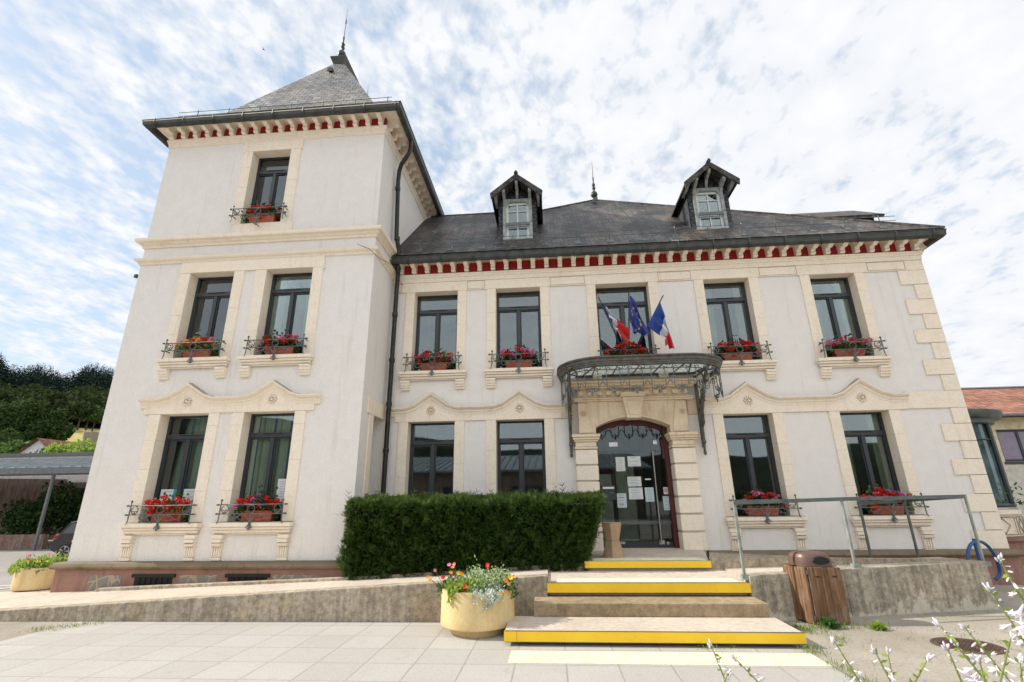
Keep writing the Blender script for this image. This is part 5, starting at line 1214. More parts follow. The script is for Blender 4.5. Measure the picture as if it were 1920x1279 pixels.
mb.hexa([(2.5, 8.841, .40), (6.2, 8.751, .40), (6.2, 10.33, .40), (2.94, 10.33, .40)], [(2.5, 8.841, .60), (6.2, 8.751, .50), (6.2, 10.33, .44), (2.94, 10.33, .58)])
tag(mb.build('terrace_kerb', 'concrete'), kind='structure')

# ------------------------------------------------------------------ handrail
hr = empty('handrail', (4.4, 7.9, .6)); tag(hr, 'grey green steel handrail around the terrace right of the steps', 'handrail')
tops = [tuple(atY(1376, 941, 7.54)), tuple(atY(1577, 934, 7.93)), tuple(atY(1809, 929, 8.38))]
bots = [tuple(atY(1392, 1078, 7.54)), tuple(atY(1605, 1058, 7.93)), tuple(atY(1843, 1054, 8.38))]
back = [(6.05, 9.30), (5.28, 9.32)]
mb = MB(); ztop = tops[0][2]
def railbar(mb, a, b, w=.045, h=.012):
    d = (Vector(b) - Vector(a)).normalized(); s = Vector((-d.y, d.x, 0)).normalized() * w / 2; u = Vector((0, 0, h)); A = Vector(a); B_ = Vector(b)
    mb.hexa([A - s, B_ - s, B_ + s, A + s], [A - s + u, B_ - s + u, B_ + s + u, A + s + u])
    e = Vector((0, 0, -.04)); s2 = s * .25
    mb.hexa([A - s + e, B_ - s + e, B_ - s + s2 + e, A - s + s2 + e], [A - s, B_ - s, B_ - s + s2, A - s + s2])
pts = [tops[0], tops[1], tops[2], tuple(atY(1700, 937, 9.3)), tuple(atY(1608, 943, 9.3))]
for a, b in zip(pts[:-1], pts[1:]): railbar(mb, a, b)
mb.build('top_rail', 'rail', hr)
def post(mb, a, b):
    A, B_ = Vector(a), Vector(b); w = .022
    for s0 in ((-w, 0, w, .008), (-w, -.03, -w + .010, .0)):
        mb.hexa([(A.x + s0[0], A.y + s0[1], A.z), (A.x + s0[2], A.y + s0[1], A.z), (A.x + s0[2], A.y + s0[3], A.z), (A.x + s0[0], A.y + s0[3], A.z)], [(B_.x + s0[0], B_.y + s0[1], B_.z), (B_.x + s0[2], B_.y + s0[1], B_.z), (B_.x + s0[2], B_.y + s0[3], B_.z), (B_.x + s0[0], B_.y + s0[3], B_.z)])
for k in range(3):
    mb = MB(); b = (tops[k][0], bots[k][1], bots[k][2] - .04); post(mb, b, tops[k]); mb.box(b[0] - .05, b[0] + .05, b[1] - .06, b[1] + .03, b[2] - .01, b[2] + .045); mb.build('post', 'galv', hr)
for (x, y, zb) in ((6.03, 9.3, .55), (5.28, 9.3, .55)):
    mb = MB(); post(mb, (x, y, zb), (x, y, tops[2][2] - .07)); mb.build('post', 'rail', hr)

# ------------------------------------------------------------------ hedge
hx0, hx1, hy0, hy1, hz1 = -3.54, .84, 8.56, 9.85, 1.60
hb = lambda x: .36 + (x - hx0) / (hx1 - hx0) * .21
hedge = empty('yew_hedge', (-1.4, 9.2, .4)); tag(hedge, 'clipped dark green yew hedge left of the entrance', 'hedge')
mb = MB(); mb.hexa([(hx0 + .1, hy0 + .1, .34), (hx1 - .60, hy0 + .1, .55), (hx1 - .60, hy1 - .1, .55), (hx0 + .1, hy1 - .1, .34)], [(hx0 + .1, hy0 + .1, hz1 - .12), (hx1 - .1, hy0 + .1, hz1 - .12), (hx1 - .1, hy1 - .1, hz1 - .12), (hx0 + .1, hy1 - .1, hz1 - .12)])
mb.build('shade_core', 'yewcore', hedge)  # solid core, coloured near-black to stand for the shade inside the hedge
def hedge_leaves(n):
    r = np.random.default_rng(5)
    kinds = r.choice(4, n, p=[.47, .33, .12, .08]); C = np.zeros((n, 3)); D = np.zeros((n, 3))
    x = r.uniform(hx0, hx1, n); y = r.uniform(hy0, hy1, n); z = r.uniform(0, 1, n); low = .36 + (x - hx0) / (hx1 - hx0) * .21
    def wob(a, b): return .035 * np.sin(a * 5.1 + 1) * np.sin(b * 6.3) + .03 * np.sin(a * 13 + b * 9) + .02 * np.sin(a * 23 - b * 17)
    dep = np.abs(r.normal(0, .05, n))
    zz = low + (hz1 - low) * z
    C[:, 0] = x; C[:, 1] = y; C[:, 2] = zz
    zz = zz - .06 * (kinds == 0); C[:, 2] = zz
    f = kinds == 0; C[f, 1] = hy0 + dep[f] + wob(x[f], zz[f]); D[f] = (0, -1, .5)
    f = kinds == 1; C[f, 2] = hz1 - dep[f] * .9 + wob(x[f], y[f]) * 1.1; D[f] = (0, -.2, 1)
    f = kinds == 2; C[f, 0] = hx0 + dep[f] + wob(y[f], zz[f]); D[f] = (-1, 0, .5)
    f = kinds == 3; C[f, 0] = hx1 - dep[f] + wob(y[f], zz[f]); D[f] = (1, 0, .5)
    C[:, 0] -= np.clip((C[:, 0] - (hx1 - .9)) / .9, 0, 1) * .38 * (1 - z) * (kinds != 1)
    # round the top edges
    over = np.clip((C[:, 2] - (hz1 - .14)) / .14, 0, 1)
    f = kinds == 0; C[f, 1] += (over[f] ** 2) * .08
    # each sprig: a fan of needles
    d = unit(D + r.normal(size=(n, 3)) * .55); L2 = r.uniform(.05, .10, n)
    long = r.random(n) < .035; L2[long] *= r.uniform(1.5, 2.8, long.sum())
    a = unit(np.cross(d, r.normal(size=(n, 3)))); out = []
    for k in range(6):
        t = (k // 2) / 3; sgn = 1 if k % 2 else -1
        c = C + d * (L2 * t)[:, None]; dd = unit(d * .75 + a * sgn * .75); b = np.cross(dd, np.cross(a, d)); ln = (L2 * (.55 - t * .2))[:, None]; w = unit(b) * .0045
        out.append(np.stack([c - w, c + dd * ln * .5 - w * 1.3, c + dd * ln, c + w], 1))
    out.append(np.stack([C + a * .004, C + d * L2[:, None], C + d * L2[:, None] * 1.05, C - a * .004], 1))
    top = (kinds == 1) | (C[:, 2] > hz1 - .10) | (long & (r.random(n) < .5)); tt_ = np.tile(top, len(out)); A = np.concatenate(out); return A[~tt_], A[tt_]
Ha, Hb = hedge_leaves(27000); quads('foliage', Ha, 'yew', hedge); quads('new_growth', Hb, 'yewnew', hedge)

# ------------------------------------------------------------------ planters
PL = {}
def planter(c, r, h, lab, seed, shade=1.0, flowers=None, group=None):
    root = empty('concrete_planter', c); tag(root, lab, 'planter')
    mb = MB(); k = r / .47
    mb.lathe([(0, 0), (.345 * k, 0), (.36 * k, .07), (.355 * k, .075)], (0, 0, 0), 48); mb.build('base', 'planter', root, local=True, smooth=40)
    mb = MB(); mb.lathe([(.34 * k, .078), (.40 * k, .08), (.450 * k, .084), (.468 * k, .098), (.474 * k, .125), (r * 1.004, .2), (r * 1.0, h - .06), (r * .985, h - .01), (r * .965, h), (r * .87, h), (r * .86, h - .10), (0, h - .09)], (0, 0, 0), 64)
    mb.build('bowl', 'planter', root, local=True, smooth=35)
    mb = MB(); mb.lathe([(r * .85, h - .07), (r * .4, h - .03), (0, h - .02)], (0, 0, 0), 24); mb.build('soil', 'soil', root, local=True)
    return root
def sprays(root, r, h, seed, specs, heads, scale=1.0):
    rng = np.random.default_rng(seed); O = np.array(worldloc(root))
    for (mat, n, zr, rad, size, cx, cy, asp) in specs:
        a = rng.uniform(0, 2 * PI, n); q = np.sqrt(rng.uniform(0, 1, n)) * rad
        C = np.stack([cx + q * np.cos(a), cy + q * np.sin(a), h + np.abs(rng.normal(0, zr, n))], 1) + O
        far = np.hypot(C[:, 0] - O[0], C[:, 1] - O[1]) > r; C[far, 2] -= rng.uniform(0, .12, far.sum())
        quads('foliage', leaf_polys(C, rng.uniform(size * .6, size * 1.3, n), np.array([0, -.3, .7]), .8, asp, rng, 6), mat, root)
    fl = {}
    rr = random.Random(seed)
    for (mat, x, y, z, s) in heads:
        if mat not in PL:
            g = np.random.default_rng(len(PL) + 9); P_ = []
            for k in range(7):
                t = 2 * PI * k / 7; d = np.array([math.cos(t), math.sin(t), .35]); d /= np.linalg.norm(d); w = np.array([-math.sin(t), math.cos(t), 0]) * .52
                P_.append([d * .1, d * .55 + w, d * 1.05, d * .55 - w])
            o = quads('flower_head', np.array(P_), mat); PL[mat] = o.data; bpy.data.objects.remove(o)
        p = (x, y, z); s *= .68; o = put(PL[mat], 'flower_head', root, p, (rr.uniform(.5, 1.4), rr.uniform(-.4, .4), rr.uniform(-.5, .5))); o.scale = (s, s, s)
        mb = MB(); mb.tube([(x * .75, y * .75, h - .02), (x * .9, y * .92, (h + z) / 2 + .02), (x, y, z)], .003, 4); mb.build('stem', 'stem', root, local=True)
pa = planter((-1.02, 6.985, 0), .472, .51, 'round yellow concrete planter of mixed flowers beside the bottom step', 1)
sprays(pa, .44, .50, 3, [('leaf', 320, .08, .26, .055, -.12, .05, .45), ('lime', 260, .05, .14, .07, -.22, -.28, .5), ('lime', 220, .05, .16, .06, 0, -.3, .6), ('leafpale', 1300, .10, .26, .034, .10, -.12, .7), ('leafsilver', 700, .035, .22, .032, .16, -.33, .8), ('leafpale', 420, .09, .16, .045, .3, .05, .8), ('leafpale', 260, .05, .14, .04, -.2, -.2, .6), ('leaf', 180, .05, .14, .05, .38, -.12, .5), ('leaf', 200, .05, .16, .05, -.38, -.05, .5)],
       [('fpink', -.37, -.1, .78, .045), ('fpink', -.30, -.12, .79, .04), ('forange', -.31, -.18, .76, .04), ('fyellow', -.23, -.2, .69, .045), ('forange', -.18, -.22, .69, .04), ('forange', -.33, -.2, .70, .045), ('fred', -.45, -.1, .63, .045), ('fred', -.25, -.36, .57, .045), ('fred', -.10, -.42, .57, .05), ('fyellow', -.62, -.1, .60, .045), ('forange', -.66, -.05, .63, .035), ('fpink', -.57, -.05, .71, .035),
        ('fred', .15, -.18, .79, .045), ('fred', .145, -.17, .76, .04), ('fyellow', .44, -.12, .63, .05), ('forange', .48, -.1, .64, .04), ('forange', .38, -.2, .61, .05), ('forange', .42, -.25, .58, .04), ('fyellow', .33, -.38, .49, .045), ('forange', .40, -.36, .50, .04), ('forange', -.02, -.3, .60, .03), ('forange', .22, -.25, .62, .045)])
rng = np.random.default_rng(8); n = 160; t = rng.uniform(0, 1, n); C = np.stack([-.78 + .06 * np.sin(t * 4) - t * .05, 6.53 - .03 * t, .52 - t * .18], 1) + rng.normal(0, .012, (n, 3)); quads('trailing_foliage', leaf_polys(C, .03, None, 1, .8, rng), 'leafsilver', pa)
pb = planter((-9.93, 9.72, gz(-9.93, 9.72) - .0), .50, .47, 'round yellow concrete planter at the left corner of the tower', 2)
sprays(pb, .45, .46, 5, [('lime', 700, .07, .42, .07, -.1, -.1, .5), ('leaf', 300, .06, .4, .06, .1, -.1, .5), ('lime', 240, .03, .16, .06, -.52, -.1, .5), ('leaf', 420, .16, .18, .06, .38, .25, .5)],
       [('fpink', -.45, -.1, .62, .045), ('fpink', -.35, -.15, .66, .04), ('forange', -.2, -.3, .57, .05), ('fyellow', .05, -.35, .56, .05), ('fyellow', .12, -.33, .58, .045), ('forange', -.62, -.15, .46, .045), ('fpink', -.1, 0, .66, .04), ('fyellow', .2, -.3, .56, .045), ('fmag', .30, .1, .93, .06), ('fmag', .36, .1, .96, .06), ('fmag', .42, .15, .99, .055), ('fpink', .25, .1, .90, .05), ('fmag', .48, .2, 1.0, .05), ('forange', .40, .0, .70, .055), ('forange', .34, .0, .60, .05)])

# ------------------------------------------------------------------ litter bin
bn = empty('litter_bin', (3.5, 7.5, 0)); tag(bn, 'square wooden slatted litter bin with a brown metal hood', 'litter bin')
c0_, c1_, c2_ = Vector((3.30, 7.33, 0)), Vector((3.745, 7.37, 0)), Vector((3.17, 7.68, 0)); ex = (c1_ - c0_); ey = (c2_ - c0_); H_ = .685
def bp(u, v, z): p = c0_ + ex * u + ey * v; return (p.x, p.y, z)
def slab(mb, u0, u1, v0, v1, z0, z1): mb.hexa([bp(u0, v0, z0), bp(u1, v0, z0), bp(u1, v1, z0), bp(u0, v1, z0)], [bp(u0, v0, z1), bp(u1, v0, z1), bp(u1, v1, z1), bp(u0, v1, z1)])
rr = random.Random(4)
def bplank(u0, u1, v0, v1):
    mb = MB(); slab(mb, u0, u1, v0, v1, .015 + rr.uniform(0, .015), H_ - rr.uniform(0, .012)); mb.build('plank', 'wood', bn, bevel=.006)
for a, b in ((.045, .40), (.41, .60), (.61, .985)): bplank(a, b, -.03, .03)
for a, b in ((.045, .40), (.41, .60), (.61, .985)): bplank(a, b, .97, 1.03)
for a, b in ((.0, .33), (.34, .63), (.64, 1.0)): bplank(-.04, .025, a + .0, b); bplank(.99, 1.04, a, b)
mb = MB(); slab(mb, .06, .96, .06, .94, .02, H_ - .03); mb.build('liner', 'black', bn)
mb = MB(); slab(mb, .03, .97, .03, .97, H_ + .001, H_ + .012)
# rounded hood with an oval mouth
hood = []; nu_, rows = 96, [(1.0, 0), (1.0, .055), (.97, .10), (.90, .135), (.74, .158), (.45, .168), (0.02, .170)]
for rs, z in rows:
    ringp = []
    for k in range(nu_):
        t = 2 * PI * k / nu_; e = 3.6; cx = abs(math.cos(t)) ** (2 / e) * math.copysign(1, math.cos(t)); cy = abs(math.sin(t)) ** (2 / e) * math.copysign(1, math.sin(t))
        ringp.append(bp(.5 + .47 * cx * rs, .5 + .47 * cy * rs, H_ + .012 + z))
    hood.append(ringp)
for i in range(len(hood) - 1):
    for k in range(nu_): mb.face([hood[i][k], hood[i][(k + 1) % nu_], hood[i + 1][(k + 1) % nu_], hood[i + 1][k]])
hd = mb.build('hood', 'hood', bn, smooth=50)
mb = MB(); q = []
for k in range(20):
    t = 2 * PI * k / 20; q.append(((.52 + .25 * math.cos(t)), H_ + .073 + .047 * math.sin(t)))
mb.hexa([bp(u, -.0, z) for u, z in q], [bp(u, .07, z + .012) for u, z in q])
mb.build('mouth', 'black', hd)
mb = MB()
for u in (.30, .80): slab(mb, u - .07, u + .07, -.036, -.02, H_ - .125, H_ - .105)
mb.build('hand_slot', 'doorwood', bn)
mb = MB()
for z in (.06, .60): slab(mb, .0, .045, -.045, .0, z, z + .05)
mb.build('hinge', 'zinc_pale', bn)

# bike stand, pedestal, manhole
bk_ = empty('bicycle_stand', (6.82, 8.95, 0)); tag(bk_, 'blue steel hoop bicycle stand behind the end of the handrail', 'bicycle stand')
mb = MB(); P_ = [tuple(atY(x, y, Y)) for x, y, Y in ((1815, 1062, 8.78), (1814, 1044, 8.8), (1816, 1028, 8.83), (1822, 1018, 8.86), (1831, 1014, 8.9), (1842, 1016, 8.94), (1853, 1024, 8.98), (1862, 1036, 9.02), (1868, 1048, 9.06), (1873, 1062, 9.08), (1875, 1072, 9.1), (1873, 1080, 9.1), (1866, 1087, 9.1))]
from mathutils import geometry
S_ = []
for i in range(len(P_) - 1):
    a, b = Vector(P_[i]), Vector(P_[i + 1]); S_ += [a, (a + b) / 2]
S_.append(Vector(P_[-1])); Q_ = [S_[0]] + [(S_[i - 1] + S_[i] * 2 + S_[i + 1]) / 4 for i in range(1, len(S_) - 1)] + [S_[-1]]
mb.tube(Q_, .024, 10); mb.build('hoop', 'blue', bk_, smooth=50)
mb = MB(); p = atY(1826, 1010, 8.9); mb.box(p.x - .02, p.x + .02, 8.88, 8.92, 0, p.z); mb.box(p.x - .1, p.x + .1, 8.8, 9.0, 0, .01); mb.build('upright', 'blue', bk_)
mb = MB()
for k in range(6):
    pass
def hexp(r, z, n=6, a0=.3): return [(1.0 + r * math.cos(a0 + 2 * PI * k / n), 9.12 + r * math.sin(a0 + 2 * PI * k / n), z) for k in range(n)]
mb.hexa(hexp(.205, .628), hexp(.125, .90)); mb.hexa(hexp(.125, .901), hexp(.19, 1.17)); mb.hexa(hexp(.19, 1.171), hexp(.18, 1.185))
tag(mb.build('stone_pedestal', 'ped', None, loc=(1.0, 9.12, .63), bevel=.006), 'waisted six sided tan stone pedestal between hedge and door', 'pedestal')
mh = empty('manhole_cover', (4.46, 6.45, 0)); tag(mh, 'round rusty cast iron manhole cover in the gravelled yard', 'manhole cover')
mb = MB(); mb.lathe([(0, .012), (.285, .012), (.287, .006)], (4.46, 6.45, 0), 40)
for i in range(-11, 12):
    for j in range(-11, 12):
        if math.hypot(i, j) * .024 < .268:
            x, y = 4.46 + i * .024, 6.45 + j * .024; a, b = (.009, .004) if (i + j) % 2 else (.004, .009); mb.box(x - a, x + a, y - b, y + b, .012, .016)
mb.build('lid', 'manhole', mh)
mb = MB(); mb.lathe([(.29, .006), (.29, .014), (.32, .014), (.322, .006)], (4.46, 6.45, 0), 40); mb.build('rim', 'manhole', mh)

# letterbox and notices
lbx = empty('letterbox', (1.14, YD - .08, 1.54)); tag(lbx, 'dark grey letterbox left of the entrance door', 'letterbox')
mb = MB(); mb.box(1.005, 1.28, YD - .17, YD - .012, 1.54, 1.84); mb.build('case', 'mailbox', lbx, bevel=.015)
mb = MB(); mb.box(1.03, 1.26, YD - .178, YD - .1705, 1.765, 1.805); mb.build('flap', 'white', lbx); mb = MB(); mb.box(1.16, 1.245, YD - .177, YD - .1705, 1.675, 1.70); mb.box(1.03, 1.045, YD - .177, YD - .1705, 1.68, 1.695); mb.build('name_plate', 'zinc_pale', lbx)
def notice(x0, x1, z0, z1, y, mat, lab, ink=5, red=False, tilt=0, cyan=None, seed=0):
    root = empty('notice', ((x0 + x1) / 2, y, z0)); tag(root, lab, 'notice'); r = random.Random(seed)
    mb = MB(); mb.box(x0, x1, y - .002, y, z0, z1); mb.build('sheet', mat, root)
    mb = MB(); w = x1 - x0; h = z1 - z0
    for k in range(ink):
        z = z1 - h * (.12 + .76 * k / max(1, ink - 1)); a = x0 + w * r.uniform(.12, .25); b = x1 - w * r.uniform(.12, .35); mb.box(a, b, y - .0035, y - .0022, z - .0035, z + .0035)
    mb.build('print', 'ink', root)
    if red: mb = MB(); mb.box(x0 + w * .2, x1 - w * .25, y - .0045, y - .0036, z1 - h * .32, z1 - h * .26); mb.box(x0 + w * .2, x1 - w * .3, y - .0045, y - .0036, z0 + h * .2, z0 + h * .25); mb.build('print', 'inkred', root)
    if cyan: mb = MB(); mb.box(cyan[0], cyan[1], y - .004, y - .0022, z0, z1); mb.build('print', 'cyan', root)
yn = YD - .014
notice(1.355, 1.545, 2.12, 2.41, yn, 'paper', 'upper left portrait sheet taped inside the entrance door', 6, seed=1)
notice(1.605, 1.875, 2.215, 2.42, yn, 'paper', 'upper landscape sheet beside the portrait sheet on the door', 3, seed=2)
notice(1.57, 1.85, 1.81, 2.005, yn, 'paper', 'upper of the two stacked landscape sheets in the middle of the door', 6, seed=3)
notice(1.575, 1.86, 1.555, 1.785, yn, 'paper', 'lower of the two stacked landscape sheets in the middle of the door', 6, seed=4)
notice(1.905, 2.085, 1.505, 1.785, yn, 'paperb', 'bluish sheet on the door directly left of the long handle', 7, seed=5)
notice(1.325, 1.515, 1.395, 1.675, yn, 'paperb', 'bluish sheet with red lines next to the letterbox', 5, True, seed=6)
notice(2.255, 2.375, 1.335, 1.61, YD - .012, 'paperb', 'bluish sheet on the fixed glass right of the handle', 4, seed=7)
mb = MB(); mb.box(1.93, 2.05, YD - .014, YD - .012, 1.935, 1.962); tag(mb.build('label_strip', 'white', None, loc=(1.99, YD, 1.95)), 'narrow white label strip left of the door handle', 'label')
ns = empty('no_smoking_sign', (2.33, YD, 1.64)); tag(ns, 'small white sign with a red ring on the door glass', 'sign')
mb = MB(); mb.box(2.285, 2.375, YD - .014, YD - .012, 1.645, 1.785); mb.build('plate', 'white', ns)
mb = MB(); mb.tube([(x, YD - .016, z) for x, _, z in circle(2.33, 1.725, .034, 0, 2 * PI * 17 / 18, 17)], .005, 4, closed=True); mb.tube([(2.308, YD - .0165, 1.748), (2.352, YD - .0165, 1.702)], .004, 4); mb.build('red_ring', 'inkred', ns)
mb = MB(); mb.box(2.31, 2.345, YD - .0155, YD - .0142, 1.72, 1.729); mb.build('cigarette', 'black', ns)
yw = DT + Wd + .03
notice(-7.64, -7.28, 1.56 - .05, 1.86, yw, 'paper', 'left white sheet with a cyan bar in the lower left tower window', 4, cyan=(-7.38, -7.31), seed=8)
notice(-7.17, -6.84, 1.45, 1.86, yw, 'paper', 'right white sheet with a cyan edge in the lower left tower window', 4, cyan=(-6.91, -6.84), seed=9)
notice(-5.28, -5.06, 1.6, 2.02, yw, 'paper', 'tall white sheet in the lower right tower window', 8, seed=10)
# ------------------------------------------------------------------ right background
an = empty('bow_window_annex', (10.5, 13, 0)); tag(an, 'low annex with a curved glass bay on a carved stone base', 'annex')
bxc, byc, br_ = 10.25, 14.2, 1.22
def arc(r, a0, a1, n): return [(bxc + r * math.cos(a0 + (a1 - a0) * i / n), byc + r * math.sin(a0 + (a1 - a0) * i / n)) for i in range(n + 1)]
def bayz(px, py, Y=13.2): return atY(px, py, Y).z
A_ = arc(br_, PI * 1.02, PI * 2.02, 12); zb0, zb1 = 1.28, 3.25
mb = MB()
for a, b in zip(A_[:-1], A_[1:]): mb.face([(a[0], a[1], zb0), (b[0], b[1], zb0), (b[0], b[1], zb1), (a[0], a[1], zb1)])
bay = mb.build('bay_glazing', 'bayglass', an)
for a in A_[::2]:
    mb = MB(); d = Vector((a[0] - bxc, a[1] - byc)).normalized() * .03; mb.tube([(a[0] + d.x, a[1] + d.y, zb0), (a[0] + d.x, a[1] + d.y, zb1)], .045, 6); mb.build('mullion', 'frame', bay)
for zz_, r_ in ((2.85, .02), (zb0 + .02, .05)): mb = MB(); mb.tube([(x, y, zz_) for x, y in arc(br_ + .02, PI, PI * 2.02, 24)], r_, 6); mb.build('transom', 'frame', bay)
mb = MB(); mb.lathe([(br_ + .02, 3.22), (br_ + .12, 3.25), (br_ + .14, 3.34), (br_ + .26, 3.37), (br_ + .33, 3.47), (br_ + .33, 3.55), (0, 3.75)], (bxc, byc, 0), 48); mb.build('bay_roof', 'zinc_pale', an, smooth=40)
mb = MB(); mb.lathe([(br_ + .05, -.1), (br_ + .05, .5), (br_ + .12, .52), (br_ + .12, .6), (br_ + .04, .62)], (bxc, byc, 0), 48); mb.build('bay_plinth', 'pink', an, smooth=30)
mb = MB(); mb.lathe([(br_ + .04, .62), (br_ + .04, 1.08), (br_ + .1, 1.1), (br_ + .1, 1.2), (br_ + .04, 1.26), (br_ - .1, 1.28)], (bxc, byc, 0), 48); mb.build('bay_base', 'stone', an, smooth=30)
mb = MB()
for t0 in (1.55, 1.72, 1.38):
    a = PI * t0; c = (bxc + (br_ + .05) * math.cos(a), byc + (br_ + .05) * math.sin(a)); tx, ty = -math.sin(a), math.cos(a)
    def q(u, z): return (c[0] + tx * u, c[1] + ty * u, z)
    mb.tube([q(0, 1.02), q(.17, .86), q(0, .68), q(-.17, .86)], .010, 4, closed=True); mb.tube([q(-.3, 1.04), q(.3, 1.04), q(.3, .66), q(-.3, .66)], .010, 4, closed=True)
mb.build('carved_diamond', 'joint', an)
mb = MB(); mb.box(XM + .01, 11.8, 14.6, 17.5, 0, 3.2); mb.build('annex_wall', 'cream2', an)
mb = MB(); rg = np.random.default_rng(4); C = np.stack([rg.uniform(9.6, 11.2, 500), rg.uniform(13.0, 14.4, 500), rg.uniform(1.3, 1.75, 500)], 1)
o = quads('indoor_plant', leaf_polys(C, .12, None, 1, .4, rg), 'leaf', None, origin=(10.4, 13.6, 1.3)); tag(o, 'leafy green plants standing inside the curved bay', 'plant')
nb = empty('neighbour_building', (22, 25, 0)); tag(nb, 'cream building with red tiled roof at the right edge', 'building')
yE, yR = 21.0, 25.5; zE, zR = 4.55, 6.5
mb = MB(); holed(mb, 14, 44, -.1, 4.5, [(18.05 + k * 3.2, 20.6 + k * 3.2, 2.75, 4.02) for k in range(7)], lambda u, z, d: (u, yE + .4 + d, z), .25); mb.build('wall', 'cream', nb)
mb = MB(); mb.box(14.3, 43.7, 29.2, 29.5, -.1, 4.4); mb.box(14, 14.3, 21.7, 29.5, -.1, 4.4); mb.box(43.7, 44, 21.7, 29.5, -.1, 4.4); mb.build('wall', 'cream', nb)
mb = MB(); mb.box(14.0, 44, yE + .33, yE + .399, 0, 2.62); mb.build('lower_wall', 'cream2', nb)
surf([[(13.5, yE - .1, zE), (44.5, yE - .1, zE), (44.5, yR, zR), (13.5, yR, zR)], [(13.5, 30, zE), (44.5, 30, zE), (44.5, yR, zR), (13.5, yR, zR)]], 'roof', 'rooftile', nb)
mb = MB(); mb.tube([(13.5, yE - .16, zE - .02), (44.5, yE - .16, zE - .02)], .07, 8); mb.tube([(13.5, yR, zR + .02), (44.5, yR, zR + .02)], .07, 6); mb.build('gutter', 'cladding', nb)
for k in range(7):
    x = 18.05 + 3.2 * k; mb = MB(); y = yE + .5
    mb.box(x, x + 2.55, y, y + .06, 2.75, 2.84); mb.box(x, x + 2.55, y, y + .06, 3.93, 4.02)
    for u in (0, .8, 1.65, 2.45): mb.box(x + u, x + u + .1, y, y + .06, 2.841, 3.929)
    mb.box(x - .05, x + 2.6, y - .16, y - .11, 2.66, 2.74)
    w = mb.build('window', 'frame', nb); mb = MB(); mb.box(x + .1, x + 2.45, y + .03, y + .04, 2.841, 3.929); mb.build('pane', 'lilac', w)

# ------------------------------------------------------------------ left background
Z0 = -.45
cp = empty('carport', (-30, 24, Z0)); tag(cp, 'open carport with a ribbed metal roof on leaning grey posts', 'carport')
mb = MB(); mb.box(-60, -14, 22.85, 22.95, 3.06, 3.36); mb.build('fascia', 'cladding', cp)
mb = MB(); mb.hexa([(-60, 22.96, 3.30), (-14, 22.96, 3.30), (-14, 28.9, 4.28), (-60, 28.9, 4.28)], [(-60, 22.96, 3.38), (-14, 22.96, 3.38), (-14, 28.9, 4.36), (-60, 28.9, 4.36)])
for k in range(76):
    x = -59.8 + k * .6; mb.hexa([(x - .03, 22.97, 3.385), (x + .03, 22.97, 3.385), (x + .03, 28.9, 4.365), (x - .03, 28.9, 4.365)], [(x - .015, 22.97, 3.43), (x + .015, 22.97, 3.43), (x + .015, 28.9, 4.41), (x - .015, 28.9, 4.41)])
mb.build('metal_roof', 'seam', cp)
mb = MB(); mb.box(-60, -14, 23.0, 23.12, 3.0, 3.25); mb.box(-60, -14, 28.5, 28.65, 3.95, 4.2)
for k in range(23): x = -59.5 + k * 2; mb.hexa([(x, 23.1, 3.05), (x + .08, 23.1, 3.05), (x + .08, 28.6, 4.0), (x, 28.6, 4.0)], [(x, 23.1, 3.25), (x + .08, 23.1, 3.25), (x + .08, 28.6, 4.2), (x, 28.6, 4.2)])
mb.build('beams', 'cladding', cp)
for x in (-24.75, -36, -48):
    mb = MB(); mb.hexa([(x, 23.05, Z0), (x + .17, 23.05, Z0), (x + .17, 23.2, Z0), (x, 23.2, Z0)], [(x - 1.0, 23.05, 3.06), (x - .83, 23.05, 3.06), (x - .83, 23.2, 3.06), (x - 1.0, 23.2, 3.06)]) if False else mb.box(x, x + .11, 23.05, 23.16, Z0, 3.06); mb.build('post', 'cladding', cp)
fb = empty('flat_roofed_building', (-40, 34, Z0)); tag(fb, 'long flat roofed grey building behind the carport', 'building')
mb = MB(); mb.box(-80, -24, 32.2, 42, Z0, 4.85); mb.build('wall', 'lightwall', fb); mb = MB(); mb.box(-80.1, -23.9, 32.1, 42.1, 4.851, 5.08); mb.build('parapet', 'cladding', fb)
mb = MB(); mb.hexa([(-60, 30, Z0), (-31.2, 30, Z0), (-31.2, 30.2, Z0), (-60, 30.2, Z0)], [(-60, 30, 3.9), (-31.2, 30, 3.15), (-31.2, 30.2, 3.15), (-60, 30.2, 3.9)]); mb.box(-31.199, -20, 30.0, 30.2, Z0, 2.95)
tag(mb.build('yard_wall', 'cwall', None, loc=(-40, 30, Z0)), 'tall reddish stained concrete wall under the carport roof', 'wall')
mb = MB(); mb.box(-27.5, -20, 27.2, 29.6, Z0, 2.5); tag(mb.build('dark_shed', 'frame', None, loc=(-25, 28, Z0)), 'dark open shed at the end of the stained wall', 'shed')
mb = MB(); mb.box(-40, -24.85, 23.6, 23.85, Z0, .22); tag(mb.build('low_wall', 'cwall', None, loc=(-30, 23.7, Z0), bevel=.02), 'long low stained wall behind the carport post', 'wall')
mb = MB(); mb.box(-24.3, -18.0, 23.6, 23.85, Z0, .24); tag(mb.build('low_wall', 'cwall', None, loc=(-21, 23.7, Z0), bevel=.02), 'short low wall behind the parked car', 'wall')
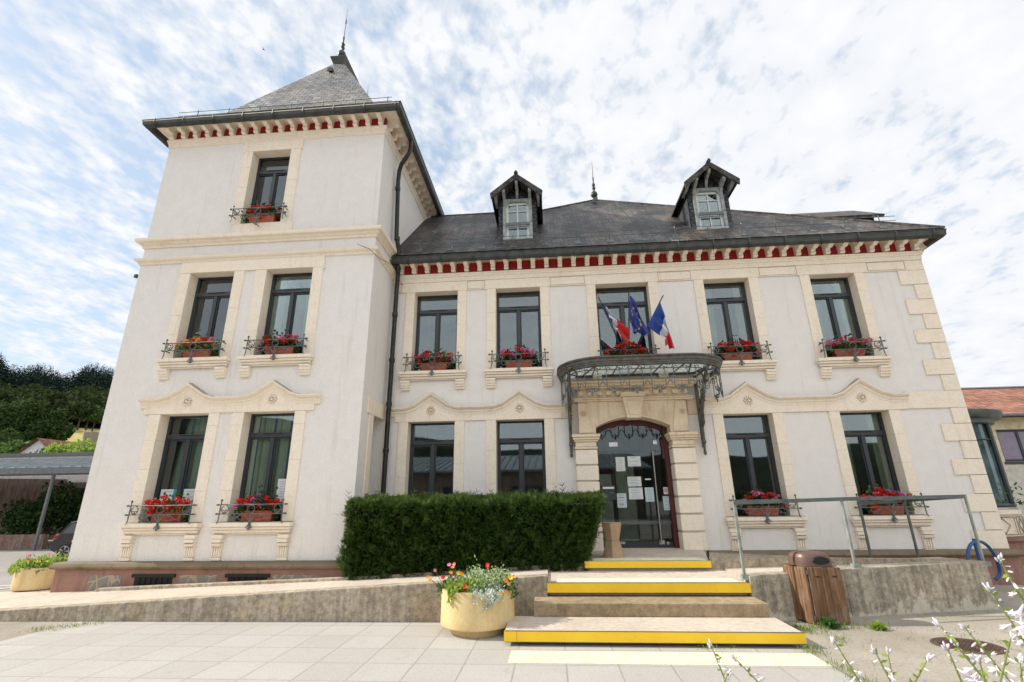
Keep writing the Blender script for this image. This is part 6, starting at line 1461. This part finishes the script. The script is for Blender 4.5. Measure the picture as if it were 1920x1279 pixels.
# shrubs and trees
def blob(rng, n, c, r, cl=14, k=.34):
    """leaf centres gathered in clumps inside an ellipsoid"""
    d = unit(rng.normal(size=(cl, 3))) * rng.uniform(.35, .82, (cl, 1)); d[:, 2] = np.abs(d[:, 2]) * .95 - .12
    ctr = d * np.array(r) + np.array(c); w = rng.integers(0, cl, n)
    q = unit(rng.normal(size=(n, 3))) * (rng.uniform(.4, 1, (n, 1)) ** .5) * k * np.array(r)
    return ctr[w] + q
def shrub(name, lab, cat, c, r, n, size, mat, seed, group=None, stemr=.05):
    root = empty(name, c); tag(root, lab, cat, group); rng = np.random.default_rng(seed)
    C = blob(rng, n, (c[0], c[1], c[2] + r[2] * .55), r, 26)
    quads('foliage', leaf_polys(C, rng.uniform(size * .6, size * 1.3, n), np.array([-.2, -.3, .4]), .9, .7, rng), mat, root)
    mb = MB()
    for k in range(5): a = k * 1.26; mb.tube([(c[0] + .1 * math.cos(a), c[1] + .1 * math.sin(a), c[2] - .05), (c[0] + r[0] * .4 * math.cos(a), c[1] + r[1] * .4 * math.sin(a), c[2] + r[2] * .8)], [stemr, stemr * .4], 5)
    mb.build('stem', 'bark', root); return root
def tree(name, lab, c, h, r, n, size, mat, seed, group=None, cat='tree', zc=.6, zr=.42):
    root = empty(name, c); tag(root, lab, cat, group); rng = np.random.default_rng(seed); mb = MB(); rr = random.Random(seed)
    mb.tube([c, (c[0] + .1, c[1], c[2] + h * .3), (c[0], c[1] + .1, c[2] + h * .62)], [h * .03, h * .022, h * .01], 8)
    for k in range(9):
        a = k * 2.4; z = c[2] + h * (.28 + .04 * k); mb.tube([(c[0], c[1], z), (c[0] + r * .5 * math.cos(a), c[1] + r * .5 * math.sin(a), z + h * .14), (c[0] + r * .8 * math.cos(a), c[1] + r * .8 * math.sin(a), z + h * .26)], [h * .011, h * .007, h * .003], 5)
    mb.build('trunk', 'bark', root)
    C = blob(rng, n, (c[0], c[1], c[2] + h * zc), (r, r, h * zr), 44, .30)
    quads('crown', leaf_polys(C, rng.uniform(size * .6, size * 1.4, n), np.array([-.2, 0, .4]), .9, .75, rng), mat, root); return root
shrub('bush', 'broad rounded green bush behind the low wall at the left edge', 'bush', (-27.3, 25.6, Z0), (3.0, 1.3, 2.35), 5200, .17, 'leafdark', 1)
shrub('bush', 'dark bush between the low walls, left of the parked car', 'bush', (-23.8, 25.4, Z0), (1.3, 1.1, 1.9), 2600, .15, 'leafdark', 2)
shrub('bush', 'grass green bush low behind the gap in the wall', 'bush', (-24.3, 24.6, Z0), (.9, .5, .45), 900, .10, 'leaf', 3)

# parked car
def car(c):
    root = empty('parked_car', c); tag(root, 'dark hatchback car parked beyond the corner of the tower', 'car'); x0, y0, z0 = c
    prof = [(0, .38), (.02, .62), (.10, .86), (.20, .93), (.62, 1.40), (.95, 1.46), (2.1, 1.47), (2.75, 1.10), (3.75, .92), (3.98, .68), (4.0, .38), (3.6, .22), (.4, .22)]
    W = .86
    def sec(y, s, dz): return [(x0 + 2 + (x - 2) * s, y0 + y, z0 + (z if z < .9 else .9 + (z - .9) * dz)) for x, z in prof]
    mb = MB(); rows_ = [sec(-W, .965, .93), sec(-W * .93, .99, .98), sec(-W * .6, 1, 1), sec(W * .6, 1, 1), sec(W * .93, .99, .98), sec(W, .965, .93)]
    nP = len(prof)
    for a, b in zip(rows_[:-1], rows_[1:]):
        for k in range(nP): mb.face([a[k], a[(k + 1) % nP], b[(k + 1) % nP], b[k]])
    mb.face(rows_[0]); mb.face(rows_[-1]); body = mb.build('body', 'carpaint', root, smooth=35)
    mb = MB()
    for s in (-1, 1):
        y = y0 + s * (W + .004)
        mb.hexa([(x0 + .42, y, z0 + .97), (x0 + .78, y, z0 + 1.34), (x0 + 1.3, y, z0 + 1.37), (x0 + 1.3, y, z0 + .97)], [(x0 + .42, y - s * .01, z0 + .97), (x0 + .78, y - s * .01, z0 + 1.34), (x0 + 1.3, y - s * .01, z0 + 1.37), (x0 + 1.3, y - s * .01, z0 + .97)])
        mb.hexa([(x0 + 1.38, y, z0 + .97), (x0 + 1.38, y, z0 + 1.37), (x0 + 2.05, y, z0 + 1.37), (x0 + 2.55, y, z0 + .97)], [(x0 + 1.38, y - s * .01, z0 + .97), (x0 + 1.38, y - s * .01, z0 + 1.37), (x0 + 2.05, y - s * .01, z0 + 1.37), (x0 + 2.55, y - s * .01, z0 + .97)])
    mb.hexa([(x0 + .21, y0 - .62, z0 + .97), (x0 + .21, y0 + .62, z0 + .97), (x0 + .55, y0 + .55, z0 + 1.35), (x0 + .55, y0 - .55, z0 + 1.35)], [(x0 + .17, y0 - .62, z0 + .98), (x0 + .17, y0 + .62, z0 + .98), (x0 + .53, y0 + .55, z0 + 1.37), (x0 + .53, y0 - .55, z0 + 1.37)])
    mb.build('side_window', 'carglass', root)
    for s in (-1, 1):
        mb = MB(); mb.hexa([(x0 + .05, y0 + s * .84, z0 + .72), (x0 + .06, y0 + s * .58, z0 + .74), (x0 + .17, y0 + s * .60, z0 + .96), (x0 + .16, y0 + s * .80, z0 + .96)], [(x0 + .22, y0 + s * .868, z0 + .76), (x0 + .2, y0 + s * .60, z0 + .76), (x0 + .30, y0 + s * .60, z0 + .96), (x0 + .36, y0 + s * .868, z0 + .96)]); mb.build('tail_light', 'taillight', root)
        for wx in (.72, 3.2):
            mb = MB(); mb.lathe([(.2, -.10), (.29, -.10), (.31, -.07), (.31, .07), (.29, .10), (.2, .10)], (0, 0, 0), 24); v = [(p[0] + x0 + wx, p[2] + y0 + s * .79, p[1] + z0 + .31) for p in mb.v]; mb.v = v; w = mb.build('wheel', 'tyre', root, smooth=40)
            mb = MB()
            for k in range(5):
                a = 2 * PI * k / 5; b = a + .35; mb.hexa([(x0 + wx + .03 * math.cos(a), y0 + s * .88, z0 + .31 + .03 * math.sin(a)), (x0 + wx + .2 * math.cos(a), y0 + s * .89, z0 + .31 + .2 * math.sin(a)), (x0 + wx + .2 * math.cos(b), y0 + s * .89, z0 + .31 + .2 * math.sin(b))], [(x0 + wx + .03 * math.cos(a), y0 + s * .90, z0 + .31 + .03 * math.sin(a)), (x0 + wx + .2 * math.cos(a), y0 + s * .905, z0 + .31 + .2 * math.sin(a)), (x0 + wx + .2 * math.cos(b), y0 + s * .905, z0 + .31 + .2 * math.sin(b))])
            mb.tube([(x0 + wx + .205 * math.cos(2 * PI * k / 20), y0 + s * .89, z0 + .31 + .205 * math.sin(2 * PI * k / 20)) for k in range(20)], .014, 5, closed=True); mb.build('rim', 'alloy', w)
car((-19.75, 19.9, Z0))

# hills
def smooth(a, b, x): t = min(1, max(0, (x - a) / (b - a))); return t * t * (3 - 2 * t)
def terrain(x, y):
    d = math.hypot(x, y); az = math.degrees(math.atan2(y, -x))     # 0 = due left, 90 = ahead
    k = smooth(58, 175, d) * 21.5 + smooth(150, 500, d) * (60 + 5 * math.sin(az * .55 + 1.2) + 3 * math.sin(az * 1.9))
    sec = 1 - smooth(55, 75, az) if az > 0 else 1
    return max(-1.2, (k - .6) * sec - .6)
mb = MB(); az_ = [math.radians(a) for a in range(0, 78, 2)]; ds = [50, 58, 66, 75, 85, 97, 110, 125, 140, 155, 175, 200, 230, 265, 300, 340, 380, 420, 450, 480, 520, 600]
mb.v = [(-d * math.cos(a), d * math.sin(a), terrain(-d * math.cos(a), d * math.sin(a))) for a in az_ for d in ds]; nd = len(ds)
for i in range(len(az_) - 1):
    for j in range(nd - 1):
        a = i * nd + j; mb.f.append((a, a + 1, a + 1 + nd, a + nd)); mb.mi.append(1 if ds[j] < 165 else 0)
tag(mb.build('hillside', ['hill', 'meadow'], None, smooth=True), kind='structure')
def tree_tufts(rng, base, h, conif):
    """small cloud of facets shaped like a tree"""
    n = 80 if conif else 130
    if conif:
        t = rng.uniform(.05, 1, n); r = (1 - t) * h * .20 + .15; a = rng.uniform(0, 2 * PI, n)
        C = np.stack([r * np.cos(a), r * np.sin(a), t * h], 1); d = np.stack([np.cos(a), np.sin(a), -.35 + 0 * a], 1); s = h * .085 * (1.25 - t)
        return leaf_polys(C + base, s, d, .25, .9, rng)
    d = unit(rng.normal(size=(n, 3))); C = d * np.array([h * .30, h * .30, h * .32]) * rng.uniform(.6, 1, (n, 1)) + np.array([0, 0, h * .58])
    return leaf_polys(C + base, h * .085, d, .6, 1.0, rng)
def wood(name, cnt, d0, d1, a0, a1, conif, hh, mat, seed, lab):
    rng = np.random.default_rng(seed); out = []
    for k in range(cnt):
        a = math.radians(rng.uniform(a0, a1)); d = d0 + (d1 - d0) * rng.uniform(0, 1) ** .8; x, y = -d * math.cos(a), d * math.sin(a)
        out.append(tree_tufts(rng, np.array([x, y, terrain(x, y) - .5]), rng.uniform(*hh), conif))
    o = quads(name, np.concatenate(out), mat); tag(o, lab, 'wood', kind='stuff'); return o
wood('conifer_wood', 1400, 330, 480, 34, 50, True, (11, 18), 'conifer', 1, 'dark conifer wood along the top of the hill')
wood('broadleaf_wood', 1000, 158, 310, 34, 50, False, (7, 11.5), 'broad', 2, 'mixed green broadleaf wood on the hillside')
wood('hillside_wood', 420, 240, 470, 4, 34, False, (10, 15), 'broad', 3, 'wood on the hill beyond the left edge')
def gp(px, py, d):
    r = camray(px, py)[0]; h = math.hypot(r.x, r.y); return CAM + r / h * d
for k, (px, d, h, r, sd, lab) in enumerate(((22, 118, 10.2, 4.6, 11, 'large round leafy tree at the left edge in front of the wooded hill'), (82, 116, 8.2, 3.9, 12, 'second large leafy tree, right of the one at the left edge'))):
    p = gp(px, 838, d); tree('broadleaf_tree', lab, (p.x, p.y, terrain(p.x, p.y) + .0), h, r, 15000, .40, 'midleaf', sd, zc=.44, zr=.58)
for k, (px, d, h, r, sd, lab) in enumerate(((136, 150, 7.0, 3.6, 21, 'small round tree at the top of the dry meadow'), (152, 152, 6.0, 3.2, 22, 'small pale tree beside the meadow, next to the tower'), (165, 150, 5.2, 2.6, 23, 'smallest tree by the meadow, nearest the tower'))):
    p = gp(px, 838, d); tree('small_tree', lab, (p.x, p.y, terrain(p.x, p.y)), h, r, 1300, .6, 'leaf' if k else 'broad', sd)
for px, py, d, r, n, mat, sd, lab in ((150, 850, 62, (3.6, 2.0, 1.7), 3000, 'lime', 31, 'bright green shrub above the flat roof beside the tower'), (108, 850, 66, (2.2, 1.6, 1.0), 1500, 'leaf', 34, 'low green shrub above the roof between the house and the tower'), (52, 846, 70, (2.6, 2, 1.7), 2000, 'leaf', 32, 'green shrub rising behind the red roof'), (20, 842, 76, (1.8, 1.6, 1.4), 1200, 'leafdark', 33, 'dark shrub behind the gable of the red roofed house')):
    p = gp(px, py, d); shrub('shrub', lab, 'shrub', (p.x, p.y, p.z - r[2] * .75), r, n, .30, mat, sd)
for px, d, h, r, sd in ((4, 112, 4.5, 4.0, 51), (40, 113, 3.6, 3.4, 52), (62, 112, 3.0, 2.4, 53)):
    p = gp(px, 838, d); shrub('shrub', ('dark undergrowth at the very left below the large trees', 'dark undergrowth below the large trees, behind the red roof', 'low undergrowth at the left end of the dry meadow')[sd - 51], 'shrub', (p.x, p.y, terrain(p.x, p.y) - .6), (r, r * .7, h), 2600, .38, 'midleaf', sd)
# red roofed house
hs = empty('red_roofed_house', (-52, 44, 3)); tag(hs, 'white gabled house with a red tiled roof behind the flat roofed building', 'house')
a_ = gp(5, 850, 68); hx, hy, hz = a_.x + 2.6, a_.y + 1.0, a_.z - 4.2
mb = MB(); mb.prism([(hx - 3.2, hz), (hx + 2.8, hz), (hx + 2.8, hz + 3.4), (hx - .2, hz + 5.6), (hx - 3.2, hz + 3.4)], 'y', hy, hy + .3); mb.box(hx - 3.2, hx + 12, hy + .301, hy + 6, hz, hz + 3.5); mb.build('wall', 'white', hs)
surf([[(hx - 3.6, hy - .4, hz + 3.05), (hx - .2, hy - .4, hz + 5.7), (hx - .2, hy + 6, hz + 5.7), (hx - 3.6, hy + 6, hz + 3.05)], [(hx + 3.2, hy - .4, hz + 3.05), (hx - .2, hy - .4, hz + 5.7), (hx - .2, hy + 6, hz + 5.7), (hx + 3.2, hy + 6, hz + 3.05)],
      [(hx + 1, hy + .0, hz + 3.5), (hx + 13, hy + .0, hz + 3.3), (hx + 13, hy + 3.4, hz + 5.0), (hx + 1, hy + 3.4, hz + 5.5)]], 'roof', 'rooftile', hs)
mb = MB(); mb.box(hx + 2.6, hx + 3.6, hy + 1.6, hy + 2.6, hz + 3.4, hz + 6.4); mb.build('chimney', 'rubble', hs, uv=True)

# ------------------------------------------------------------------ what stands behind the camera (seen only in the window panes)
mb = MB(); seg = lin(math.radians(-175), math.radians(-5), 60)
R_ = (300, 380, 460)
for a, b in zip(seg[:-1], seg[1:]):
    def hp(t, r, k): return (r * math.cos(t), r * math.sin(t), (0, 34 + 16 * math.sin(t * 3 + 2) + 4 * math.sin(t * 17), 58 + 22 * math.sin(t * 2.2 + 1) + 3 * math.sin(t * 23))[k] if k else -2)
    for k in range(2): mb.face([hp(a, R_[k], k), hp(b, R_[k], k), hp(b, R_[k + 1], k + 1), hp(a, R_[k + 1], k + 1)])
tag(mb.build('hills', 'hill'), kind='structure')
ob = empty('garage_block', (-3, -19, 0)); tag(ob, 'long low building with a metal roof across the square', 'building')
mb = MB(); mb.box(-16, 7, -26, -18, 0, 3.6); mb.build('wall', 'cwall', ob)
mb = MB(); mb.hexa([(-16.6, -17.4, 3.6), (7.6, -17.4, 3.6), (7.6, -26.5, 5.4), (-16.6, -26.5, 5.4)], [(-16.6, -17.4, 3.75), (7.6, -17.4, 3.75), (7.6, -26.5, 5.55), (-16.6, -26.5, 5.55)])
for k in range(40): x = -16.4 + k * .6; mb.hexa([(x, -17.39, 3.76), (x + .05, -17.39, 3.76), (x + .05, -26.4, 5.56), (x, -26.4, 5.56)], [(x, -17.39, 3.82), (x + .05, -17.39, 3.82), (x + .05, -26.4, 5.62), (x, -26.4, 5.62)])
mb.build('metal_roof', 'seam', ob)
for k in range(4): mb = MB(); x = -14 + k * 5.4; mb.box(x, x + 3, -17.99, -17.95, 0, 2.5); mb.build('garage_door', 'frame', ob)

# ------------------------------------------------------------------ weeds
def tufts(name, pts, mat, n, size, seed, spread=.06):
    rng = np.random.default_rng(seed); C = np.repeat(np.array(pts, dtype=float), n, 0); C += rng.normal(0, 1, C.shape) * np.array([spread, spread, .004])
    C[:, 2] = np.maximum(C[:, 2], .004)
    return quads(name, leaf_polys(C, rng.uniform(size * .5, size * 1.4, len(C)), np.array([0, 0, 1.0]), .45, .13, rng), mat)
pts = []
rr = random.Random(2)
for k in range(34): t = rr.random(); pts.append((2.72 + .5 * t + rr.uniform(-.03, .06), 7.25 - .95 * t * rr.uniform(.3, 1) + .1, .01))
for k in range(26): t = rr.random(); pts.append((2.68 + rr.uniform(0, .03), 6.3 - 1.2 * t, .01))
for k in range(30): pts.append((rr.uniform(3.0, 4.1), rr.uniform(7.12, 7.32), .01))
for k in range(4): pts.append((rr.uniform(1.5, 2.6), rr.uniform(6.25, 6.3), .01))
tag(tufts('weeds', pts, 'grass', 16, .045, 1), 'grass and weeds along the edge of the paving and bin', 'weeds', kind='stuff')
pts = [(-6.9 + .012 * k + rr.uniform(-.06, .06), 6.75 + .012 * k + rr.uniform(-.04, .04), .01) for k in range(0, 40, 3)]
tag(tufts('weeds', pts, 'grass', 14, .05, 2), 'grass tufts in the joint at the left end of the paving', 'weeds', kind='stuff')
pts = [(rr.uniform(2.9, 5.6), rr.uniform(5.6, 7.2), .01) for k in range(60)] + [(rr.uniform(4.2, 6.4), 7.75 + rr.uniform(-.1, .6), .01) for k in range(30)]
tag(tufts('weeds', pts, 'grass', 7, .03, 3, .03), 'sparse moss and weeds in the gravelled yard', 'weeds', kind='stuff')
def leafy(c, n, r, lab, mat='leaf', seed=0):
    rng = np.random.default_rng(seed); d = unit(rng.normal(size=(n, 3))); d[:, 2] = np.abs(d[:, 2]); C = np.array(c) + d * r * rng.uniform(.3, 1, (n, 1))
    o = quads('weed_plant', leaf_polys(C, .045, d, .5, .9, rng, 6), mat, None, origin=c); return tag(o, lab, 'weed')
leafy((3.42, 7.18, .02), 150, .10, 'bright green leafy weed at the foot of the litter bin', 'leaf', 5)
leafy((3.95, 7.12, .01), 90, .07, 'yellow green weed just right of the litter bin', 'lime', 6)

# ------------------------------------------------------------------ hostas in the foreground bed
bed = MB(); bed.box(.25, 3.2, .35, 1.65, 0, .62); tag(bed.build('flower_bed', 'soil'), kind='structure')
def flowerbell(r, size):
    """one nodding trumpet: tube widening to six lobes, hanging along +x"""
    P_ = []
    for k in range(6):
        a, b = 2 * PI * k / 6, 2 * PI * (k + 1) / 6; m = (a + b) / 2
        def c(t, x, rad): return (x, rad * math.cos(t), rad * math.sin(t))
        P_.append([c(a, 0, .045), c(a, .45, .09), c(b, .45, .09), c(b, 0, .045)])
        P_.append([c(a, .45, .09), c(a, .78, .20), c(b, .78, .20), c(b, .45, .09)])
        P_.append([c(a, .78, .20), c(m, 1.08, .30), c(m, 1.07, .29), c(b, .78, .20)])
    o = quads('blossom', np.array(P_) * size, 'hosta_fl'); me = o.data; bpy.data.objects.remove(o); me.shade_smooth(); return me
BELL = flowerbell(0, .043)
def bud_mesh():
    mb = MB(); mb.lathe([(0, 0), (.0028, .002), (.0042, .012), (.0036, .022), (0, .028)], (0, 0, 0), 6); o = mb.build('bud', 'hosta_fl', None, local=True, smooth=True); me = o.data; bpy.data.objects.remove(o); return me
BUD = bud_mesh()
def scape(i, tip, low, Y, lab, flowers=9, seed=0, base=None):
    """a leaning hosta flower stalk from the bed up to tip (picture position at depth Y)"""
    a = atY(tip[0], tip[1], Y); b = atY(low[0], low[1], Y + .02); rr = random.Random(seed)
    d = (a - b); Lg = d.length; d.normalize(); gnd = b - d * .25; root_p = Vector((gnd.x - d.x * .1, gnd.y, .62)); gnd = b - d * .18
    root = empty('hosta_flower_stalk', root_p); tag(root, lab, 'hosta flower', 'hosta flower stalks in the right foreground')
    mb = MB(); mb.tube([root_p, root_p.lerp(gnd, .5) + Vector((0, 0, .03)), gnd, b, b.lerp(a, .5), a], [.003, .0028, .0026, .0022, .0018, .0011], 6); mb.build('stalk', 'hosta_st', root, smooth=50)
    side = d.cross(Vector((0, 1, 0))).normalized()
    full = Lg + .18
    flowers = int(flowers * 2.1)
    for k in range(flowers):
        t = k / flowers; p = a - d * (.004 + t * min(full, .22)); s = .22 + .80 * min(1, t * 1.35)
        ang = rr.uniform(-1.5, 1.5) + (PI if rr.random() < .15 else 0); out = (side * -math.cos(ang) + Vector((0, 1, 0)) * math.sin(ang)).normalized()
        droop = .1 + 1.6 * t * rr.uniform(.5, 1.3); v = (out + Vector((0, 0, -droop)) * .8).normalized()
        q = Vector((1, 0, 0)).rotation_difference(v).to_euler()
        o = put(BELL if k > 4 else BUD, 'blossom' if k > 4 else 'bud', root, p + out * .002 - root_p, q if k > 4 else Vector((0, 0, 1)).rotation_difference(v).to_euler()); s *= rr.uniform(.8, 1.15) * (1 if k > 4 else 1.5); o.scale = (s, s * rr.uniform(.7, 1.1), s * rr.uniform(.7, 1.1))
    nb_ = max(4, flowers); Cb = np.array([list(a - d * (.01 + .22 * k / nb_)) for k in range(nb_)]); rg_ = np.random.default_rng(seed); quads('foliage', leaf_polys(Cb, .016, rg_.normal(size=(nb_, 3)) * .6 + np.array([0, 0, .3]), .4, .45, rg_), 'lime', root)
    for k in range(5):
        o = put(BUD, 'bud', root, a + Vector((rr.uniform(-.003, .003), rr.uniform(-.003, .003), -k * .002)) - root_p, Vector((0, 0, 1)).rotation_difference((d + Vector((rr.uniform(-.5, .5), rr.uniform(-.5, .5), 0))).normalized()).to_euler()); o.scale = (.55, .55, .5)
    return root
S = [((1874, 1048), (1925, 1140), 1.25, 'tallest stalk of pale lilac bells, entering at the right edge beside the blue hoop', 9),
     ((1853, 1102), (1912, 1190), 1.30, 'second tallest stalk, its bells just below the end of the terrace wall', 10),
     ((1760, 1170), (1850, 1279), 1.30, 'stalk leaning left over the left rim of the manhole cover', 10),
     ((1808, 1176), (1900, 1285), 1.42, 'long thin stalk crossing the middle of the manhole cover', 9),
     ((1565, 1203), (1612, 1279), 1.35, 'stalk rising left of the others in front of the gravel', 8),
     ((1640, 1220), (1672, 1282), 1.30, 'short stalk in the gap left of the manhole cover', 6),
     ((1664, 1222), (1676, 1284), 1.38, 'stalk with a closed pointed tip right beside the short one', 5),
     ((1740, 1234), (1712, 1284), 1.20, 'stout upright stalk with a knobbly bud cluster at the top', 6),
     ((1333, 1209), (1362, 1282), 1.45, 'left stalk of the pair standing before the cream strip', 8),
     ((1378, 1234), (1432, 1290), 1.45, 'right stalk of the pair before the cream strip, bent to the left', 6),
     ((1366, 1262), (1352, 1290), 1.40, 'small bud tip between the pair at the bottom edge', 3),
     ((1776, 1215), (1806, 1286), 1.28, 'stalk with white bells hanging before the centre of the manhole cover', 8),
     ((1896, 1196), (1872, 1290), 1.22, 'stalk at the bottom right corner covering the right rim of the manhole', 9),
     ((1836, 1238), (1850, 1290), 1.18, 'densely flowered stalk at the bottom right between the longer ones', 8),
     ((1912, 1236), (1918, 1295), 1.26, 'last stalk in the bottom right corner', 7)]
for i, (tp, lo, Y, lab, nf) in enumerate(S): scape(i, tp, lo, Y, lab, nf, 40 + i)
for i, (x, y) in enumerate(((.75, 1.1), (1.15, 1.05), (1.55, 1.2), (2.0, 1.1), (1.3, .7), (2.5, 1.2))):
    root = empty('hosta_plant', (x, y, .62)); tag(root, 'broad leaved hosta clump in the foreground bed', 'hosta', 'hosta clumps'); mb = MB(); rr = random.Random(i)
    for k in range(15):
        a = 2 * PI * k / 15 + rr.uniform(-.2, .2); l = rr.uniform(.14, .24); w = l * .33; dx, dy = math.cos(a), math.sin(a)
        q = [(0, 0, 0), (.35, 1, .09), (.7, .85, .10), (1, 0, .05)]
        for sgn in (-1, 1):
            pr_ = [(x + dx * l * .25, y + dy * l * .25, .66), (x + dx * l * .6 - dy * w * sgn, y + dy * l * .6 + dx * w * sgn, .73), (x + dx * l * .95 - dy * w * .8 * sgn, y + dy * l * .95 + dx * w * .8 * sgn, .72), (x + dx * l * 1.35, y + dy * l * 1.35, .66), (x + dx * l * .8, y + dy * l * .8, .70)]
            mb.face(pr_)
    mb.build('leaves', 'hosta_lf', root)

# a small bird high over the tower
p = gp(494, 93, 48); mb = MB(); mb.lathe([(0, -.12), (.03, -.08), (.045, 0), (.03, .08), (0, .11)], (0, 0, 0), 8); mb.v = [(v[2], v[1], v[0]) for v in mb.v]
mb.hexa([(-.05, 0, .01), (.05, 0, .01), (.02, .26, .09)], [(-.05, 0, .02), (.05, 0, .02), (.02, .26, .10)]); mb.hexa([(-.05, 0, .01), (.05, 0, .01), (.02, -.26, .09)], [(-.05, 0, .02), (.05, 0, .02), (.02, -.26, .10)])
mb.v = [(v[0] + p.x, v[1] + p.y, v[2] + p.z) for v in mb.v]; tag(mb.build('bird', 'bird', None, loc=tuple(p)), 'tiny dark bird gliding high left of the tower spire', 'bird')

# ------------------------------------------------------------------ light, sky, camera
SUN_EL, SUN_DIR = 35.0, Vector((-1, .035, 0)).normalized()   # towards the sun, seen on the ground
to_sun = (SUN_DIR * math.cos(math.radians(SUN_EL)) + Vector((0, 0, math.sin(math.radians(SUN_EL))))).normalized()
sl = bpy.data.lights.new('sun', 'SUN'); sl.energy = 3.75; sl.angle = math.radians(.53); sl.color = (1, .93, .82)
so = bpy.data.objects.new('sun', sl); COL.objects.link(so); so.rotation_euler = to_sun.to_track_quat('Z', 'Y').to_euler(); so.location = (-20, 5, 30)
w = bpy.data.worlds.new('World'); sc.world = w; w.use_nodes = True; nt = w.node_tree; nt.nodes.clear()
out = N(nt, 'ShaderNodeOutputWorld'); bg = N(nt, 'ShaderNodeBackground'); bg.inputs[1].default_value = 1.0
sky = N(nt, 'ShaderNodeTexSky'); sky.sky_type = 'NISHITA'; sky.sun_disc = False; sky.sun_elevation = math.radians(SUN_EL)
sky.sun_rotation = math.atan2(to_sun.x, to_sun.y); sky.air_density = 1.0; sky.dust_density = 1.0; sky.ozone_density = 1.0
sv = N(nt, 'ShaderNodeMix', data_type='RGBA', blend_type='MULTIPLY'); sv.inputs[0].default_value = 1; L(nt, sky.outputs[0], sv.inputs[6]); sv.inputs[7].default_value = (.10, .10, .10, 1)
tc = N(nt, 'ShaderNodeTexCoord'); sp = N(nt, 'ShaderNodeSeparateXYZ'); L(nt, tc.outputs['Generated'], sp.inputs[0])
def mth(op, a, b=None, c=None, clamp=False):
    m = N(nt, 'ShaderNodeMath', operation=op); m.use_clamp = clamp
    for i, v in enumerate((a, b, c)):
        if v is None: continue
        if isinstance(v, (int, float)): m.inputs[i].default_value = v
        else: L(nt, v, m.inputs[i])
    return m.outputs[0]
zc_ = mth('MAXIMUM', sp.outputs[2], .02); zd = mth('ADD', zc_, .16)
cb = N(nt, 'ShaderNodeCombineXYZ'); L(nt, mth('DIVIDE', sp.outputs[0], zd), cb.inputs[0]); L(nt, mth('DIVIDE', sp.outputs[1], zd), cb.inputs[1])
def cn(scale, det, rg, off=(0, 0, 0), st=(1, 1, 1), dist=0, rot=0):
    mp = N(nt, 'ShaderNodeMapping'); mp.inputs['Location'].default_value = off; mp.inputs['Scale'].default_value = st; mp.inputs['Rotation'].default_value = (0, 0, rot); L(nt, cb.outputs[0], mp.inputs[0])
    n_ = N(nt, 'ShaderNodeTexNoise'); n_.inputs['Scale'].default_value = scale; n_.inputs['Detail'].default_value = det; n_.inputs['Roughness'].default_value = rg; n_.inputs['Distortion'].default_value = dist; L(nt, mp.outputs[0], n_.inputs['Vector']); return n_.outputs['Fac']
big = cn(.9, 3, .5, (3.1, 1.7, 0)); med = cn(9.5, 8, .55, (0, 0, 0), (1, .82, 1), .05, -.5); rip = cn(34, 3, .5, (5, 2, 0), (1, .7, 1), .1, -.6)
left = mth('MULTIPLY_ADD', sp.outputs[0], .15, .01)    # more blue to the left
cov = mth('ADD', mth('ADD', mth('MULTIPLY', big, .42), mth('MULTIPLY', med, .72)), mth('ADD', mth('MULTIPLY', rip, .48), left))
cr_ = N(nt, 'ShaderNodeValToRGB'); e = cr_.color_ramp.elements; e[0].position = .60; e[0].color = (0, 0, 0, 1); e[1].position = .84; e[1].color = (1, 1, 1, 1); L(nt, cov, cr_.inputs[0])
cc = N(nt, 'ShaderNodeValToRGB'); e = cc.color_ramp.elements; e[0].position = .35; e[0].color = (.62, .64, .675, 1); e[1].position = .70; e[1].color = (.70, .71, .725, 1); L(nt, med, cc.inputs[0])
# thin veil over the blue
veil = mix(nt, .62, sv.outputs[2], (.48, .59, .72)); skyc = mix(nt, cr_.outputs[0], veil, cc.outputs[0])
# added brightness in the unseen sky behind the camera, lifting light on the facade
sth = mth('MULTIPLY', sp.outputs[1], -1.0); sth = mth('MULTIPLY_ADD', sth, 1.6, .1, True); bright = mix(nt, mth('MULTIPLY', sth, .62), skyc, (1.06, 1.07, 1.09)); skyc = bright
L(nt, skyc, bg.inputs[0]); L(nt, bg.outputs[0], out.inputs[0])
cam = bpy.data.cameras.new('camera'); cam.sensor_width = 36; cam.lens = 909.5 * 36 / 1920; cam.clip_end = 3000; cam.clip_start = .05
co = bpy.data.objects.new('camera', cam); COL.objects.link(co)
_, fw, r2, u2 = camray(960, 639.5); co.matrix_world = Matrix(((r2.x, u2.x, -fw.x, 0), (r2.y, u2.y, -fw.y, 0), (r2.z, u2.z, -fw.z, 1.6), (0, 0, 0, 1)))
sc.camera = co
sc.view_settings.view_transform = 'Standard'; sc.view_settings.look = 'None'; sc.view_settings.exposure = .5; sc.view_settings.gamma = 1
sc.cycles.max_bounces = 6; sc.cycles.transparent_max_bounces = 12
